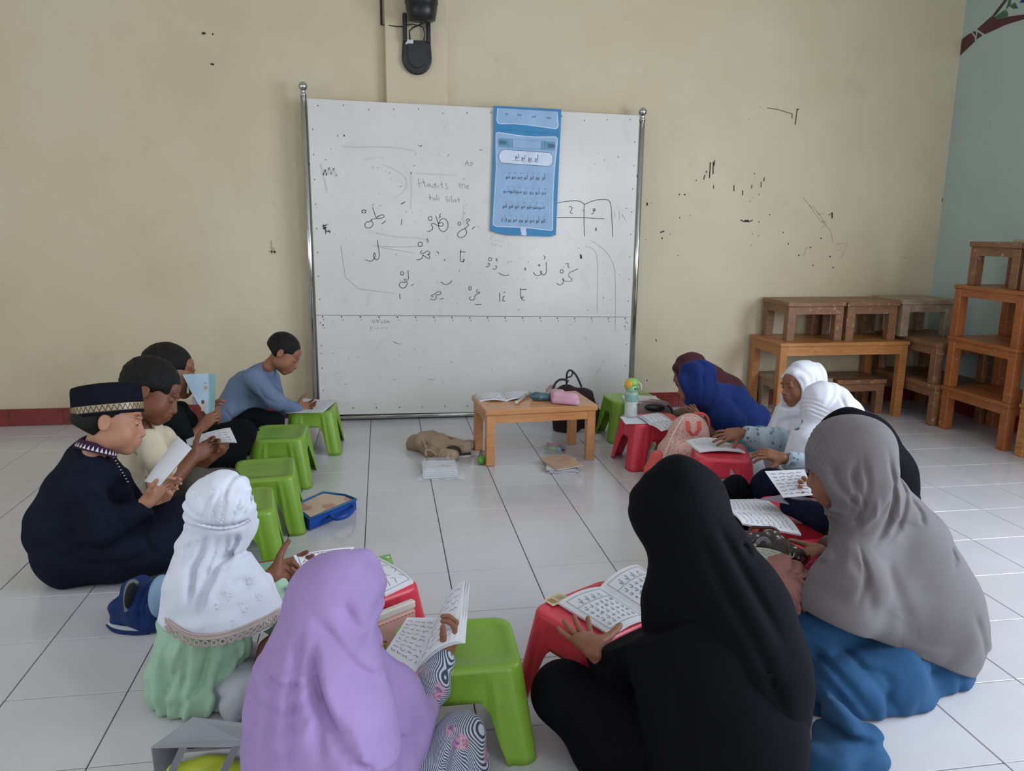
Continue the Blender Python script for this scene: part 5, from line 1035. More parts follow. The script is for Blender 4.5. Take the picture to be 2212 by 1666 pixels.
S.chain((-0.831,0.220,0.450,0.06092), (-0.832,0.210,0.341,0.09356), (-0.823,0.170,0.213,0.100)).chain((-0.783,0.07,0.407,0.05833), (-0.722,0.01,0.334,0.05088), k=.02).c((-0.802,0.330,0.353,0.05608), (-0.752,0.350,0.247,0.04936))
S.sc(Lr(H, (0, .03, -.13), .036), Lr(H, (0, .10, -.22), .010), .01)
S.rumple(.0024, 70, 1).crease([(-0.766,0.170,0.396), (-0.796,0.170,0.333), (-0.794,0.170,0.249)], .008, .006).crease([(-0.812,0.07,0.408), (-0.811,0.07,0.319)], .010, .006)
part('shirt', S, cream_c, p)
S = Sdf(.008, .03); S.chain((-0.792,0.170,0.173,0.08642), (-0.633,0.09,0.241,0.05637), (-0.525,0.190,0.221,0.04762)).chain((-0.814,0.370,0.093,0.07691), (-0.618,0.410,0.121,0.05491), (-0.638,0.170,0.176,0.04356))
S.rumple(.003, 50, 6); part('trousers', S, taupe_c, p)

# ---- boy with the black cap
H = ((-0.823,-0.170,0.562),(0.210,-0.946,0.247),(0.967,0.164,-0.194),(0.144,0.279,0.949),1.02)
p = person('boy in black robe and black cap with gold band reading a booklet', (-0.944,-0.150,0.074), skin_a, H,
    [[(-0.880,-0.160,0.411,0.02833), (-0.908,-0.160,0.347,0.09475), (-0.966,-0.150,0.161,0.125), (-0.853,-0.150,0.086,0.08109)]],
    [dict(w=(-0.702,-0.270,0.300,0.001541), tip=(-0.633,-0.220,0.371,0.001568), th=(-0.664,-0.260,0.370,0.001542), el=(-0.820,-0.300,0.231,0.001521), fr=(.022,.022), curl=(.35,.55,.4), sz=.145, flip=1),
     dict(w=(-0.708,-0.130,0.242,0.001628), tip=(-0.647,-0.150,0.338,0.001611), th=(-0.688,-0.150,0.333,0.001608), el=(-0.804,-0.08,0.176,0.001656), fr=(.022,.03), curl=(.5,.7,.5), sz=.14, flip=-1)], chub=1.12, hh=.0030)
hair(H, p, (.077, .094, .080), .040, rough=.0018, nape=-.050)
hat = HR(H); ang = math.radians(13)
fw = np.array(H[2]) * math.cos(ang) + np.array(H[3]) * math.sin(ang); up_ = -np.array(H[2]) * math.sin(ang) + np.array(H[3]) * math.cos(ang)
cc = Lp(H, (0, -.008, .022)) - np.array(p.location)
M = Matrix(((H[1][0], fw[0], up_[0], cc[0]), (H[1][1], fw[1], up_[1], cc[1]), (H[1][2], fw[2], up_[2], cc[2]), (0, 0, 0, 1)))
ht = MB().lathe([(.99, -.006), (1.0, .0), (1.0, .03), (.985, .078), (.965, .088), (.93, .092), (.75, .097), (.4, .101), (.1, .1015)], 48, M, .089, .110).obj('songkok', cloth('black_velvet', '15171f', .9, .05), p)
def bandpt(a, z, e): return M @ Vector((.089 * e * math.cos(a), .110 * e * math.sin(a), z))
MB().grid(lambda u, v: bandpt(2 * PI * u, .004 + .024 * v, 1.006), 64, 1).obj('gold_band', gold, ht)
bd = MB()
for k in range(40):
    a0 = 2 * PI * k / 40; da = 2 * PI / 40
    for q, z0, z1 in ((0, .006, .025), (.5, .025, .006)):
        bd.add([bandpt(a0 + da * q, z0, 1.009), bandpt(a0 + da * (q + .18), z0, 1.009), bandpt(a0 + da * (q + .68), z1, 1.009), bandpt(a0 + da * (q + .5), z1, 1.009)], [(0, 1, 2, 3)])
for z in (.0045, .0265): bd.grid(lambda u, v: bandpt(2 * PI * u, z + .0016 * v, 1.009), 64, 1)
bd.obj('band_pattern', plain('dark_brocade_thread', '3a3128', .6), ht)
S = Sdf(.0065, .035)
FL = ((.3, .95, 0), .72)
S.c((-0.872,-0.165,0.449,0.06269), (-0.886,-0.165,0.421,0.07847), k=.03).c((-0.854,-0.165,0.420,0.05347), (-0.848,-0.165,0.395,0.06305), k=.03).ev((-0.879,-0.170,0.424,0.08147,0.05014), .088, -22).chain((-0.881,-0.165,0.438,0.06585), (-0.903,-0.160,0.388,0.08818), (-0.941,-0.170,0.285,0.129), (-0.969,-0.180,0.174,0.163), (-0.967,-0.180,0.123,0.146), fl=FL).c((-0.851,-0.160,0.377,0.06324), (-0.861,-0.160,0.210,0.08961))
S.chain((-0.888,-0.270,0.367,0.06062), (-0.844,-0.290,0.220,0.05494), (-0.709,-0.270,0.284,0.03703), k=.035).chain((-0.854,-0.08,0.317,0.05555), (-0.804,-0.08,0.180,0.04966), (-0.724,-0.09,0.218,0.03635), k=.03)
S.rumple(.0022, 60, 4)
S.crease([(-0.971,-0.300,0.295), (-0.911,-0.300,0.268), (-0.859,-0.300,0.217)], .012, .006).crease([(-1.006,-0.300,0.225), (-0.926,-0.300,0.180), (-0.850,-0.300,0.159)], .012, .007).crease([(-1.002,-0.300,0.128), (-0.903,-0.300,0.130)], .012, .006)
S.crease([(-0.846,-0.300,0.360), (-0.825,-0.300,0.279)], .012, .006).crease([(-0.813,-0.300,0.262), (-0.789,-0.300,0.213)], .008, .005).crease([(-0.783,-0.300,0.280), (-0.754,-0.300,0.227)], .008, .005)
S.cut((-0.700,-0.270,0.290), (np.array((-0.689,-0.270,0.301)) - np.array((-0.724,-0.280,0.274))), .004)
part('robe', S, navy_black, p)
S = Sdf(.008, .04)
S.chain((-0.979,-0.170,0.111,0.140), (-0.819,-0.200,0.123,0.115), (-0.655,-0.190,0.134,0.106)).chain((-0.901,-0.100,0.067,0.109), (-0.725,-0.09,0.158,0.07966), (-0.665,-0.09,0.166,0.07324)).chain((-0.667,-0.120,0.163,0.08896), (-0.701,-0.250,0.120,0.06929), (-0.780,-0.280,0.130,0.06196))
S.rumple(.003, 40, 11).crease([(-0.975,-0.300,0.118), (-0.817,-0.350,0.114), (-0.673,-0.350,0.146)], .014, .007).crease([(-0.724,-0.300,0.209), (-0.666,-0.300,0.123)], .012, .006)
part('robe_skirt', S, navy_black, p)
# embroidered collar
cr, cf, cu = np.array(H[1]), np.array(H[2]), np.array(H[3]); n0 = Lp(H, (0, -.024, -.092)) - np.array(p.location)
ca = cu + .16 * cf; ca /= np.linalg.norm(ca); cb = np.cross(ca, cr)
def colpt(a, z, e=1.0): return tuple(n0 + cr * .055 * e * math.cos(a) + cb * .060 * e * math.sin(a) * -1 + ca * z)
co = MB().grid(lambda u, v: colpt(2 * PI * u, -.018 + .032 * v, 1 + .12 * (1 - v)), 40, 2).obj('collar', cloth('plum_collar_cloth', '3a2236', .8), p)
ct = MB()
for k in range(30):
    a = 2 * PI * k / 30; d = .075
    ct.add([colpt(a, -.012, 1.115), colpt(a + d * 2, -.012, 1.115), colpt(a + d, .004, 1.06)], [(0, 1, 2)])
ct.obj('collar_embroidery', plain('white_thread', 'cfc9d2', .8), co)
bt = MB()
for k in range(9):
    a, b = np.array((-0.813,-0.200,0.437)), np.array((-0.776,-0.200,0.351)); q = a + (b - a) * k / 8 - np.array(p.location); bt.lathe([(0, 0), (.0035, .001), (.0035, .003), (0, .004)], 8, Matrix.Translation(Vector(q)))
bt.obj('placket_trim', plain('silver_thread', 'b9bac6', .5), p)

# ---- girl in white embroidered hood, seen from behind
def snap(V, p, off=.003, push=None):
    p = np.array(p[:3], float); i = np.argmin(((V - p) ** 2).sum(1)); q = V[i]
    d = np.array(camo.location) - q; d /= np.linalg.norm(d); return q + d * off
def verts(o):
    v = np.empty(len(o.data.vertices) * 3); o.data.vertices.foreach_get('co', v); return v.reshape(-1, 3) + np.array(o.parent.location)
def snap_front(V, px, off=.003):
    """first cloth point met from the class teacher's side along the ray through px"""
    o = np.array(camo.location); d = np.array(px[:3], float) - o; d /= np.linalg.norm(d)
    w_ = V - o; t = w_ @ d; r = np.linalg.norm(w_ - t[:, None] * d, axis=1)
    m_ = r < .008
    if not m_.any(): return snap(V, px, off)
    k = np.argmin(np.where(m_, t, 9)); return o + d * (t[k] - off)
H = ((-0.334,-0.880,0.488),(0.944,-0.327,-0.04277),(0.282,0.870,-0.405),(0.169,0.370,0.913),0.78)
p = person('girl in white embroidered hood with lace edge and mint top, back turned', (-0.404,-0.900,0.068), skin_c, H,
    [[(-0.353,-0.880,0.374,0.02676), (-0.380,-0.900,0.254,0.0803), (-0.411,-0.920,0.081,0.104)], [(-0.196,-0.930,0.147,0.04182), (-0.224,-0.970,0.132,0.0386), (-0.238,-1.000,0.106,0.04049)]],
    [dict(w=(-0.222,-0.840,0.277,0.001263), tip=(-0.165,-0.780,0.274,0.001304), th=(-0.211,-0.800,0.309,0.001284), el=(-0.214,-0.860,0.146,0.001269), fr=(.019,.026), spread=.45, curl=(.35,.55,.45), sz=.135, flip=1),
     dict(w=(-0.197,-0.800,0.190,0.001299), tip=(-0.151,-0.800,0.257,0.001296), th=(-0.161,-0.860,0.232,0.001263), el=(-0.174,-0.800,0.075,0.001315), curl=(.4,.6,.4), sz=.13, flip=-1)])
S = Sdf(.0055, .03)
S.ev((-0.331,-0.900,0.513,0.08925,0.08092), .088, 8).chain((-0.340,-0.900,0.446,0.07902), (-0.362,-0.920,0.379,0.07389), k=.04)
S.ev((-0.296,-0.850,0.436,0.04433,0.06403), .06, -10)
S.chain((-0.366,-0.920,0.366,0.07874), (-0.352,-0.920,0.262,0.126), (-0.348,-0.930,0.214,0.142), k=.05).c((-0.414,-0.980,0.334,0.05095), (-0.420,-1.000,0.257,0.05083)).c((-0.281,-0.860,0.254,0.05996), (-0.257,-0.880,0.194,0.06236))
face_hole(S, H, (.05, .07, .08), (0, .12, -.02))
hemA, hemB, hemC = np.array((-0.469,-0.980,0.240)), np.array((-0.332,-1.040,0.219)), np.array((-0.208,-0.860,0.183))
S.pull((-0.307,-0.970,0.472), LEAN[2], 4.5, .0028, .03, .20, 12)
S.crease([(-0.361,-0.950,0.482), (-0.345,-0.970,0.541), (-0.332,-0.970,0.570)], .007, .007).crease([(-0.340,-0.960,0.480), (-0.328,-0.980,0.538), (-0.316,-0.980,0.579)], .007, .008).crease([(-0.318,-0.960,0.476), (-0.309,-0.980,0.543), (-0.308,-0.980,0.579)], .006, .0045)
S.crease([(-0.296,-0.950,0.476), (-0.282,-0.970,0.532), (-0.284,-0.970,0.578)], .007, .009).crease([(-0.279,-0.940,0.476), (-0.263,-0.950,0.523), (-0.268,-0.950,0.560)], .007, .008)
S.crease([(-0.377,-0.950,0.478), (-0.318,-0.970,0.474), (-0.277,-0.950,0.472), (-0.257,-0.900,0.469)], .008, .010)
S.crease([(-0.350,-0.970,0.462), (-0.384,-1.000,0.379), (-0.396,-1.050,0.282)], .010, .017).crease([(-0.328,-0.980,0.463), (-0.358,-1.020,0.380), (-0.375,-1.050,0.268)], .009, .015)
S.crease([(-0.306,-0.970,0.460), (-0.327,-1.000,0.412), (-0.355,-1.030,0.318), (-0.363,-1.050,0.242)], .010, .020).crease([(-0.285,-0.960,0.457), (-0.307,-0.990,0.413), (-0.332,-1.000,0.376)], .009, .014)
S.crease([(-0.379,-0.950,0.458), (-0.422,-1.000,0.381)], .010, .006).crease([(-0.337,-1.000,0.394), (-0.299,-0.980,0.392), (-0.271,-0.950,0.387)], .010, .010)
S.crease([(-0.336,-1.030,0.353), (-0.368,-1.060,0.236)], .014, -.010).crease([(-0.285,-0.950,0.337), (-0.246,-0.920,0.294)], .014, .008)
S.rumple(.0012, 90, 2)
S.cut(hemB, -np.cross(hemC - hemA, hemB - hemA) * (1 if np.cross(hemC - hemA, hemB - hemA)[2] > 0 else -1), .003)
veil = part('headscarf', S, white_c, p); V = verts(veil); B0 = np.array(p.location)
el = [snap_front(V, q) - B0 for q in ((-0.385,-0.950,0.477), (-0.367,-0.950,0.471), (-0.345,-0.950,0.465), (-0.323,-0.950,0.462), (-0.300,-0.950,0.464), (-0.277,-0.950,0.470), (-0.254,-0.950,0.483))]
el = smoothpts([tuple(x) for x in el], 2); rr = random.Random(2)
MB().tube(el, [.0042 + .0016 * math.sin(i * 2.6) for i in range(len(el))], 8).obj('elastic_band', white_c, veil)
lace_m = plain('beige_lace', 'b8a8a2', .9)
hp = [(-0.463,-1.000,0.253), (-0.440,-1.000,0.231), (-0.415,-1.000,0.209), (-0.377,-1.000,0.198), (-0.332,-1.000,0.199), (-0.284,-1.000,0.212), (-0.253,-0.900,0.179), (-0.201,-0.900,0.206)]
hp = smoothpts([tuple(snap_front(V, q, .004) - B0) for q in hp], 3)
# even spacing along the hem
L = [0]
for a, b in zip(hp, hp[1:]): L.append(L[-1] + (Vector(b) - Vector(a)).length)
def along(t):
    for i in range(len(L) - 1):
        if L[i + 1] >= t: f = (t - L[i]) / (L[i + 1] - L[i] + 1e-9); return Vector(hp[i]).lerp(Vector(hp[i + 1]), f), (Vector(hp[i + 1]) - Vector(hp[i])).normalized()
    return Vector(hp[-1]), (Vector(hp[-1]) - Vector(hp[-2])).normalized()
lc = MB(); dn = Vector((0, -.25, -1)).normalized(); n = 17
for k in range(60):
    a, _ = along(L[-1] * k / 60); b, _ = along(L[-1] * (k + 1) / 60)
    lc.add([a - dn * .003, b - dn * .003, b + dn * .010, a + dn * .010], [(0, 1, 2, 3)])
lc.tube([along(L[-1] * k / 40)[0] for k in range(41)], .0022, 6).tube([along(L[-1] * k / 40)[0] + dn * .010 for k in range(41)], .0016, 6)
for k in range(n):
    c, tg = along(L[-1] * (k + .5) / n); r = L[-1] / n * .30; c = c + dn * .019
    lc.tube([c + tg * r * math.cos(a) + dn * r * math.sin(a) for a in [2 * PI * q / 12 for q in range(12)]], .0019, 6, close=True)
    for q in range(7):
        a = PI * q / 6; e_ = c + tg * r * 1.9 * math.cos(a) + dn * r * 1.9 * math.sin(a); lc.tube([c + tg * r * math.cos(a) + dn * r * math.sin(a), e_], [.0014, .0022], 5)
lc.obj('lace_edge', lace_m, veil)
fm = MB(); rr = random.Random(5)
for (u3, sz) in (((-0.312,-1.000,0.304), .017), ((-0.276,-1.000,0.269), .017), ((-0.264,-0.950,0.315), .013), ((-0.315,-1.000,0.503), .010), ((-0.306,-1.000,0.546), .009), ((-0.371,-1.000,0.573), .009), ((-0.324,-1.000,0.590), .009), ((-0.337,-1.000,0.522), .008), ((-0.265,-1.000,0.536), .009), ((-0.243,-0.950,0.269), .012), ((-0.336,-1.000,0.276), .010), ((-0.300,-1.000,0.229), .010)):
    c = Vector(snap_front(V, u3, .0015) - B0); tx, ty = Vector(LEAN[0]), Vector(LEAN[1]); nn = -Vector(LEAN[2])
    for q in range(6):
        a = 2 * PI * q / 6 + rr.random(); e_ = c + (tx * math.cos(a) + ty * math.sin(a)) * sz * .62
        fm.lathe([(0, -.0005), (sz * .22, .0), (sz * .24, .0012), (0, .0018)], 7, Matrix.Translation(e_) @ nn.to_track_quat('Z', 'Y').to_matrix().to_4x4())
fm.obj('embroidered_flowers', plain('white_embroidery', 'e6e9f2', .7), veil)
S = Sdf(.0065, .035)
S.chain((-0.360,-0.930,0.294,0.08376), (-0.390,-0.940,0.157,0.111), (-0.418,-0.950,0.046,0.106), (-0.431,-0.950,0.02,0.08481)).c((-0.463,-1.000,0.043,0.04002), (-0.392,-1.020,0.042,0.05394))
S.chain((-0.277,-0.860,0.226,0.05513), (-0.209,-0.840,0.153,0.04607), (-0.212,-0.840,0.242,0.03045), k=.02).chain((-0.209,-0.840,0.149,0.03841), (-0.166,-0.820,0.198,0.02838), k=.02)
S.folds((-0.364,-0.930,0.320), np.array((-0.426,-0.980,-0.001)) - np.array((-0.364,-0.930,0.320)), 13, .0055, .7, .06, .16)
S.rumple(.002, 70, 9).crease([(-0.406,-1.050,0.215), (-0.433,-1.050,0.136), (-0.478,-1.050,0.038)], .008, .008).crease([(-0.354,-1.050,0.192), (-0.382,-1.050,0.093), (-0.437,-1.050,0.015)], .008, .009).crease([(-0.293,-1.050,0.193), (-0.325,-1.050,0.126), (-0.375,-1.050,0.028)], .009, .009)
S.pull((-0.261,-0.950,0.258), LEAN[2], 4.2, .005, .06, .36, 4)
part('top', S, mint, p)
S = Sdf(.007, .03); S.chain((-0.350,-0.950,0.026,0.08043), (-0.252,-0.980,0.023,0.07025), (-0.206,-0.920,0.013,0.05255)).chain((-0.393,-0.800,-0.007,0.07827), (-0.242,-0.720,-0.07,0.05764)).c((-0.200,-1.020,0.03,0.05485), (-0.288,-1.040,0.036,0.0539))
S.rumple(.0025, 55, 4).crease([(-0.252,-0.950,0.098), (-0.239,-0.950,0.016), (-0.275,-1.000,-0.029)], .012, .006)
S.pull((-0.206,-0.950,0.081), LEAN[2], 3.0, .004, .03, .25, 5); part('trousers', S, greyknit, p)

# ---- girl in lavender hijab
H = ((-0.003,-1.390,0.463),(0.761,-0.646,0.05629),(0.567,0.621,-0.542),(0.315,0.444,0.839),0.78)
p = person('girl in long lavender hijab with striped floral sleeves, back turned', (-0.027,-1.500,0.184), skin_b, H,
    [[(-0.03,-1.430,0.405,0.03341), (-0.039,-1.500,0.328,0.08964), (-0.043,-1.520,0.201,0.117)]],
    [dict(w=(0.210,-1.260,0.233,0.001069), tip=(0.246,-1.240,0.296,0.001077), th=(0.223,-1.320,0.305,0.001027), el=(0.148,-1.360,0.185,0.001012), curl=(.45,.9,.6), sz=.13, flip=-1, thumb=(.6,.7,-.4))])
S = Sdf(.006, .035)
S.ev((-0.019,-1.410,0.490,0.09116,0.08558), .095, 14).ev((0.025,-1.360,0.486,0.05589,0.06553), .07, 25)
S.chain((0.044,-1.330,0.523,0.02152), (0.062,-1.300,0.454,0.01609), (0.054,-1.310,0.386,0.0141), k=.03)
S.chain((-0.039,-1.440,0.447,0.07331), (-0.046,-1.500,0.378,0.103), (-0.046,-1.540,0.296,0.132), (-0.049,-1.560,0.192,0.151), k=.06)
S.chain((0.026,-1.420,0.374,0.04903), (0.093,-1.410,0.251,0.05626), (0.126,-1.400,0.181,0.05332), k=.04).chain((0.048,-1.360,0.349,0.02161), (0.046,-1.380,0.296,0.03909), k=.03)
S.chain((0.127,-1.390,0.190,0.05159), (0.157,-1.370,0.190,0.03221), k=.02).chain((0.120,-1.420,0.140,0.04313), (0.185,-1.400,0.101,0.02206), (0.201,-1.400,0.059,0.02019), k=.03).c((0.062,-1.460,0.144,0.08562), (0.007,-1.500,0.128,0.09251))
S.crease([(-0.053,-1.500,0.503), (-0.017,-1.500,0.468), (0.028,-1.500,0.419), (0.063,-1.500,0.378), (0.104,-1.500,0.324)], .013, .010).crease([(-0.044,-1.500,0.446), (-0.02,-1.500,0.386), (0.022,-1.500,0.322), (0.074,-1.500,0.256)], .014, .009).crease([(-0.002,-1.500,0.520), (0.018,-1.500,0.475), (0.052,-1.500,0.433)], .014, .008)
S.crease([(-0.068,-1.500,0.486), (-0.073,-1.550,0.440), (-0.079,-1.600,0.379), (-0.085,-1.650,0.304)], .013, .010).crease([(-0.042,-1.500,0.480), (-0.041,-1.550,0.427), (-0.027,-1.600,0.373), (-0.031,-1.650,0.289)], .013, .011)
S.crease([(-0.031,-1.500,0.445), (0.014,-1.500,0.353), (0.074,-1.500,0.256), (0.118,-1.500,0.189)], .016, -.008).crease([(-0.041,-1.550,0.408), (0.015,-1.550,0.316), (0.073,-1.550,0.241), (0.134,-1.550,0.183)], .012, .010)
S.crease([(0.001,-1.500,0.344), (0.047,-1.500,0.259), (0.100,-1.500,0.211)], .010, -.007).crease([(0.127,-1.420,0.281), (0.146,-1.420,0.225), (0.154,-1.420,0.159)], .012, .005)
S.crease([(-0.114,-1.550,0.443), (-0.123,-1.600,0.383), (-0.132,-1.650,0.309)], .014, .005)
S.pull((-0.036,-1.450,0.497), LEAN[2], 2.6, .0065, .10, .62, 3, .35).pull((0.048,-1.360,0.381), LEAN[2], 3.2, .004, .03, .2, 8)
S.rumple(.0012, 26, 6)
part('headscarf', S, lav, p)
S = Sdf(.005, .02); S.chain((0.148,-1.360,0.185,0.03845), (0.174,-1.320,0.213,0.04136), (0.200,-1.270,0.243,0.03821)); S.rumple(.003, 80, 3)
S.cut((0.212,-1.260,0.252), np.array((0.221,-1.250,0.265)) - np.array((0.182,-1.310,0.223)), .003)
part('sleeve', S, stripe_m, p, label='striped cotton sleeve with purple flowers')
S = Sdf(.006, .03); S.chain((0.223,-1.420,0.129,0.05552), (0.238,-1.420,0.093,0.05385), (0.118,-1.450,0.064,0.06805)); S.ev((0.229,-1.410,0.138,0.04784,0.04186), .05, 30)
S.rumple(.004, 60, 5).crease([(0.225,-1.400,0.170), (0.215,-1.400,0.126), (0.200,-1.400,0.071)], .008, .009).crease([(0.250,-1.400,0.145), (0.260,-1.400,0.076)], .008, .006)
part('skirt', S, stripe_m, p, label='striped cotton skirt with purple flowers')

# ---- girl in maroon hijab at the back
H = ((1.817,1.290,0.397),(0.295,0.933,-0.206),(-0.930,0.231,-0.287),(-0.220,0.276,0.936),0.86)
p = person('girl in maroon hijab mostly hidden behind the navy blue hijab girl', (2.178,1.390,0.095), skin_b, H, [[(1.860,1.290,0.295,0.05899), (2.060,1.340,0.195,0.09868)]])
S = Sdf(.007, .03); hood_ops(S, H, .0, neck=(1.973,1.320,0.280,0.08676)); S.chain((1.907,1.310,0.358,0.09683), (2.085,1.340,0.251,0.104), (2.219,1.390,0.136,0.09494)).chain((2.176,1.390,0.123,0.112), (2.067,1.340,0.082,0.110)).c((2.228,1.440,0.139,0.08464), (2.357,1.440,0.033,0.07401))
face_hole(S, H); S.rumple(.003, 60, 2); part('headscarf', S, maroon, p)
S = Sdf(.008, .03); S.chain((2.209,1.390,0.079,0.112), (2.047,1.290,0.053,0.104), (2.249,1.340,0.019,0.100)); part('dress', S, maroon, p)
S = Sdf(.006, .02); S.chain((1.813,1.160,0.182,0.03924), (1.642,1.140,0.181,0.02847), (1.544,1.170,0.187,0.02336)); S.rumple(.003, 120, 4); part('sleeve', S, floral('brown_print_cotton', '8a6a56', '5c4438', 60, .4), p, label='brown printed sleeve')

# ---- girl in navy blue hijab
H = ((1.687,0.880,0.418),(0.254,0.937,-0.238),(-0.936,0.176,-0.305),(-0.244,0.301,0.922),0.9)
p = person('girl in navy blue hijab resting her chin on her hand behind the floral backpack', (2.025,0.950,0.105), skin_b, H, [[(1.777,0.900,0.304,0.06367), (1.964,0.950,0.211,0.09525)]],
    [dict(w=(1.676,0.800,0.262,0.002387), tip=(1.618,0.800,0.322,0.002374), th=(1.625,0.800,0.273,0.002381), el=(1.778,0.820,0.161,0.00242), curl=(.7,.9,.6), sz=.12)])
S = Sdf(.006, .03); hood_ops(S, H, .004, neck=(1.812,0.920,0.304,0.08376)); S.chain((1.824,0.920,0.319,0.09359), (1.933,0.950,0.258,0.120), (2.074,0.980,0.187,0.09134)).c((1.822,0.820,0.260,0.08685), (1.867,0.800,0.214,0.07715)).c((2.052,1.080,0.202,0.08808), (2.166,1.080,0.167,0.06254))
face_hole(S, H); face_pleats(S, H, amp=.002)
S.pull((1.753,0.850,0.341), LEAN[2], 2.6, .006, .05, .4, 2)
S.crease([(1.756,0.850,0.489), (1.775,0.850,0.390), (1.744,0.850,0.280)], .009, .006).crease([(1.706,0.850,0.490), (1.705,0.850,0.380), (1.692,0.850,0.294)], .008, .005).crease([(1.819,0.850,0.394), (1.906,0.850,0.362)], .010, .008).rumple(.0018, 60, 1)
S.cut((1.972,0.900,0.141), np.cross(LEAN[2], np.array((2.169,0.950,0.157)) - np.array((1.803,0.850,0.170))) * (-1 if np.cross(LEAN[2], np.array((2.169,0.950,0.157)) - np.array((1.803,0.850,0.170)))[2] > 0 else 1), .004)
part('headscarf', S, royal, p)
S = Sdf(.008, .03); S.chain((2.030,0.970,0.165,0.08602), (2.052,0.950,0.104,0.08595), (1.845,0.850,0.126,0.06365)); part('dress', S, cloth('teal_cotton', '2f6b70', .85), p)

# ---- girl in white hijab, face visible
H = ((1.980,0.350,0.509),(-0.04048,0.968,-0.249),(-0.998,-0.05341,-0.04531),(-0.05716,0.247,0.967),0.9)
p = person('girl in white hijab with face showing, reaching over a book on the red stool', (2.063,0.400,0.151), skin_b, H, [[(2.012,0.380,0.374,0.05628), (1.994,0.380,0.262,0.109), (2.016,0.380,0.148,0.127)]],
    [dict(w=(1.655,0.270,0.317,0.002074), tip=(1.551,0.260,0.302,0.00206), th=(1.587,0.240,0.280,0.002055), el=(1.831,0.300,0.268,0.002114), fr=(.019,.026), curl=(.12,.32,.3), sz=.135, flip=-1)], hh=.0032)
S = Sdf(.0055, .03); hood_ops(S, H, .0, neck=(1.979,0.360,0.357,0.09039), brim=True)
S.chain((1.982,0.360,0.368,0.09464), (1.964,0.360,0.269,0.108), (1.958,0.350,0.171,0.126)).c((2.142,0.450,0.376,0.07538), (2.133,0.450,0.215,0.116))
face_hole(S, H, (.088, .090, .090), (-.018, .120, -.032))
S.pull((1.993,0.300,0.415), LEAN[2], 3.5, .005, .03, .35, 3)
S.crease([(2.006,0.300,0.587), (2.018,0.300,0.501), (2.006,0.300,0.437)], .006, .006).crease([(2.036,0.300,0.554), (2.032,0.300,0.479)], .006, .005).crease([(1.866,0.250,0.388), (1.853,0.250,0.281), (1.820,0.250,0.195)], .008, .007).crease([(1.899,0.250,0.387), (1.895,0.250,0.258), (1.885,0.250,0.171)], .008, .008).rumple(.0014, 70, 3)
part('headscarf', S, white_j, p)
S = Sdf(.006, .025); S.chain((1.893,0.320,0.249,0.07256), (1.791,0.280,0.270,0.05667), (1.683,0.270,0.307,0.03949)); S.rumple(.003, 90, 7); S.cut((1.673,0.270,0.312), np.array((1.637,0.270,0.326)) - np.array((1.751,0.270,0.288)), .003)
part('sleeve', S, pale_floral, p, label='pale blue floral sleeve')
S = Sdf(.008, .03); S.chain((2.030,0.380,0.182,0.105), (2.024,0.360,0.119,0.09615)); part('dress', S, pale_floral, p)

# ---- girl in white hijab bending low
H = ((1.914,0.02,0.464),(0.270,0.846,-0.459),(-0.772,-0.09473,-0.629),(-0.576,0.524,0.628),0.92)
p = person('girl in white hijab bending low, stitched pleats over her hidden face', (1.988,0.05,0.208), skin_b, H, [[(1.949,0.05,0.375,0.05908), (1.964,0.05,0.230,0.119)]],
    [dict(w=(1.656,-0.120,0.315,0.001851), tip=(1.561,-0.100,0.340,0.00185), th=(1.583,-0.140,0.313,0.001833), el=(1.811,-0.08,0.253,0.001896), fr=(.02,.027), curl=(.3,.5,.4), sz=.14, flip=-1)])
S = Sdf(.0045, .03); hood_ops(S, H, .004, neck=(1.973,0.05,0.353,0.09871))
S.chain((1.864,0,0.401,0.0656), (1.818,-0.02,0.328,0.08074), (1.804,-0.02,0.258,0.09262)).chain((2.027,0.08,0.426,0.08746), (2.097,0.100,0.293,0.121), (2.107,0.100,0.209,0.134))
face_hole(S, H, (.055, .075, .075), (0, .132, -.03)); face_pleats(S, H, amp=.0032, per=.019)
S.pull((1.842,-0.05,0.434), LEAN[2], 3.2, .005, .04, .3, 6)
S.crease([(1.933,-0.05,0.548), (1.943,-0.05,0.490), (1.975,-0.05,0.450)], .009, .008).crease([(1.908,-0.05,0.491), (1.929,-0.05,0.432)], .008, .006).crease([(1.751,-0.100,0.450), (1.723,-0.100,0.364), (1.685,-0.100,0.288)], .007, .008).rumple(.0014, 70, 8)
part('headscarf', S, white_j, p)
S = Sdf(.006, .025); S.chain((1.884,-0.08,0.244,0.07618), (1.779,-0.100,0.261,0.05643), (1.672,-0.120,0.310,0.03707)); S.rumple(.0035, 90, 2); S.cut((1.668,-0.120,0.313), np.array((1.631,-0.120,0.326)) - np.array((1.735,-0.120,0.287)), .003)
part('sleeve', S, pale_floral, p, label='pale blue floral sleeve')
S = Sdf(.008, .03); S.chain((1.979,0.04,0.233,0.123), (1.938,0,0.185,0.110), (1.778,-0.02,0.199,0.06963)); part('dress', S, pale_floral, p)

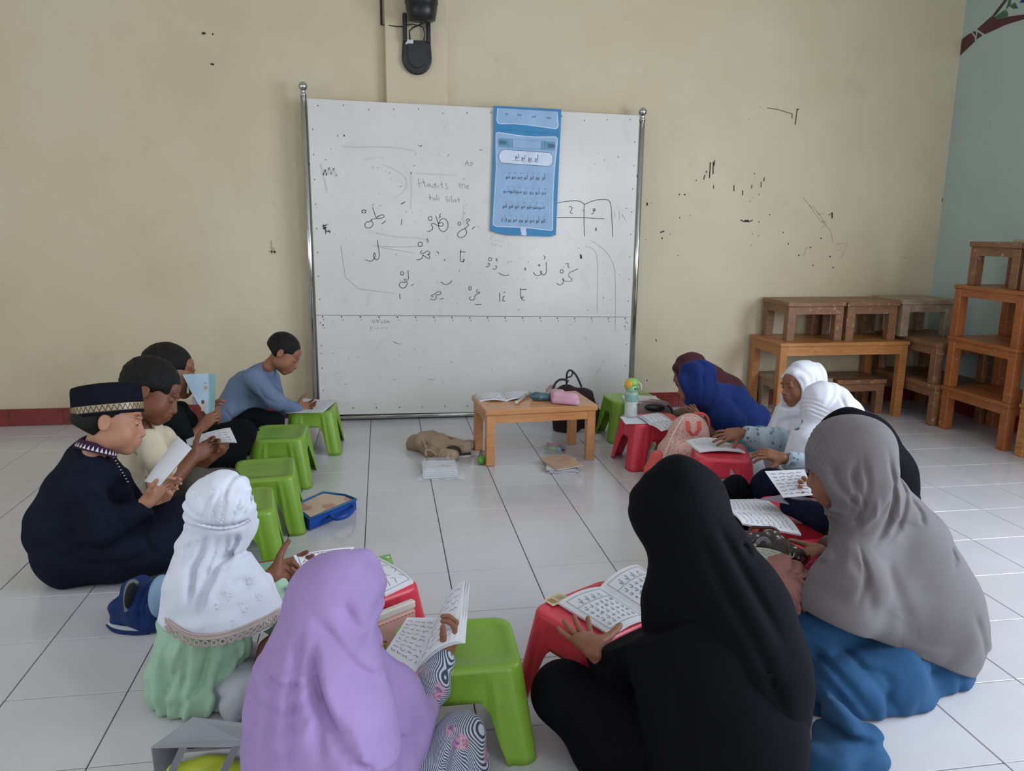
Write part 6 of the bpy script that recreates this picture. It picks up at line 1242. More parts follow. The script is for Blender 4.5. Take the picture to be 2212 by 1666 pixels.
# ---- girl in black hijab behind the grey one
H = ((1.735,-0.420,0.452),(0.404,0.841,-0.361),(-0.794,0.127,-0.594),(-0.454,0.526,0.719),0.94)
p = person('girl in black hijab and navy skirt half hidden behind the grey hijab girl', (1.951,-0.350,0.078), skin_b, H, [[(1.791,-0.400,0.360,0.06113), (1.909,-0.360,0.214,0.109), (1.958,-0.340,0.073,0.132)]],
    [dict(w=(1.385,-0.871,0.268), tip=(1.313,-0.892,0.258), th=(1.387,-0.804,0.268), el=(1.587,-0.640,0.217,0.001558), curl=(.2,.4,.4), spread=1.5, sz=.13, flip=-1),
     dict(w=(1.566,-0.560,0.331,0.001588), tip=(1.507,-0.540,0.350,0.001592), th=(1.529,-0.540,0.372,0.001591), el=(1.703,-0.500,0.241,0.001647), curl=(.5,.8,.5), sz=.13, flip=-1)])
S = Sdf(.006, .03); hood_ops(S, H, .006, neck=(1.842,-0.380,0.351,0.09607)); S.chain((1.815,-0.400,0.438,0.118), (1.927,-0.360,0.305,0.118), (1.979,-0.340,0.147,0.128)); face_hole(S, H)
S.rumple(.002, 50, 1).crease([(1.796,-0.500,0.527), (1.872,-0.500,0.423), (1.923,-0.500,0.299)], .012, .005); part('headscarf', S, black_j, p)
S = Sdf(.0065, .03); S.chain((1.877,-0.380,0.205,0.111), (1.924,-0.360,0.083,0.134)).chain((1.762,-0.460,0.267,0.05685), (1.616,-0.620,0.224,0.04087), (1.401,-0.865,0.272,0.02107), k=.02).chain((1.761,-0.460,0.276,0.05013), (1.621,-0.540,0.285,0.03221)); part('blouse', S, black_c, p)
S = Sdf(.005, .01); S.chain((1.419,-0.854,0.275,0.02825), (1.390,-0.870,0.270,0.02382)); S.rumple(.003, 200, 2); part('cuff', S, rust, p, label='red-brown knitted cuff')
S = Sdf(.007, .03); S.chain((1.931,-0.320,0.085,0.140), (1.808,-0.220,0.168,0.09496), (1.558,-0.215,0.236,0.06828)).chain((1.559,-0.215,0.230,0.06472), (1.589,-0.225,0.171,0.05046)).chain((1.821,-0.450,0.126,0.09184), (1.517,-0.699,0.290,0.05131), (1.461,-0.532,0.272,0.03203))
S.rumple(.0025, 50, 4); part('skirt', S, navy_c, p)

# ---- girl in grey hijab
H = ((1.310,-1.060,0.595),(0.644,0.729,-0.233),(-0.759,0.569,-0.317),(-0.09784,0.381,0.919),0.98)
p = person('girl in warm grey hijab and dusty blue dress sitting at the right', (1.465,-1.150,-0.046), skin_b, H, [[(1.408,-1.030,0.469,0.05148), (1.487,-1.040,0.289,0.105), (1.502,-1.080,0.052,0.158)]], hh=.0032)
S = Sdf(.0042, .035)
hood_ops(S, H, .010, neck=(1.415,-1.050,0.422,0.1))
S.c((1.388,-1.060,0.414,0.07648), (1.391,-1.100,0.282,0.127)).c((1.373,-1.100,0.378,0.07528), (1.396,-1.120,0.236,0.114))
S.chain((1.429,-1.020,0.471,0.09839), (1.496,-1.040,0.330,0.146), (1.544,-1.060,0.181,0.177), (1.569,-1.070,0.098,0.185), k=.06)
S.c((1.305,-1.170,0.268,0.0855), (1.461,-1.140,0.159,0.114), k=.05)
S.chain((1.338,-1.140,0.416,0.06853), (1.263,-1.200,0.338,0.07865), (1.230,-1.210,0.268,0.08577), k=.05).chain((1.633,-0.960,0.228,0.09095), (1.748,-0.980,0.065,0.09781), (1.811,-1.000,-0.052,0.07874), k=.05)
face_hole(S, H, (.082, .080, .066), (-.030, .112, -.058)); face_pleats(S, H, amp=.0016, per=.0125)
S.pull((1.297,-1.150,0.462), LEAN[2], 3.4, .0048, .03, .20, 5).pull((1.361,-1.100,0.418), LEAN[2], 2.2, .006, .14, .48, 9)
S.crease([(1.290,-1.150,0.663), (1.307,-1.150,0.582), (1.293,-1.150,0.494), (1.286,-1.150,0.443)], .009, .007).crease([(1.368,-1.100,0.652), (1.392,-1.100,0.561), (1.389,-1.100,0.470), (1.315,-1.150,0.415)], .009, .009)
S.crease([(1.449,-1.050,0.608), (1.478,-1.050,0.513), (1.427,-1.100,0.441), (1.329,-1.150,0.408)], .009, .008).crease([(1.272,-1.150,0.633), (1.273,-1.150,0.558), (1.271,-1.150,0.482)], .008, .006)
S.crease([(1.326,-1.150,0.556), (1.327,-1.150,0.492), (1.263,-1.200,0.452)], .010, -.006).crease([(1.402,-1.100,0.560), (1.417,-1.100,0.468), (1.341,-1.150,0.427)], .010, -.006)
S.crease([(1.488,-1.050,0.513), (1.516,-1.050,0.457), (1.506,-1.050,0.424)], .010, .007).crease([(1.600,-1.050,0.370), (1.613,-1.050,0.328), (1.585,-1.050,0.315)], .010, .008)
S.crease([(1.216,-1.250,0.439), (1.256,-1.250,0.362), (1.281,-1.250,0.259)], .020, .006).crease([(1.334,-1.200,0.423), (1.391,-1.200,0.277), (1.435,-1.200,0.141)], .026, .006).crease([(1.627,-1.100,0.210), (1.708,-1.100,0.046)], .016, .006)
S.rumple(.0015, 32, 4)
a, b = np.array((1.142,-1.200,0.259)), np.array((1.856,-1.020,-0.094)); n_ = np.cross(LEAN[2], b - a); n_ *= -1 if n_[2] > 0 else 1
S.cut(a, n_, .004); part('headscarf', S, grey_j, p)
S = Sdf(.007, .04)
S.chain((1.512,-1.080,0.151,0.141), (1.562,-1.080,0.017,0.149), (1.538,-1.100,-0.053,0.148), k=.05).chain((1.395,-1.180,0.022,0.140), (1.247,-1.220,0.021,0.102), (1.179,-1.200,-0.04,0.07377))
S.chain((1.160,-1.360,0.033,0.05861), (1.184,-1.420,0.023,0.06358), (1.091,-1.460,-0.004,0.07047), k=.05).chain((1.364,-1.100,0.145,0.06411), (1.208,-1.150,0.165,0.05686), (1.155,-1.100,0.169,0.04533), k=.03).c((1.326,-1.050,-0.009,0.106), (1.256,-1.000,-0.033,0.08104))
S.rumple(.0028, 32, 7).crease([(1.067,-1.300,0.216), (1.150,-1.300,0.121), (1.265,-1.300,-0.007)], .014, .008).crease([(1.129,-1.300,0.211), (1.215,-1.300,0.102), (1.304,-1.300,-0.011)], .013, .008).crease([(1.239,-1.250,0.173), (1.315,-1.250,0.074), (1.393,-1.250,-0.028)], .014, .007)
S.crease([(1.077,-1.350,0.066), (1.153,-1.350,0.039), (1.230,-1.350,0.018), (1.324,-1.350,-0.031)], .014, .012).crease([(1.058,-1.400,0.035), (1.109,-1.400,0.054), (1.181,-1.400,0.052)], .010, .008).crease([(1.130,-1.250,0.246), (1.153,-1.250,0.199), (1.200,-1.250,0.176)], .010, .008)
S.pull((1.228,-1.200,0.198), LEAN[2], 3.0, .007, .05, .5, 6).pull((1.390,-1.300,-0.074), LEAN[2], 2.5, .006, .03, .3, 2)
part('dress', S, denim, p)

# ---- girl in black hijab in front
H = ((0.699,-1.390,0.623),(0.949,0.281,0.139),(-0.179,0.849,-0.497),(-0.258,0.447,0.856),0.82)
p = person('girl all in black with black hijab, back turned, hand spread on a book', (0.728,-1.500,0.143), skin_b, H, [[(0.719,-1.410,0.539,0.03582), (0.738,-1.480,0.434,0.107), (0.754,-1.520,0.243,0.136)]],
    [dict(w=(0.554,-1.312,0.262), tip=(0.531,-1.179,0.252), th=(0.625,-1.177,0.252), el=(0.621,-1.330,0.135,0.00108), fr=(.021,.027), curl=(.06,.22,.2), spread=1.9, sz=.15, flip=-1, thumb=(.95,.35,-.15), tc=.15)])
S = Sdf(.006, .035)
S.ev((0.703,-1.400,0.641,0.0967,0.103), .105, -8).ev((0.672,-1.360,0.596,0.05263,0.0749), .08, 20).chain((0.722,-1.420,0.596,0.08253), (0.747,-1.460,0.513,0.09137), k=.04)
S.chain((0.748,-1.470,0.512,0.101), (0.782,-1.510,0.426,0.113), (0.811,-1.540,0.325,0.117), (0.834,-1.550,0.233,0.108), k=.06)
S.c((0.726,-1.430,0.463,0.07947), (0.709,-1.430,0.399,0.08395), k=.05)
face_hole(S, H, (.05, .08, .075), (0, .13, -.03))
S.chain((0.729,-1.390,0.541,0.0564), (0.729,-1.410,0.474,0.06022), (0.707,-1.430,0.432,0.07564)).c((0.743,-1.420,0.510,0.0796), (0.724,-1.440,0.436,0.07925))
S.pull((0.702,-1.450,0.568), LEAN[2], 2.6, .005, .08, .5, 4)
S.crease([(0.698,-1.500,0.630), (0.745,-1.500,0.516), (0.816,-1.500,0.375), (0.881,-1.500,0.217)], .014, .006).crease([(0.745,-1.480,0.639), (0.794,-1.500,0.533), (0.866,-1.500,0.392)], .012, .006).crease([(0.655,-1.500,0.522), (0.722,-1.500,0.404), (0.783,-1.500,0.248)], .016, .005)
S.crease([(0.803,-1.450,0.583), (0.826,-1.450,0.561)], .008, .008).rumple(.0016, 32, 3); part('headscarf', S, black_j, p)
S = Sdf(.007, .04)
S.chain((0.702,-1.440,0.448,0.09476), (0.736,-1.500,0.339,0.145), (0.768,-1.540,0.211,0.154), (0.776,-1.560,0.116,0.159), k=.06)
S.chain((0.655,-1.380,0.410,0.05721), (0.621,-1.370,0.295,0.05813), (0.620,-1.330,0.153,0.04959), k=.03).chain((0.620,-1.330,0.153,0.04959), (0.588,-1.310,0.197,0.03892), (0.560,-1.300,0.245,0.02696), k=.02)
S.cut((0.559,-1.290,0.249), np.array((0.553,-1.280,0.263)) - np.array((0.580,-1.310,0.210)), .003)
S.rumple(.0022, 40, 6).crease([(0.593,-1.350,0.262), (0.618,-1.350,0.202), (0.653,-1.350,0.163)], .010, .006).crease([(0.643,-1.500,0.368), (0.659,-1.500,0.260), (0.644,-1.500,0.152)], .018, .006); part('blouse', S, black_j, p)
S = Sdf(.008, .04); S.chain((0.752,-1.500,0.095,0.120), (0.597,-1.360,0.104,0.09369), (0.494,-1.290,0.139,0.07199)).chain((0.498,-1.290,0.133,0.06769), (0.570,-1.380,0.073,0.07381), (0.657,-1.480,0.034,0.08081)); S.rumple(.0025, 35, 2); part('trousers', S, black_j, p)

# ================================================================ books, bags and small things
paper = plain('white_paper', 'd6d7dd', .75, .3, .02, 6); paper2 = plain('warm_white_paper', 'cfcbc6', .75, .3, .03, 6); print_ink = plain('printed_ink', '686a72', .7, .2); frame_ink = plain('printed_frame', '6c6e78', .7, .2)
cover_teal = plain('teal_book_cover', '7fa6a6', .45, .4); cover_blue = plain('pale_blue_cover', 'a9bfd0', .45, .4)
def bil(c, u, v): a, b, d, e = (Vector(q[:3]) for q in c); return a.lerp(b, u).lerp(e.lerp(d, u), v)
def leaf(c, parent, bulge=0.0, th=.004, mat=None, nu=10, nv=2, name='page', base=None, up=None):
    """a block of pages: corners c = near-left, near-right, far-right, far-left; bulge lifts it along u"""
    c = [Vector(q[:3]) - Vector(base) for q in c]
    n0 = (c[1] - c[0]).cross(c[3] - c[0]).normalized()
    if up is not None and n0.dot(Vector(up)) < 0: n0 = -n0
    elif up is None and n0.z < 0: n0 = -n0
    fn = lambda u, v: bil(c, u, v) + n0 * bulge * math.sin(PI * u) ** .8
    mb = MB().slab(fn, lambda u, v: n0, th, nu, nv)
    return mb.obj(name, mat or paper, parent), fn, n0
def print_on(mb, fn, n0, rows, u0=.1, u1=.9, v0=.12, v1=.88, w=.0016, seed=0, amp=.25, words=5, frame=True, e=.0012):
    rr = random.Random(seed)
    def P_(u, v): return fn(u, v) + n0 * e
    def strip(pts, hw):
        P = [P_(*q) for q in pts]
        for a, b in zip(P, P[1:]):
            d = (b - a)
            if d.length < 1e-6: continue
            s_ = n0.cross(d).normalized() * hw * .72; mb.add([a - s_, b - s_, b + s_, a + s_], [(0, 1, 2, 3)])
    if frame:
        q = [(u0 - .05, v0 - .06), (u1 + .05, v0 - .06), (u1 + .05, v1 + .06), (u0 - .05, v1 + .06), (u0 - .05, v0 - .06)]
        pts = []
        for a, b in zip(q, q[1:]): pts += [(a[0] + (b[0] - a[0]) * k / 6, a[1] + (b[1] - a[1]) * k / 6) for k in range(6)]
        strip(pts + [q[-1]], w * .5)
    dv = (v1 - v0) / max(rows - 1, 1)
    for r in range(rows):
        v = v0 + dv * r; u = u0
        while u < u1 - .03:
            L = (u1 - u0) / words * rr.uniform(.55, .95); n = max(3, int(L * 26))
            strip([(min(u + L * k / n, u1), v + dv * amp * rr.uniform(-1, 1)) for k in range(n + 1)], w * .5)
            u += L + (u1 - u0) / words * .28
def mid(*p): return tuple(sum(q[i] for q in p) / len(p) for i in range(3))
def open_book(label, spine, left, right, bulge=.012, th=.006, rows=6, words=5, group=None, seed=1, w=.0016, up=None, name='open_book', cover=None, amp=.25, frame=True):
    """spine = (near, far), left / right = (near, far) outer corners"""
    base = mid(spine[0], spine[1]); t = thing(name, label, 'book', base, 0, group)
    for k, (a, side) in enumerate(((left, 'l'), (right, 'r'))):
        if a is None: continue
        c = (a[0], spine[0], spine[1], a[1]) if side == 'l' else (spine[0], a[0], a[1], spine[1])
        pg, fn, n0 = leaf(c, t, bulge, th, base=base, up=up)
        mb = MB(); print_on(mb, fn, n0, rows, words=words, seed=seed + k, w=w, amp=amp, frame=frame); mb.obj('print', print_ink, pg)
        if cover:
            c2 = [Vector(q[:3]) - n0 * (th + .0012) for q in c]; leaf(c2, t, bulge, .0012, cover, base=base, name='cover', up=up)
    return t
def sheet(label, c, rows=6, words=5, th=.0008, bulge=.0, seed=3, w=.0016, name='paper_sheet', cat='paper', mat=None, frame=False, u=(.1, .9, .12, .88), amp=.25, up=None):
    base = mid(*c); t = thing(name, label, cat, base)
    pg, fn, n0 = leaf(c, t, bulge, th, mat, base=base, up=up)
    if rows:
        mb = MB(); print_on(mb, fn, n0, rows, u0=u[0], u1=u[1], v0=u[2], v1=u[3], words=words, seed=seed, w=w, frame=frame, amp=amp, e=.0008); mb.obj('print', print_ink, pg)
    return t
SZ = .2372
# printed sheet on the stool by the whiteboard
sheet('printed sheet lying on the green stool next to the whiteboard', [(-0.425,1.193,0.240), (-0.232,1.190,0.240), (-0.175,1.457,0.240), (-0.366,1.538,0.240)], rows=8, words=6, w=.003)
# held books on the left
t = thing('booklet', 'pale blue picture booklet held up before a boy\'s face', 'book', (-0.665,0.560,0.491))
B = Vector(t.location); pts = [(-0.757,0.540,0.580), (-0.702,0.540,0.581), (-0.652,0.550,0.580), (-0.656,0.550,0.493), (-0.661,0.550,0.405), (-0.675,0.550,0.401), (-0.702,0.540,0.451), (-0.730,0.540,0.511), (-0.744,0.540,0.549)]
def flat(pts, th, nrm, B):
    vs = [Vector(q[:3]) - B for q in pts]; n = len(vs); nv = Vector(nrm) * th
    return MB().add(vs + [v + nv for v in vs], [tuple(range(n)), tuple(range(2 * n - 1, n - 1, -1))] + [(i, n + i, n + (i + 1) % n, (i + 1) % n) for i in range(n)])
flat(pts, .004, FWD, B).obj('front_cover', cover_blue, t)
flat([(-0.652,0.549,0.580), (-0.640,0.640,0.558), (-0.657,0.640,0.395), (-0.661,0.549,0.405)], .004, (-.8, .5, 0), B).obj('back_cover', cover_teal, t)
def blob(pts, th=.0012): return flat(pts, th, FWD, B)
F_ = plain('orange_print', 'c9963f', .5); Gd = plain('grey_dome_print', '9d8f93', .5); Rd = plain('dark_red_print', '7c3a3d', .5); Gn = plain('pale_green_print', '9fb0a4', .5); Bl = plain('blue_print', '5d7fa8', .5)

CQ = [Vector(q[:3]) - B for q in ((-0.770,0.546,0.409), (-0.661,0.546,0.405), (-0.649,0.546,0.580), (-0.758,0.546,0.583))]
def cv(u, v): return CQ[0].lerp(CQ[1], u).lerp(CQ[3].lerp(CQ[2], u), v)
def patch(poly): return MB().add([cv(*q) for q in poly], [tuple(range(len(poly)))])
mb = MB()
for k in range(7):
    x = .36 + k * .085; mb.ribbon([(x, .60), (x, .68), (x + .05, .68), (x + .05, .60 - .02 * (k == 4))], .022, lambda a, b: cv(a, b))
mb.obj('cover_title', F_, t)
mb = MB()
for k, (x0, x1, z) in enumerate(((.30, .52, .83), (.56, .74, .825), (.34, .50, .765), (.55, .66, .765), (.69, .90, .76))): mb.ribbon([(x0 + (x1 - x0) * q / 8, z + .008 * (-1) ** q) for q in range(9)], .014, lambda a, b: cv(a, b))
mb.obj('cover_lettering', Bl, t)
patch([(.36, .22)] + [(.46 + .10 * math.cos(a), .31 + .15 * math.sin(a)) for a in [PI - PI * q / 10 for q in range(11)]] + [(.57, .22)]).obj('printed_dome', Gd, t)
patch([(.76 + .06 * math.cos(a), .29 + .05 * math.sin(a)) for a in [2 * PI * q / 12 for q in range(12)]]).obj('printed_cupola', Rd, t)
patch([(.70, .06), (.84, .06), (.83, .26), (.71, .26)]).obj('printed_tower', plain('sand_print', 'c3ad9c', .5), t)
patch([(.17, .50), (.24, .50), (.25, .62), (.20, .72), (.16, .62)]).obj('printed_minaret', Gn, t)

open_book('open booklet with pale blue cover held by the boy in cream shirt', ((-0.663,0.160,0.373), (-0.688,0.240,0.374)), None, ((-0.475,0.120,0.393), (-0.519,0.240,0.418)), .006, .005, 5, 6, seed=4, w=.0022, cover=cover_teal, up=(-.4, -.4, .8), frame=False)
open_book('white booklet with green cover held by the boy with the black cap', ((-0.718,-0.220,0.358), (-0.616,-0.160,0.497)), None, ((-0.660,-0.270,0.357), (-0.556,-0.240,0.477)), .008, .006, 0, 1, seed=5, cover=plain('olive_book_cover', '7d8a6c', .45), up=(-.5, -.6, .5), frame=False)
open_book('open lesson book held by the girl in the white embroidered hood', ((-0.091,-0.800,0.222), (-0.008,-0.700,0.286)), ((-0.145,-0.820,0.266), (-0.173,-0.780,0.305)), None, .006, .006, 4, 6, seed=6, w=.0018, up=(0, -.4, 1), amp=.3)
open_book('open lesson book on the red stool behind the lavender hijab', ((-0.033,-0.874,0.250), (0.022,-0.666,0.250)), None, ((0.079,-0.928,0.243), (0.157,-0.858,0.243)), .012, .008, 4, 5, seed=7, w=.0018)
t = thing('card', 'small green card behind the red stool\'s open book', 'card', (0.081,-0.699,0.243)); B = Vector(t.location)
flat([(0.061,-0.700,0.252), (0.095,-0.684,0.252), (0.104,-0.738,0.243), (0.067,-0.739,0.243)], .001, (0, .1, -1), B).obj('card', plain('leaf_green_card', '7fa85c', .5), t)
mb = MB(); c0 = Vector((0.087,-0.715,0.254)) - B
mb.lathe([(0, 0), (.006, 0), (.006, .0006), (0, .0006)], 9, Matrix.Translation(c0)); mb.obj('printed_mark', paper, t)

# the lavender girl's book: one page flat on the stool, the other pages upright in her hand
bk = open_book('lesson sheet book, one side flat on the green stool, one raised in hand', ((0.144,-1.314,0.244), (0.214,-1.079,0.244)), ((0.077,-1.216,0.242), (0.133,-1.061,0.242)), None, .0, .003, 9, 4, seed=8, w=.0017, frame=False)
base = Vector(bk.location)
for k in range(3):
    c = [(0.144,-1.317,0.246), (0.246,-1.280,0.292), (0.271,-1.140,0.371), (0.214,-1.083,0.246)]
    c = [Vector(q) + Vector((.006 * k, .002 * k, -.004 * k)) * (1 if i in (1, 2) else .3) for i, q in enumerate(c)]
    pg, fn, n0 = leaf(c, bk, .018, .0015, base=base, up=(-1, 0, .2), name='raised_page')
    if k == 0:
        mb = MB(); print_on(mb, fn, n0, 8, words=4, seed=9, w=.0016, frame=False); mb.obj('print', print_ink, pg)

# black hijab girl's book with large letters
bk = thing('open_book', 'open primer with large Arabic letters under the black hijab girl\'s hand', 'book', (0.646,-1.052,0.243)); base = Vector(bk.location)
cA = [(0.622,-1.225,0.243), (0.736,-1.168,0.250), (0.659,-0.985,0.252), (0.530,-1.042,0.244)]
cB = [(0.736,-1.168,0.250), (0.870,-1.083,0.256), (0.800,-0.884,0.262), (0.659,-0.985,0.252)]
pgA, fA, nA = leaf(cA, bk, .010, .006, base=base); pgB, fB, nB = leaf(cB, bk, .016, .006, base=base)
def page_print(fn, n0, glyph_rows, page, par):
    mb = MB(); P_ = lambda u, v: fn(u, v) + n0 * .0014
    def ln(a, b, w_=.0013):
        pts = [P_(a[0] + (b[0] - a[0]) * k / 8, a[1] + (b[1] - a[1]) * k / 8) for k in range(9)]
        for p_, q_ in zip(pts, pts[1:]):
            s_ = n0.cross(q_ - p_).normalized() * w_ / 2; mb.add([p_ - s_, q_ - s_, q_ + s_, p_ + s_], [(0, 1, 2, 3)])
    for a, b in (((.10, .92), (.92, .92)), ((.10, .10), (.10, .92)), ((.92, .10), (.92, .92)), ((.10, .10), (.92, .10)), ((.10, .70), (.92, .70))): ln(a, b)
    for k, ch in enumerate(('\uFEDD', '\uFEDD', '\uFEDD', '\uFEA9')):
        stamp(mb, ch, .28 + k * .15, .81, .10, P_, 0, .002, 1.0)
    for k in range(4): ln((.24 + k * .15, .735), (.31 + k * .15, .735), .0016)
    for r in range(5):
        for k in range(6): stamp(mb, ('\uFEDD', '\uFEDD', '\uFEE5', '\uFEDD', '\uFEED', '\uFED9')[(k + r * 2) % 6], .20 + k * .125, .62 - r * .105, .085, P_, 0, .002, 1.0)
    mb.obj('print', print_ink, page)
page_print(fA, nA, 5, pgA, bk); page_print(fB, nB, 5, pgB, bk)
t = thing('card', 'pale yellow printed card on the front red stool', 'card', (0.536,-1.016,0.238)); B = Vector(t.location)
fl_ = [(0.494,-1.015,0.240), (0.514,-1.049,0.239), (0.578,-1.019,0.240), (0.544,-0.979,0.239)]
flat(fl_, .0008, (0, 0, -1), B).obj('card', plain('pale_yellow_card', 'cdbb8f', .6), t)
mb = MB(); Q4 = [Vector(q) - B + Vector((0, 0, .0008)) for q in fl_]
mb.add([bil([Q4[0], Q4[1], Q4[2], Q4[3]], u, v) for u, v in ((.2, .12), (.75, .12), (.75, .38), (.2, .38))], [(0, 1, 2, 3)])
mb.obj('printed_picture', plain('brown_print', '9c7a5e', .6), t)
mb = MB()
for k in range(4): mb.ribbon([(.25 + .12 * k, .5), (.27 + .12 * k, .86)], .03, lambda a, b: bil(Q4, a, b) + Vector((0, 0, .0003)))
mb.obj('print', print_ink, t)

# right-hand row of books
open_book('open exercise book on the red stool before the white hijab girls', ((1.455,0.236,0.246), (1.461,0.409,0.246)), None, ((1.655,0.203,0.246), (1.634,0.419,0.246)), .010, .008, 8, 6, seed=11, w=.0022, frame=False)
open_book('wide open exercise book above the patterned pouch', ((1.438,-0.543,0.252), (1.261,-0.497,0.252)), ((1.446,-0.378,0.247), (1.300,-0.363,0.247)), ((1.410,-0.708,0.247), (1.245,-0.627,0.262)), .008, .006, 9, 7, seed=12, w=.0019, frame=False)
sheet('written page held in the hand of the girl in black hijab behind', [(1.420,-0.560,0.319), (1.511,-0.600,0.338), (1.525,-0.500,0.396), (1.398,-0.460,0.382)], rows=7, words=4, w=.0022, name='paper_sheet', up=(-.3, -.6, .5), amp=.3)
sheet('greyish folded booklet lying across the navy skirt', [(1.365,-0.500,0.295), (1.515,-0.620,0.286), (1.547,-0.580,0.302), (1.490,-0.460,0.295)], rows=0, th=.003, bulge=.006, mat=plain('mauve_paper', '8d8290', .7), name='booklet', cat='booklet')
sheet('blank white sheet beneath the water bottle', [(1.283,0.767,0.238), (1.398,0.762,0.238), (1.402,0.937,0.238), (1.301,0.919,0.238)], rows=0)
open_book('open booklet beside the water bottle on the red stool', ((1.393,0.728,0.245), (1.529,0.777,0.245)), ((1.393,0.910,0.243), (1.527,0.965,0.243)), ((1.416,0.615,0.241), (1.544,0.688,0.241)), .006, .005, 5, 5, seed=13, w=.0024)
sheet('beige sheets on the green stool behind the water bottle', [(1.423,1.205,0.239), (1.624,1.204,0.238), (1.660,1.382,0.239), (1.462,1.417,0.238)], rows=3, words=4, w=.003, mat=paper2, th=.004)
sheet('pale green exercise book over the dusty pink bag', [(1.052,-1.002,0.305), (1.096,-1.039,0.300), (1.195,-0.975,0.315), (1.097,-0.929,0.315)], rows=7, words=4, w=.0018, mat=plain('pale_green_paper', 'b9bfae', .7), th=.006, bulge=.008, name='exercise_book', cat='book')
open_book('open book on the light pine low table', ((0.722,1.064,0.308), (0.724,1.259,0.308)), ((0.582,1.087,0.304), (0.570,1.260,0.304)), ((0.840,1.124,0.304), (0.890,1.283,0.304)), .010, .008, 5, 5, seed=14, w=.0025)

def bag(name, label, cat, base): return thing(name, label, cat, (base[0], base[1], base[2] if len(base) > 2 else 0))
def sobj(S, name, mat, root, parent=None, **kw):
    """soft shape in world coordinates, as part of root (or of one of its parts)"""
    V, Q = S.arrays(); return link(name, mesh_np(V - np.array(root.location), Q), mat, parent or root, **kw)
def wt(pts, root): return [Vector(q[:3]) - root.location for q in pts]
# ---- on the pine table
t = bag('pencil_case', 'dark teal see-through pencil case on the pine table', 'pencil case', (0.914,1.101,0.302))
S = Sdf(.003, .008); S.ev((0.909,1.080,0.317,0.06168,0.02714), .035, -6, 0).cut((0, 0, .303), (0, 0, -1)); S.rumple(.002, 120, 3); sobj(S, 'pouch', plain('dark_teal_vinyl', '41606a', .25, .6), t)
MB().tube(wt([(0.855,1.085,0.325), (0.908,1.077,0.333), (0.956,1.062,0.325)], t), .003, 6).obj('zip', black_plastic, t)
t = bag('pencil_case', 'pink and grey plush pencil case on the pine table', 'pencil case', (1.048,1.108,0.302))
S = Sdf(.003, .01); S.chain((0.987,1.035,0.325,0.03427), (1.066,0.995,0.322,0.03163)).c((0.971,0.993,0.315,0.02181), (1.069,0.938,0.315,0.01921)).cut((0, 0, .303), (0, 0, -1)); sobj(S, 'pouch', plain('pink_plush', 'cf9fb4', .9, .2), t)
S = Sdf(.003, .008); S.chain((0.985,1.105,0.330,0.02487), (1.019,1.078,0.335,0.02227)).cut((0, 0, .303), (0, 0, -1)); sobj(S, 'side_panel', plain('grey_plush', 'b3a49d', .9, .2), t)
MB().tube(wt([(0.960,1.061,0.335), (0.980,1.060,0.350), (1.014,1.056,0.345)], t), .0025, 6).obj('loop', plain('white_cord', 'd8d4d4', .6), t)
t = bag('pen', 'silver patterned pen roll resting on the pine table', 'pen', (0.833,1.156,0.302))
MB().tube(wt([(0.766,1.002,0.311), (0.877,1.216,0.311)], t), .0085, 12).obj('barrel', plain('silver_speckle', 'a59d93', .35, .5, .3, 200), t)
MB().tube(wt([(0.758,0.987,0.311), (0.766,1.002,0.311)], t), .0095, 12).obj('end_ring', plain('pale_ring', 'cfc6b8', .4), t)
# ---- brown bag behind the table
t = bag('shoulder_bag', 'dark brown shoulder bag leaning on the whiteboard behind the pine table', 'bag', (1.218,1.560,-0.006))
bagm = cloth('dark_brown_cloth', '33262a', .8, .05)
S = Sdf(.006, .03); S.chain((1.175,1.580,0.181,0.08947), (1.196,1.570,0.065,0.107), (1.197,1.570,0.007,0.101)).chain((1.270,1.580,0.185,0.07292), (1.294,1.570,0.062,0.09011), (1.302,1.570,0.012,0.08468)).cut((0, 0, .002), (0, 0, -1)).crease([(1.224,1.500,0.266), (1.262,1.500,0.152), (1.255,1.500,0.009)], .012, .008).rumple(.003, 50, 2)
sobj(S, 'body', bagm, t)
MB().tube(smoothpts([tuple(q) for q in wt([(1.066,1.520,0.248), (1.088,1.520,0.307), (1.129,1.520,0.325), (1.166,1.520,0.308)], t)], 2), .007, 8).obj('strap', black_plastic, t)
MB().tube(smoothpts([tuple(q) for q in wt([(1.160,1.540,0.287), (1.158,1.540,0.354), (1.175,1.540,0.374), (1.195,1.540,0.365), (1.221,1.540,0.336), (1.252,1.540,0.268)], t)], 2), .006, 8).obj('handle', black_plastic, t)
MB().tube(smoothpts([tuple(q) for q in wt([(1.192,1.530,0.370), (1.190,1.530,0.339), (1.168,1.530,0.328), (1.157,1.530,0.337)], t)], 2), .005, 8).obj('knot', black_plastic, t)
S = Sdf(.004, .01); S.c((1.073,1.600,0.231,0.02512), (1.089,1.600,0.253,0.02232)); S.rumple(.003, 200, 2); sobj(S, 'tissue', plain('pinkish_tissue', 'b59aa0', .8), t)
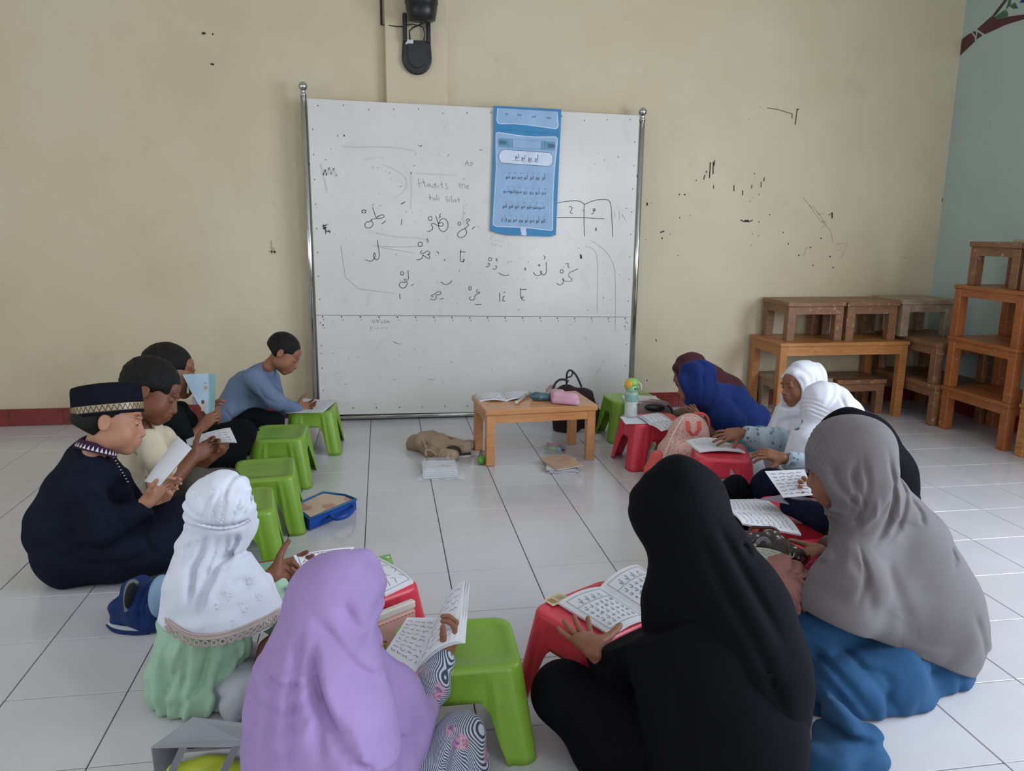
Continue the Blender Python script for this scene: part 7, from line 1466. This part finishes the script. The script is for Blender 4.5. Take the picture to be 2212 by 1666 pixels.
# ---- floor things in the middle
tan = cloth('tan_canvas', 'a48f7c', .9, .05)
t = bag('tote_bag', 'crumpled tan cloth tote bag lying on the tiles beside the pine table', 'bag', (0.360,1.300,-0.001))
S = Sdf(.005, .03); S.chain((0.252,1.283,0.035,0.0511), (0.318,1.228,0.035,0.06578), (0.388,1.164,0.03,0.06001), (0.496,1.115,0.03,0.04965)).c((0.313,1.155,0.025,0.03982), (0.427,1.029,0.025,0.03884)).c((0.469,1.226,0.03,0.03052), (0.547,1.235,0.03,0.02812)).cut((0, 0, .002), (0, 0, -1)).rumple(.005, 55, 4).pull((0.453,1.052,0.05), (0, 0, 1), 5, .006, .02, .35, 3, .4).crease([(0.268,1.239,0.06), (0.333,1.068,0.06), (0.361,0.955,0.05)], .008, .006).crease([(0.374,1.134,0.06), (0.453,1.053,0.06), (0.520,1.105,0.05)], .008, .008)
sobj(S, 'body', tan, t)
MB().tube(smoothpts([tuple(q) for q in wt([(0.297,1.073,0.06), (0.285,1.230,0.075), (0.348,1.299,0.075), (0.432,1.229,0.07), (0.525,1.151,0.06)], t)], 2), .008, 8).obj('strap', tan, t)
MB().tube(smoothpts([tuple(q) for q in wt([(0.294,1.030,0.03), (0.292,1.073,0.05), (0.321,1.070,0.05), (0.355,1.047,0.02)], t)], 2), .007, 8).obj('strap', tan, t)
S = Sdf(.004, .01); S.e(np.array((0.436,1.046,0.045)), (.045, .03, .02)); sobj(S, 'opening', plain('dark_lining', '3a302b', .9), t)
t = bag('eyeglasses_case', 'small white case with black lid at the mouth of the tan tote', 'case', (0.493,1.086,0))
t.rotation_euler = (0, 0, .1)
MB().box((-.04, -.032, 0), (.04, .032, .016), .004).obj('tray', plain('off_white_plastic', 'c9c3bb', .4), t)
MB().box((-.041, -.033, .0165), (.041, .034, .026), .005).obj('lid', black_plastic, t)
film = NT('clear_film'); film.color((.86, .88, .92)); film.set(Roughness=.18, Alpha=.26); film.bump(film.noise(film.coord('Object'), 40, 4), .5, .01); film_m = film.m
t = bag('plastic_sleeve', 'clear plastic bag holding folded white papers on the tiles', 'plastic bag', (0.355,0.880,0))
for k in range(4):
    a = math.radians((2, -3, 1, -1)[k]); c0 = Vector((0.347,0.829,0)) - t.location
    M_ = Matrix.Translation(c0 + Vector((.004 * (k % 2), .01 * k, .002 + .0065 * k))) @ Matrix.Rotation(a, 4, 'Z')
    MB().box((-.085, -.085, 0), (.085, .095, .005), .0012, M_).obj('folded_paper', paper, t)
mb = MB(); rr = random.Random(4)
for k in range(6): 
    x, y = rr.uniform(-.0, .06), rr.uniform(-.02, .05); mb.ribbon([(x, y), (x + .02, y - .008), (x + .025, y + .012)], .002, lambda a, b, c0=c0: c0 + Vector((a, b + .03, .0285)))
mb.obj('print', print_ink, t)
cs = [Vector(q[:3]) - t.location for q in ((0.227,0.707,0.003), (0.467,0.696,0.003), (0.456,1.007,0.003), (0.257,1.016,0.003))]
rr = random.Random(9); Z_ = [[rr.uniform(0, .012) for _ in range(12)] for _ in range(12)]
def filmfn(u, v):
    p = bil(cs, u, v); e = min(u, 1 - u, v, 1 - v); b = min(1, e * 5); x, y = u * 10.99, v * 10.99; i, j = int(x), int(y); fx, fy = x - i, y - j
    z = Z_[j][i] * (1 - fx) * (1 - fy) + Z_[j][min(i + 1, 11)] * fx * (1 - fy) + Z_[min(j + 1, 11)][i] * (1 - fx) * fy + Z_[min(j + 1, 11)][min(i + 1, 11)] * fx * fy
    return p + Vector((0, 0, .036 * b + z))
MB().grid(filmfn, 30, 30).obj('film', film_m, t)
t = bag('small_bottle', 'small bottle with green cap lying by the pine table leg', 'bottle', (0.593,1.048,0))
ax = (Vector((0.613,1.127,0.022)) - Vector((0.574,0.914,0.022))).normalized(); q = ax.to_track_quat('Z', 'Y').to_matrix().to_4x4(); T0 = Matrix.Translation(Vector((0.574,0.940,0.022)) - t.location) @ q
MB().lathe([(0, -.020), (.012, -.018), (.019, -.010), (.0205, 0), (.0205, .028)], 20, T0).obj('cap', plain('green_cap', '5fae35', .2, .6), t)
MB().lathe([(.016, .028), (.0165, .04), (.019, .05), (.0195, .12), (.015, .126), (0, .127)], 20, T0).obj('body', plain('dark_olive_glass', '5b5a4a', .15, .6), t)
t = bag('zip_pouch', 'clear pouch with highlighter pens under the pine table', 'pouch', (1.033,1.184,0))
hl = plain('lime_marker', '8fc07a', .35); cy = plain('cyan_cap', '6fa9c0', .35); pk = plain('pink_marker', 'b46f8e', .4); dk = plain('dark_marker', '3a3a4a', .4)
for nm, a, b, r, m_ in (('highlighter', (0.953,1.165,0.014), (1.011,1.121,0.014), .012, hl), ('highlighter_cap', (1.011,1.121,0.014), (1.036,1.104,0.014), .0125, cy), ('marker', (0.985,1.242,0.012), (1.042,1.142,0.012), .008, pk), ('marker', (0.959,1.145,0.03), (1.035,1.136,0.03), .009, pk), ('pen', (0.984,1.228,0.008), (1.050,1.110,0.008), .005, dk)):
    MB().tube(wt([a, b], t), r, 12).obj(nm, m_, t)
MB().grid(lambda u, v: bil(wt([(0.918,1.120,0.002), (1.036,1.070,0.002), (1.080,1.284,0.002), (0.970,1.298,0.002)], t), u, v) + Vector((0, 0, .045 * min(1, 5 * min(u, 1 - u, v, 1 - v)) + .004 * math.sin(u * 19) * math.sin(v * 15))), 20, 14).obj('film', film_m, t)
t = bag('plastic_wrapper', 'crumpled clear plastic wrapper behind the pine table leg', 'wrapper', (1.228,1.351,0))
S = Sdf(.005, .02); S.chain((1.167,1.309,0.025,0.02925), (1.214,1.303,0.025,0.03192), (1.273,1.283,0.012,0.02124)).cut((0, 0, .002), (0, 0, -1)).rumple(.012, 90, 3); sobj(S, 'film', film_m, t)
books = [('top booklet with orange picture cover of the floor pile', 'c4a38c', .021, 14), ('second booklet of the floor pile, white cover', 'd2cfd4', .014, -6), ('third booklet of the floor pile, white cover', 'cfcdd6', .007, 4), ('lowest booklet of the floor pile on the tiles', 'cbcbd6', .0, -4)]
for lb, hx, z, an in books[::-1]:
    t = thing('booklet', lb, 'book', ((0.973,0.837,0)[0], (0.973,0.837,0)[1], z + .0005), math.radians(an - 8), 'booklets piled on the tiles')
    MB().box((-.072, -.10, .001), (.070, .10, .0055)).obj('pages', paper, t)
    MB().box((-.074, -.102, .0056), (.074, .102, .0064)).box((-.074, -.102, 0), (.074, .102, .0009)).box((-.0748, -.102, 0), (-.0735, .102, .0064)).obj('cover', plain('cover_' + hx, hx, .5), t)
    if an == 14:
        mb = MB(); rr = random.Random(2)
        for k in range(9): x, y = rr.uniform(-.05, .05), rr.uniform(-.08, .07); mb.ribbon([(x - .015, y), (x, y + .006), (x + .015, y)], .003, lambda a, b: (a, b, .0067))
        mb.obj('printed_lines', plain('rust_print', '8f5a48', .6), t); t.rotation_euler = (0, math.radians(-3), math.radians(an)); t.location.z += .004
# ---- water bottle
t = bag('water_bottle', 'clear water bottle with green flip lid and orange button', 'bottle', (1.358,0.917,0.240))
glass = NT('clear_bottle_plastic'); glass.color((.80, .88, .84)); glass.set(Roughness=.06, Alpha=.35); gm = glass.m
water = NT('still_water'); water.color((.62, .66, .60)); water.set(Roughness=.05, Alpha=.45); wm = water.m
MB().lathe([(0, 0), (.032, .0), (.036, .004), (.036, .012), (.034, .016), (.034, .125), (.027, .135)], 28).obj('bottle', gm, t)
MB().lathe([(0, .004), (.0325, .004), (.0325, .078), (0, .0785)], 28).obj('water', wm, t)
MB().lathe([(.0346, .082), (.0350, .084), (.0350, .118), (.0346, .12)], 28).obj('band', plain('sea_green_sleeve', '86b3a8', .4), t)
MB().lathe([(.029, .135), (.033, .137), (.033, .162), (.030, .165)], 28).obj('collar', plain('mint_lid', '8cc79a', .35), t)
MB().lathe([(.031, .165), (.034, .167), (.034, .180), (.030, .194), (.018, .200), (0, .201)], 28).obj('lid', plain('green_lid', '84bb5a', .35), t)
M_ = Matrix.Translation((-.026, -.026, .176)) @ Vector((-.75, -.66, .12)).to_track_quat('Z', 'Y').to_matrix().to_4x4()
MB().lathe([(.022, -.004), (.022, .004), (.019, .008), (0, .009)], 20, M_).obj('button', plain('orange_button', 'd8a53c', .4), t)
MB().tube([(.030, -.01, .185), (.044, -.012, .172), (.049, -.012, .152), (.046, -.012, .138)], .003, 8).obj('carry_loop', plain('pale_loop', 'cfe0c0', .5), t)
mb = MB(); mb.box((.004, -.0342, .146), (.009, -.0328, .158)); 
for z in (.147, .152, .157): mb.box((.010, -.0335, z), (.024, -.0262, z + .0012))
mb.obj('printed_label', plain('dark_green_print', '27493a', .5), t)
# ---- taupe handbag on the far green stool
t = bag('handbag', 'taupe handbag with black inside between red and green stools', 'bag', (1.580,1.130,0.098)); t.location.z = 0
S = Sdf(.004, .02); S.ev((1.566,1.130,0.226,0.09251,0.04883), .05, 0).c((1.503,1.130,0.198,0.03594), (1.654,1.130,0.189,0.03616)).c((1.519,1.130,0.140,0.04121), (1.646,1.130,0.135,0.04659)).c((1.535,1.130,0.086,0.05168), (1.643,1.130,0.082,0.05189)).cut((0, 0, .002), (0, 0, -1)).rumple(.002, 90, 3); sobj(S, 'body', cloth('taupe_bag_cloth', '8d7d7c', .85, .05), t)
S = Sdf(.003, .01); S.ev((1.545,1.075,0.242,0.05576,0.02281), .02, -4); sobj(S, 'opening', black_plastic, t)
MB().tube(smoothpts([tuple(q) for q in wt([(1.599,1.065,0.261), (1.632,1.065,0.244), (1.647,1.065,0.213), (1.640,1.065,0.187)], t)], 2), .004, 8).obj('piping', black_plastic, t)
MB().tube(smoothpts([tuple(q) for q in wt([(1.454,1.075,0.278), (1.503,1.065,0.284), (1.569,1.065,0.277), (1.610,1.065,0.255)], t)], 2), .006, 8).obj('flap_edge', cloth('pale_taupe', 'a99a98', .85, .05), t)
# ---- pink floral backpack
pinkf = floral('pink_floral_canvas', 'cfa79c', '93605c', 150, .46); coral = cloth('coral_webbing', 'cf6158', .75, .05)
t = bag('backpack', 'pale pink floral backpack with coral straps leaning between two red stools', 'backpack', (1.509,0.600,0.029))
S = Sdf(.005, .025); S.ev((1.550,0.600,0.198,0.104,0.127), .075, -14).c((1.490,0.580,0.119,0.104), (1.452,0.560,0.064,0.08107)).c((1.589,0.600,0.109,0.09586), (1.580,0.600,0.05,0.09155)).cut((0, 0, .003), (0, 0, -1)).crease([(1.487,0.550,0.297), (1.451,0.550,0.188), (1.429,0.550,0.072)], .006, .004); sobj(S, 'body', pinkf, t)
S = Sdf(.005, .02); S.chain((1.383,0.560,0.118,0.03806), (1.368,0.560,0.053,0.0449), (1.431,0.550,0.03,0.03597)).cut((0, 0, .003), (0, 0, -1)); sobj(S, 'base_panel', coral, t)
for x in (((1.507,0.520,0.309), (1.510,0.510,0.266), (1.537,0.515,0.236)), ((1.567,0.520,0.307), (1.565,0.510,0.269), (1.546,0.515,0.236))):
    P0 = wt(x, t); mb = MB()
    mb.grid(lambda u, v: (P0[0].lerp(P0[1], min(1, u * 2)) if u < .5 else P0[1].lerp(P0[2], u * 2 - 1)) + RIGHT * (.011 * (v * 2 - 1)) - FWD * .006, 8, 2).obj('handle_strap', coral, t)
MB().tube(smoothpts([tuple(q) for q in wt([(1.584,0.620,0.321), (1.623,0.600,0.325), (1.651,0.600,0.296), (1.656,0.600,0.256)], t)], 2), .006, 8).obj('top_loop', coral, t)
MB().tube(smoothpts([tuple(q) for q in wt([(1.489,0.525,0.331), (1.436,0.520,0.243), (1.399,0.510,0.144), (1.378,0.510,0.087)], t)], 2), .0035, 6).obj('zip', plain('pale_zip', 'e0c9bd', .5), t)
# ---- black cloth and card between the red stools
t = bag('black_scarf', 'bunched black cloth lying between two red stools', 'scarf', (1.442,-0.170,0.178))
S = Sdf(.005, .02); S.chain((1.386,-0.170,0.205,0.03258), (1.439,-0.170,0.222,0.04351), (1.484,-0.170,0.193,0.03277)).c((1.405,-0.170,0.160,0.04725), (1.473,-0.170,0.147,0.04746)).chain((1.436,-0.170,0.130,0.06201), (1.449,-0.170,0.091,0.06588)).cut((0, 0, .003), (0, 0, -1)).pull((1.428,-0.200,0.180), LEAN[2], 7, .008, .005, .09, 3, .3); sobj(S, 'cloth', black_c, t)
t = bag('card', 'mauve card sticking up from the bunched black cloth', 'card', (1.447,-0.140,0.244)); t.location.z = (1.448,-0.140,0.234)[2]
flat([(1.425,-0.140,0.289), (1.463,-0.160,0.225), (1.448,-0.160,0.218), (1.423,-0.140,0.254)], .0012, (.3, .9, .2), Vector(t.location)).obj('card', plain('mauve_card', 'b08a94', .6), t)
# ---- patterned pouch and dusty pink bag on their stool
def pattern_mat():
    t = NT('pastel_print_on_brown'); v = t.coord('Object'); cols = ['c9b79a', '9fb0a8', 'b58d8d', '8c8fa8', 'd6c9ae', '6b5a4a']
    vo = t.node('ShaderNodeTexVoronoi'); t.l.new(v, vo.inputs['Vector']); vo.inputs['Scale'].default_value = 62; vo.inputs['Randomness'].default_value = .9
    f = t.ramp(t.math('ADD', vo.outputs['Distance'], t.math('MULTIPLY', t.noise(v, 130, 2), .25)), [(.40, (1, 1, 1)), (.46, (0, 0, 0))])
    pc = t.ramp(vo.outputs['Color'], [(i / 6, hexc(c)) for i, c in enumerate(cols)], 'CONSTANT')
    t.color(t.mix(f, hexc('2f2421'), pc)); t.set(Roughness=.5); return t.m
t = bag('pouch', 'dark brown pouch with pastel pattern and small brown handles', 'pouch', (1.273,-0.778,0.238))
S = Sdf(.004, .02); S.chain((1.163,-0.804,0.275,0.034), (1.236,-0.835,0.275,0.03796), (1.280,-0.912,0.270,0.02733)).cut((0, 0, .2378), (0, 0, -1)).rumple(.002, 70, 3); pb = sobj(S, 'body', pattern_mat(), t)
bw = plain('brown_leather', '4a2f2b', .5)
MB().tube(smoothpts([tuple(q) for q in wt([(1.183,-0.794,0.300), (1.195,-0.781,0.315), (1.218,-0.804,0.320), (1.259,-0.804,0.318), (1.272,-0.811,0.305)], t)], 2), .005, 8).obj('handle', bw, t)
MB().tube(smoothpts([tuple(q) for q in wt([(1.274,-0.864,0.300), (1.242,-0.935,0.300), (1.239,-0.938,0.270)], t)], 2), .004, 8).obj('side_strap', bw, t)
MB().tube(smoothpts([tuple(q) for q in wt([(1.250,-0.924,0.295), (1.234,-0.950,0.290), (1.238,-0.963,0.290), (1.251,-0.944,0.295)], t)], 2), .0018, 6).obj('metal_ring', chrome, t)
rb = MB()
for k, r in enumerate((.013, .017, .021)):
    c0 = Vector((1.168,-0.912,0.315)) - t.location; rb.tube([c0 + RIGHT * r * math.cos(a) + UP * r * math.sin(a) - FWD * .004 for a in [PI * q / 10 for q in range(11)]], .0016, 5)
rb.obj('printed_rainbow', plain('rainbow_grey_blue', '8a93a2', .5), t)
t = bag('gathered_bag', 'dusty pink gathered cloth bag beside the patterned pouch', 'bag', (1.183,-1.036,0.238))
S = Sdf(.005, .03); S.chain((1.155,-0.978,0.275,0.03949), (1.158,-1.063,0.280,0.05069), (1.167,-1.122,0.270,0.04201)).c((1.131,-1.079,0.262,0.04024), (1.143,-1.150,0.262,0.02923)).cut((0, 0, .2378), (0, 0, -1)).pull((1.164,-0.928,0.270), LEAN[2], 5.0, .0085, .0, .24, 6, .25).crease([(1.152,-1.002,0.300), (1.170,-1.064,0.300), (1.181,-1.136,0.280)], .007, .008).crease([(1.113,-1.041,0.300), (1.108,-1.119,0.290), (1.130,-1.155,0.260)], .006, .008); sobj(S, 'body', cloth('dusty_pink_cloth', '9c6e69', .8, .05), t)
t = bag('red_purse', 'crimson cloth purse next to the hand with the red-brown cuff', 'purse', (1.329,-0.943,0.238))
S = Sdf(.004, .02); S.chain((1.310,-0.967,0.270,0.02676), (1.273,-1.025,0.268,0.03123), (1.260,-1.064,0.265,0.02556)).cut((0, 0, .2378), (0, 0, -1)).rumple(.002, 60, 2); sobj(S, 'body', cloth('crimson_cloth', '8a1f33', .7, .05), t)
mb = MB(); rr = random.Random(6)
for k in range(7): a = Vector((1.280,-0.968,0.275)) - t.location + Vector((rr.uniform(-.02, .02), rr.uniform(-.02, .02), 0)); mb.tube([a, a + Vector((rr.uniform(-.02, .02), rr.uniform(-.02, .01), .012)), a + Vector((rr.uniform(-.03, .02), rr.uniform(-.03, .01), -.01))], .003, 5)
mb.obj('fringe', cloth('dark_red_fringe', '6f2a33', .8, .05), t)
# ---- star bag
t = thing('cartoon_bag', 'peach and white flat bag with a yellow star before a red stool', 'bag', (.083, -1.000, 0), math.radians(34))
MB().box((-.115, -.012, .002), (.085, .012, .110), .006).obj('lower_panel', plain('grey_white_vinyl', 'bdb6b4', .5), t)
MB().box((-.115, -.012, .1105), (.085, .012, .213), .006).obj('upper_panel', plain('peach_vinyl', 'c3938a', .5), t)
MB().box((-.116, -.010, .2135), (.086, .010, .236), .004).obj('rim', plain('pale_rim_vinyl', 'c9beb8', .5), t)
mb = MB()
for k in range(16): mb.box((-.11 + k * .012, -.0128, .205), (-.104 + k * .012, -.0118, .2065))
mb.obj('stitching', plain('brown_stitch', '5a4038', .7), t)
def star(R, r, d0, d1, cx, cz):
    o = [(cx + (R if k % 2 == 0 else r) * math.sin(PI * k / 5), cz + (R if k % 2 == 0 else r) * math.cos(PI * k / 5)) for k in range(10)]
    return MB().add([(x, d1, z) for x, z in o] + [(x, d0, z) for x, z in o], [tuple(range(10))[::-1], tuple(range(10, 20))] + [(i, 10 + i, 10 + (i + 1) % 10, (i + 1) % 10)[::-1] for i in range(10)])
star(.017, .0105, -.011, -.0135, -.028, .150).obj('star_outline', plain('dark_outline', '3b2a22', .6), t)
star(.0125, .0068, -.0128, -.0148, -.028, .150).obj('star', plain('yellow_star', 'd9b53a', .5), t)
# ---- blue zip case
t = bag('zip_case', 'blue edged zip case with peach front on the tiles beside a green stool', 'case', (-0.182,0.396,0))
A = [(-0.221,0.148,0.052), (-0.043,0.356,0.052), (-0.09,0.415,0.052), (-0.189,0.465,0.052), (-0.302,0.307,0.052)]
bl_m = cloth('bright_blue_nylon', '22489a', .6, .05)
flat([(x, y, .050) for x, y, z in A], .046, (0, 0, -1), Vector(t.location)).obj('body', bl_m, t)
ctr = Vector(mid(*A)); 
flat([tuple(ctr + (Vector(q) - ctr) * .90) for q in A], .004, (0, 0, -1), Vector(t.location)).obj('front_panel', floral('peach_camouflage_print', 'c9b19c', 'b98a7c', 9, .45), t)
MB().tube([Vector(q) - t.location for q in A], .006, 6, close=True).obj('piping', plain('teal_blue_piping', '2c6390', .5), t)
MB().tube(smoothpts([tuple(q) for q in wt([(-0.148,0.241,0.03), (-0.123,0.143,0.045), (-0.076,0.162,0.045), (-0.046,0.247,0.045), (-0.057,0.344,0.03)], t)], 2), .006, 8).obj('handle', bl_m, t)
# ---- teal lunch bag behind the white hooded girl
t = bag('lunch_bag', 'dark navy lunch bag with teal picture and red trim', 'bag', (-.335, -.425, 0)); t.rotation_euler = (0, 0, .25)
MB().box((-.095, -.07, .001), (.095, .07, .10), .014).obj('body', cloth('dark_navy_nylon', '1d2440', .6, .05), t)
MB().box((-.08, -.058, .1005), (.08, .058, .104), .001).obj('picture_panel', plain('teal_picture', '7fb09a', .5), t)
MB().tube([(-.088, -.063, .1), (.075, -.063, .1), (.086, -.052, .1), (.088, .05, .1), (.076, .063, .1), (-.088, .063, .1)], .0055, 8, close=True).obj('red_trim', plain('dark_red_trim', '8a2733', .5), t)
mb = MB(); mb.add([(.03 + (.022 if k % 2 == 0 else .012) * math.sin(PI * k / 6), -.01 + (.022 if k % 2 == 0 else .012) * math.cos(PI * k / 6), .1046) for k in range(12)], [tuple(range(12))[::-1]]); mb.obj('printed_leaf', plain('lime_print', '8fae4a', .5), t)
MB().tube([(.098, -.05, .03), (.112, -.045, .03), (.112, -.025, .03), (.098, -.02, .03)], .003, 8).obj('ring', chrome, t)
# ---- navy backpack lying down
t = bag('backpack', 'navy backpack with light blue oval pocket lying on the tiles by the white hooded girl', 'backpack', (-.66, -.53, 0))
nvy = cloth('navy_nylon', '1f3160', .65, .05)
S = Sdf(.005, .02); S.chain((-0.613,-0.520,0.064,0.07464), (-0.640,-0.540,0.057,0.07111), (-0.619,-0.560,0.031,0.05097)).c((-0.713,-0.530,0.048,0.04835), (-0.726,-0.530,0.015,0.03704)).c((-0.704,-0.480,0.081,0.03763), (-0.672,-0.470,0.09,0.03783)).cut((0, 0, .003), (0, 0, -1)).rumple(.0025, 60, 2).crease([(-0.635,-0.600,0.173), (-0.649,-0.600,0.092), (-0.639,-0.600,0.031)], .006, .008).crease([(-0.619,-0.600,0.180), (-0.634,-0.600,0.091), (-0.625,-0.600,0.038)], .005, .006); sobj(S, 'body', nvy, t)
S = Sdf(.004, .01); S.ev((-0.589,-0.585,0.113,0.03068,0.06414), .055, 0); sobj(S, 'oval_pocket', plain('light_blue_nylon', '7f9dba', .6), t)
MB().tube(smoothpts([tuple(q) for q in wt([(-0.684,-0.600,0.077), (-0.692,-0.580,0.115), (-0.688,-0.560,0.147), (-0.674,-0.550,0.153), (-0.663,-0.550,0.141)], t)], 2), .007, 8).obj('carry_handle', plain('grey_webbing', '6f7274', .8), t)
S = Sdf(.004, .01); S.ev((-0.677,-0.575,0.112,0.01392,0.04176), .03, -4); sobj(S, 'dark_slot', plain('black_slot_shade', '14161c', .9), t)  # solid black oval stands in for the shade in the strap loop's hole
MB().tube(smoothpts([tuple(q) for q in wt([(-0.759,-0.536,0.012), (-0.731,-0.569,0.012), (-0.679,-0.587,0.012), (-0.634,-0.594,0.012)], t)], 2), .008, 8).obj('mesh_padding', plain('white_mesh', 'aeb3ba', .9), t)
MB().tube(smoothpts([tuple(q) for q in wt([(-0.764,-0.536,0.006), (-0.734,-0.579,0.006), (-0.676,-0.602,0.006), (-0.627,-0.603,0.006)], t)], 2), .006, 8).obj('shoulder_strap', nvy, t)
# ---- silver carrier bag
sv = plain('silver_foil_paper', 'abb0b6', .32, .6, .08, 6, Metallic=.2)
t = bag('gift_bag', 'silver paper carrier bag with grey straps lying open at the bottom edge', 'bag', (-.29, -1.36, 0))
f0, f1, f2, f3 = (Vector(q) - t.location for q in ((-0.384,-1.433,0.200), (-0.180,-1.458,0.200), (-0.195,-1.346,0.170), (-0.337,-1.298,0.170)))
def panel4(a, b, c, d, th=.0016):
    n_ = (b - a).cross(d - a).normalized() * th
    vs = [a, b, c, d, a - n_, b - n_, c - n_, d - n_]
    return MB().add(vs, [(0, 1, 2, 3), (7, 6, 5, 4), (0, 4, 5, 1), (1, 5, 6, 2), (2, 6, 7, 3), (3, 7, 4, 0)])
panel4(f0, f1, f2, f3).obj('top_panel', sv, t)
g0, g3 = Vector((f0.x + .012, f0.y - .02, -t.location.z + .003)), Vector((f3.x, f3.y + .02, .003))
panel4(f0, f3, g3, g0).obj('side_panel', sv, t)
panel4(f3, f2, Vector((f2.x, f2.y + .02, .003)), g3).obj('back_panel', sv, t)
panel4(g0, g3, Vector((f2.x, f2.y + .02, .003)), Vector((f1.x, f1.y - .02, .003))).obj('bottom_panel', sv, t)
for a, b in (((-0.321,-1.440,0.199), (-0.322,-1.520,0.205)), ((-0.218,-1.452,0.199), (-0.227,-1.530,0.202))):
    A_, B_ = Vector(a) - t.location, Vector(b) - t.location
    MB().slab(lambda u, v: A_.lerp(B_, v) + RIGHT * (.008 * (u * 2 - 1)), lambda u, v: (0, -1, 0), .0015, 1, 6).obj('strap', plain('grey_ribbon', '7c7f86', .6), t)
for nm, lb, cat, mt, ops in (('lime_case', 'lime green soft case sticking out of the silver carrier bag', 'case', plain('lime_vinyl', 'a9b82f', .35), [(-0.326,-1.470,0.167,0.01993), (-0.281,-1.460,0.160,0.022), (-0.211,-1.460,0.147,0.02035)]), ('white_box', 'white box edge inside the silver carrier bag', 'box', paper, None), ('purple_packet', 'purple wrapped packet inside the silver carrier bag', 'packet', plain('purple_foil', '4c2a6c', .3), [(-0.311,-1.400,0.160,0.008533), (-0.266,-1.400,0.157,0.008575), (-0.221,-1.400,0.152,0.008619)])):
    t2 = thing(nm, lb, cat, (-.29, -1.42, .002))
    if ops: S = Sdf(.004, .02); S.chain(*ops); S.rumple(.003, 90, 2); S.cut((0, 0, .003), (0, 0, -1)); sobj(S, 'body', mt, t2)
    else:
        a, b = Vector((-0.329,-1.430,0.172)) - t2.location, Vector((-0.194,-1.440,0.164)) - t2.location
        mb = MB().box((a.x, a.y - .004, a.z - .03), (b.x, a.y + .012, a.z + .008), .002).obj('lid', mt, t2); MB().box((a.x + .003, a.y - .003, .0), (b.x - .003, a.y + .010, a.z - .0305), .001).obj('carton', paper2, t2)
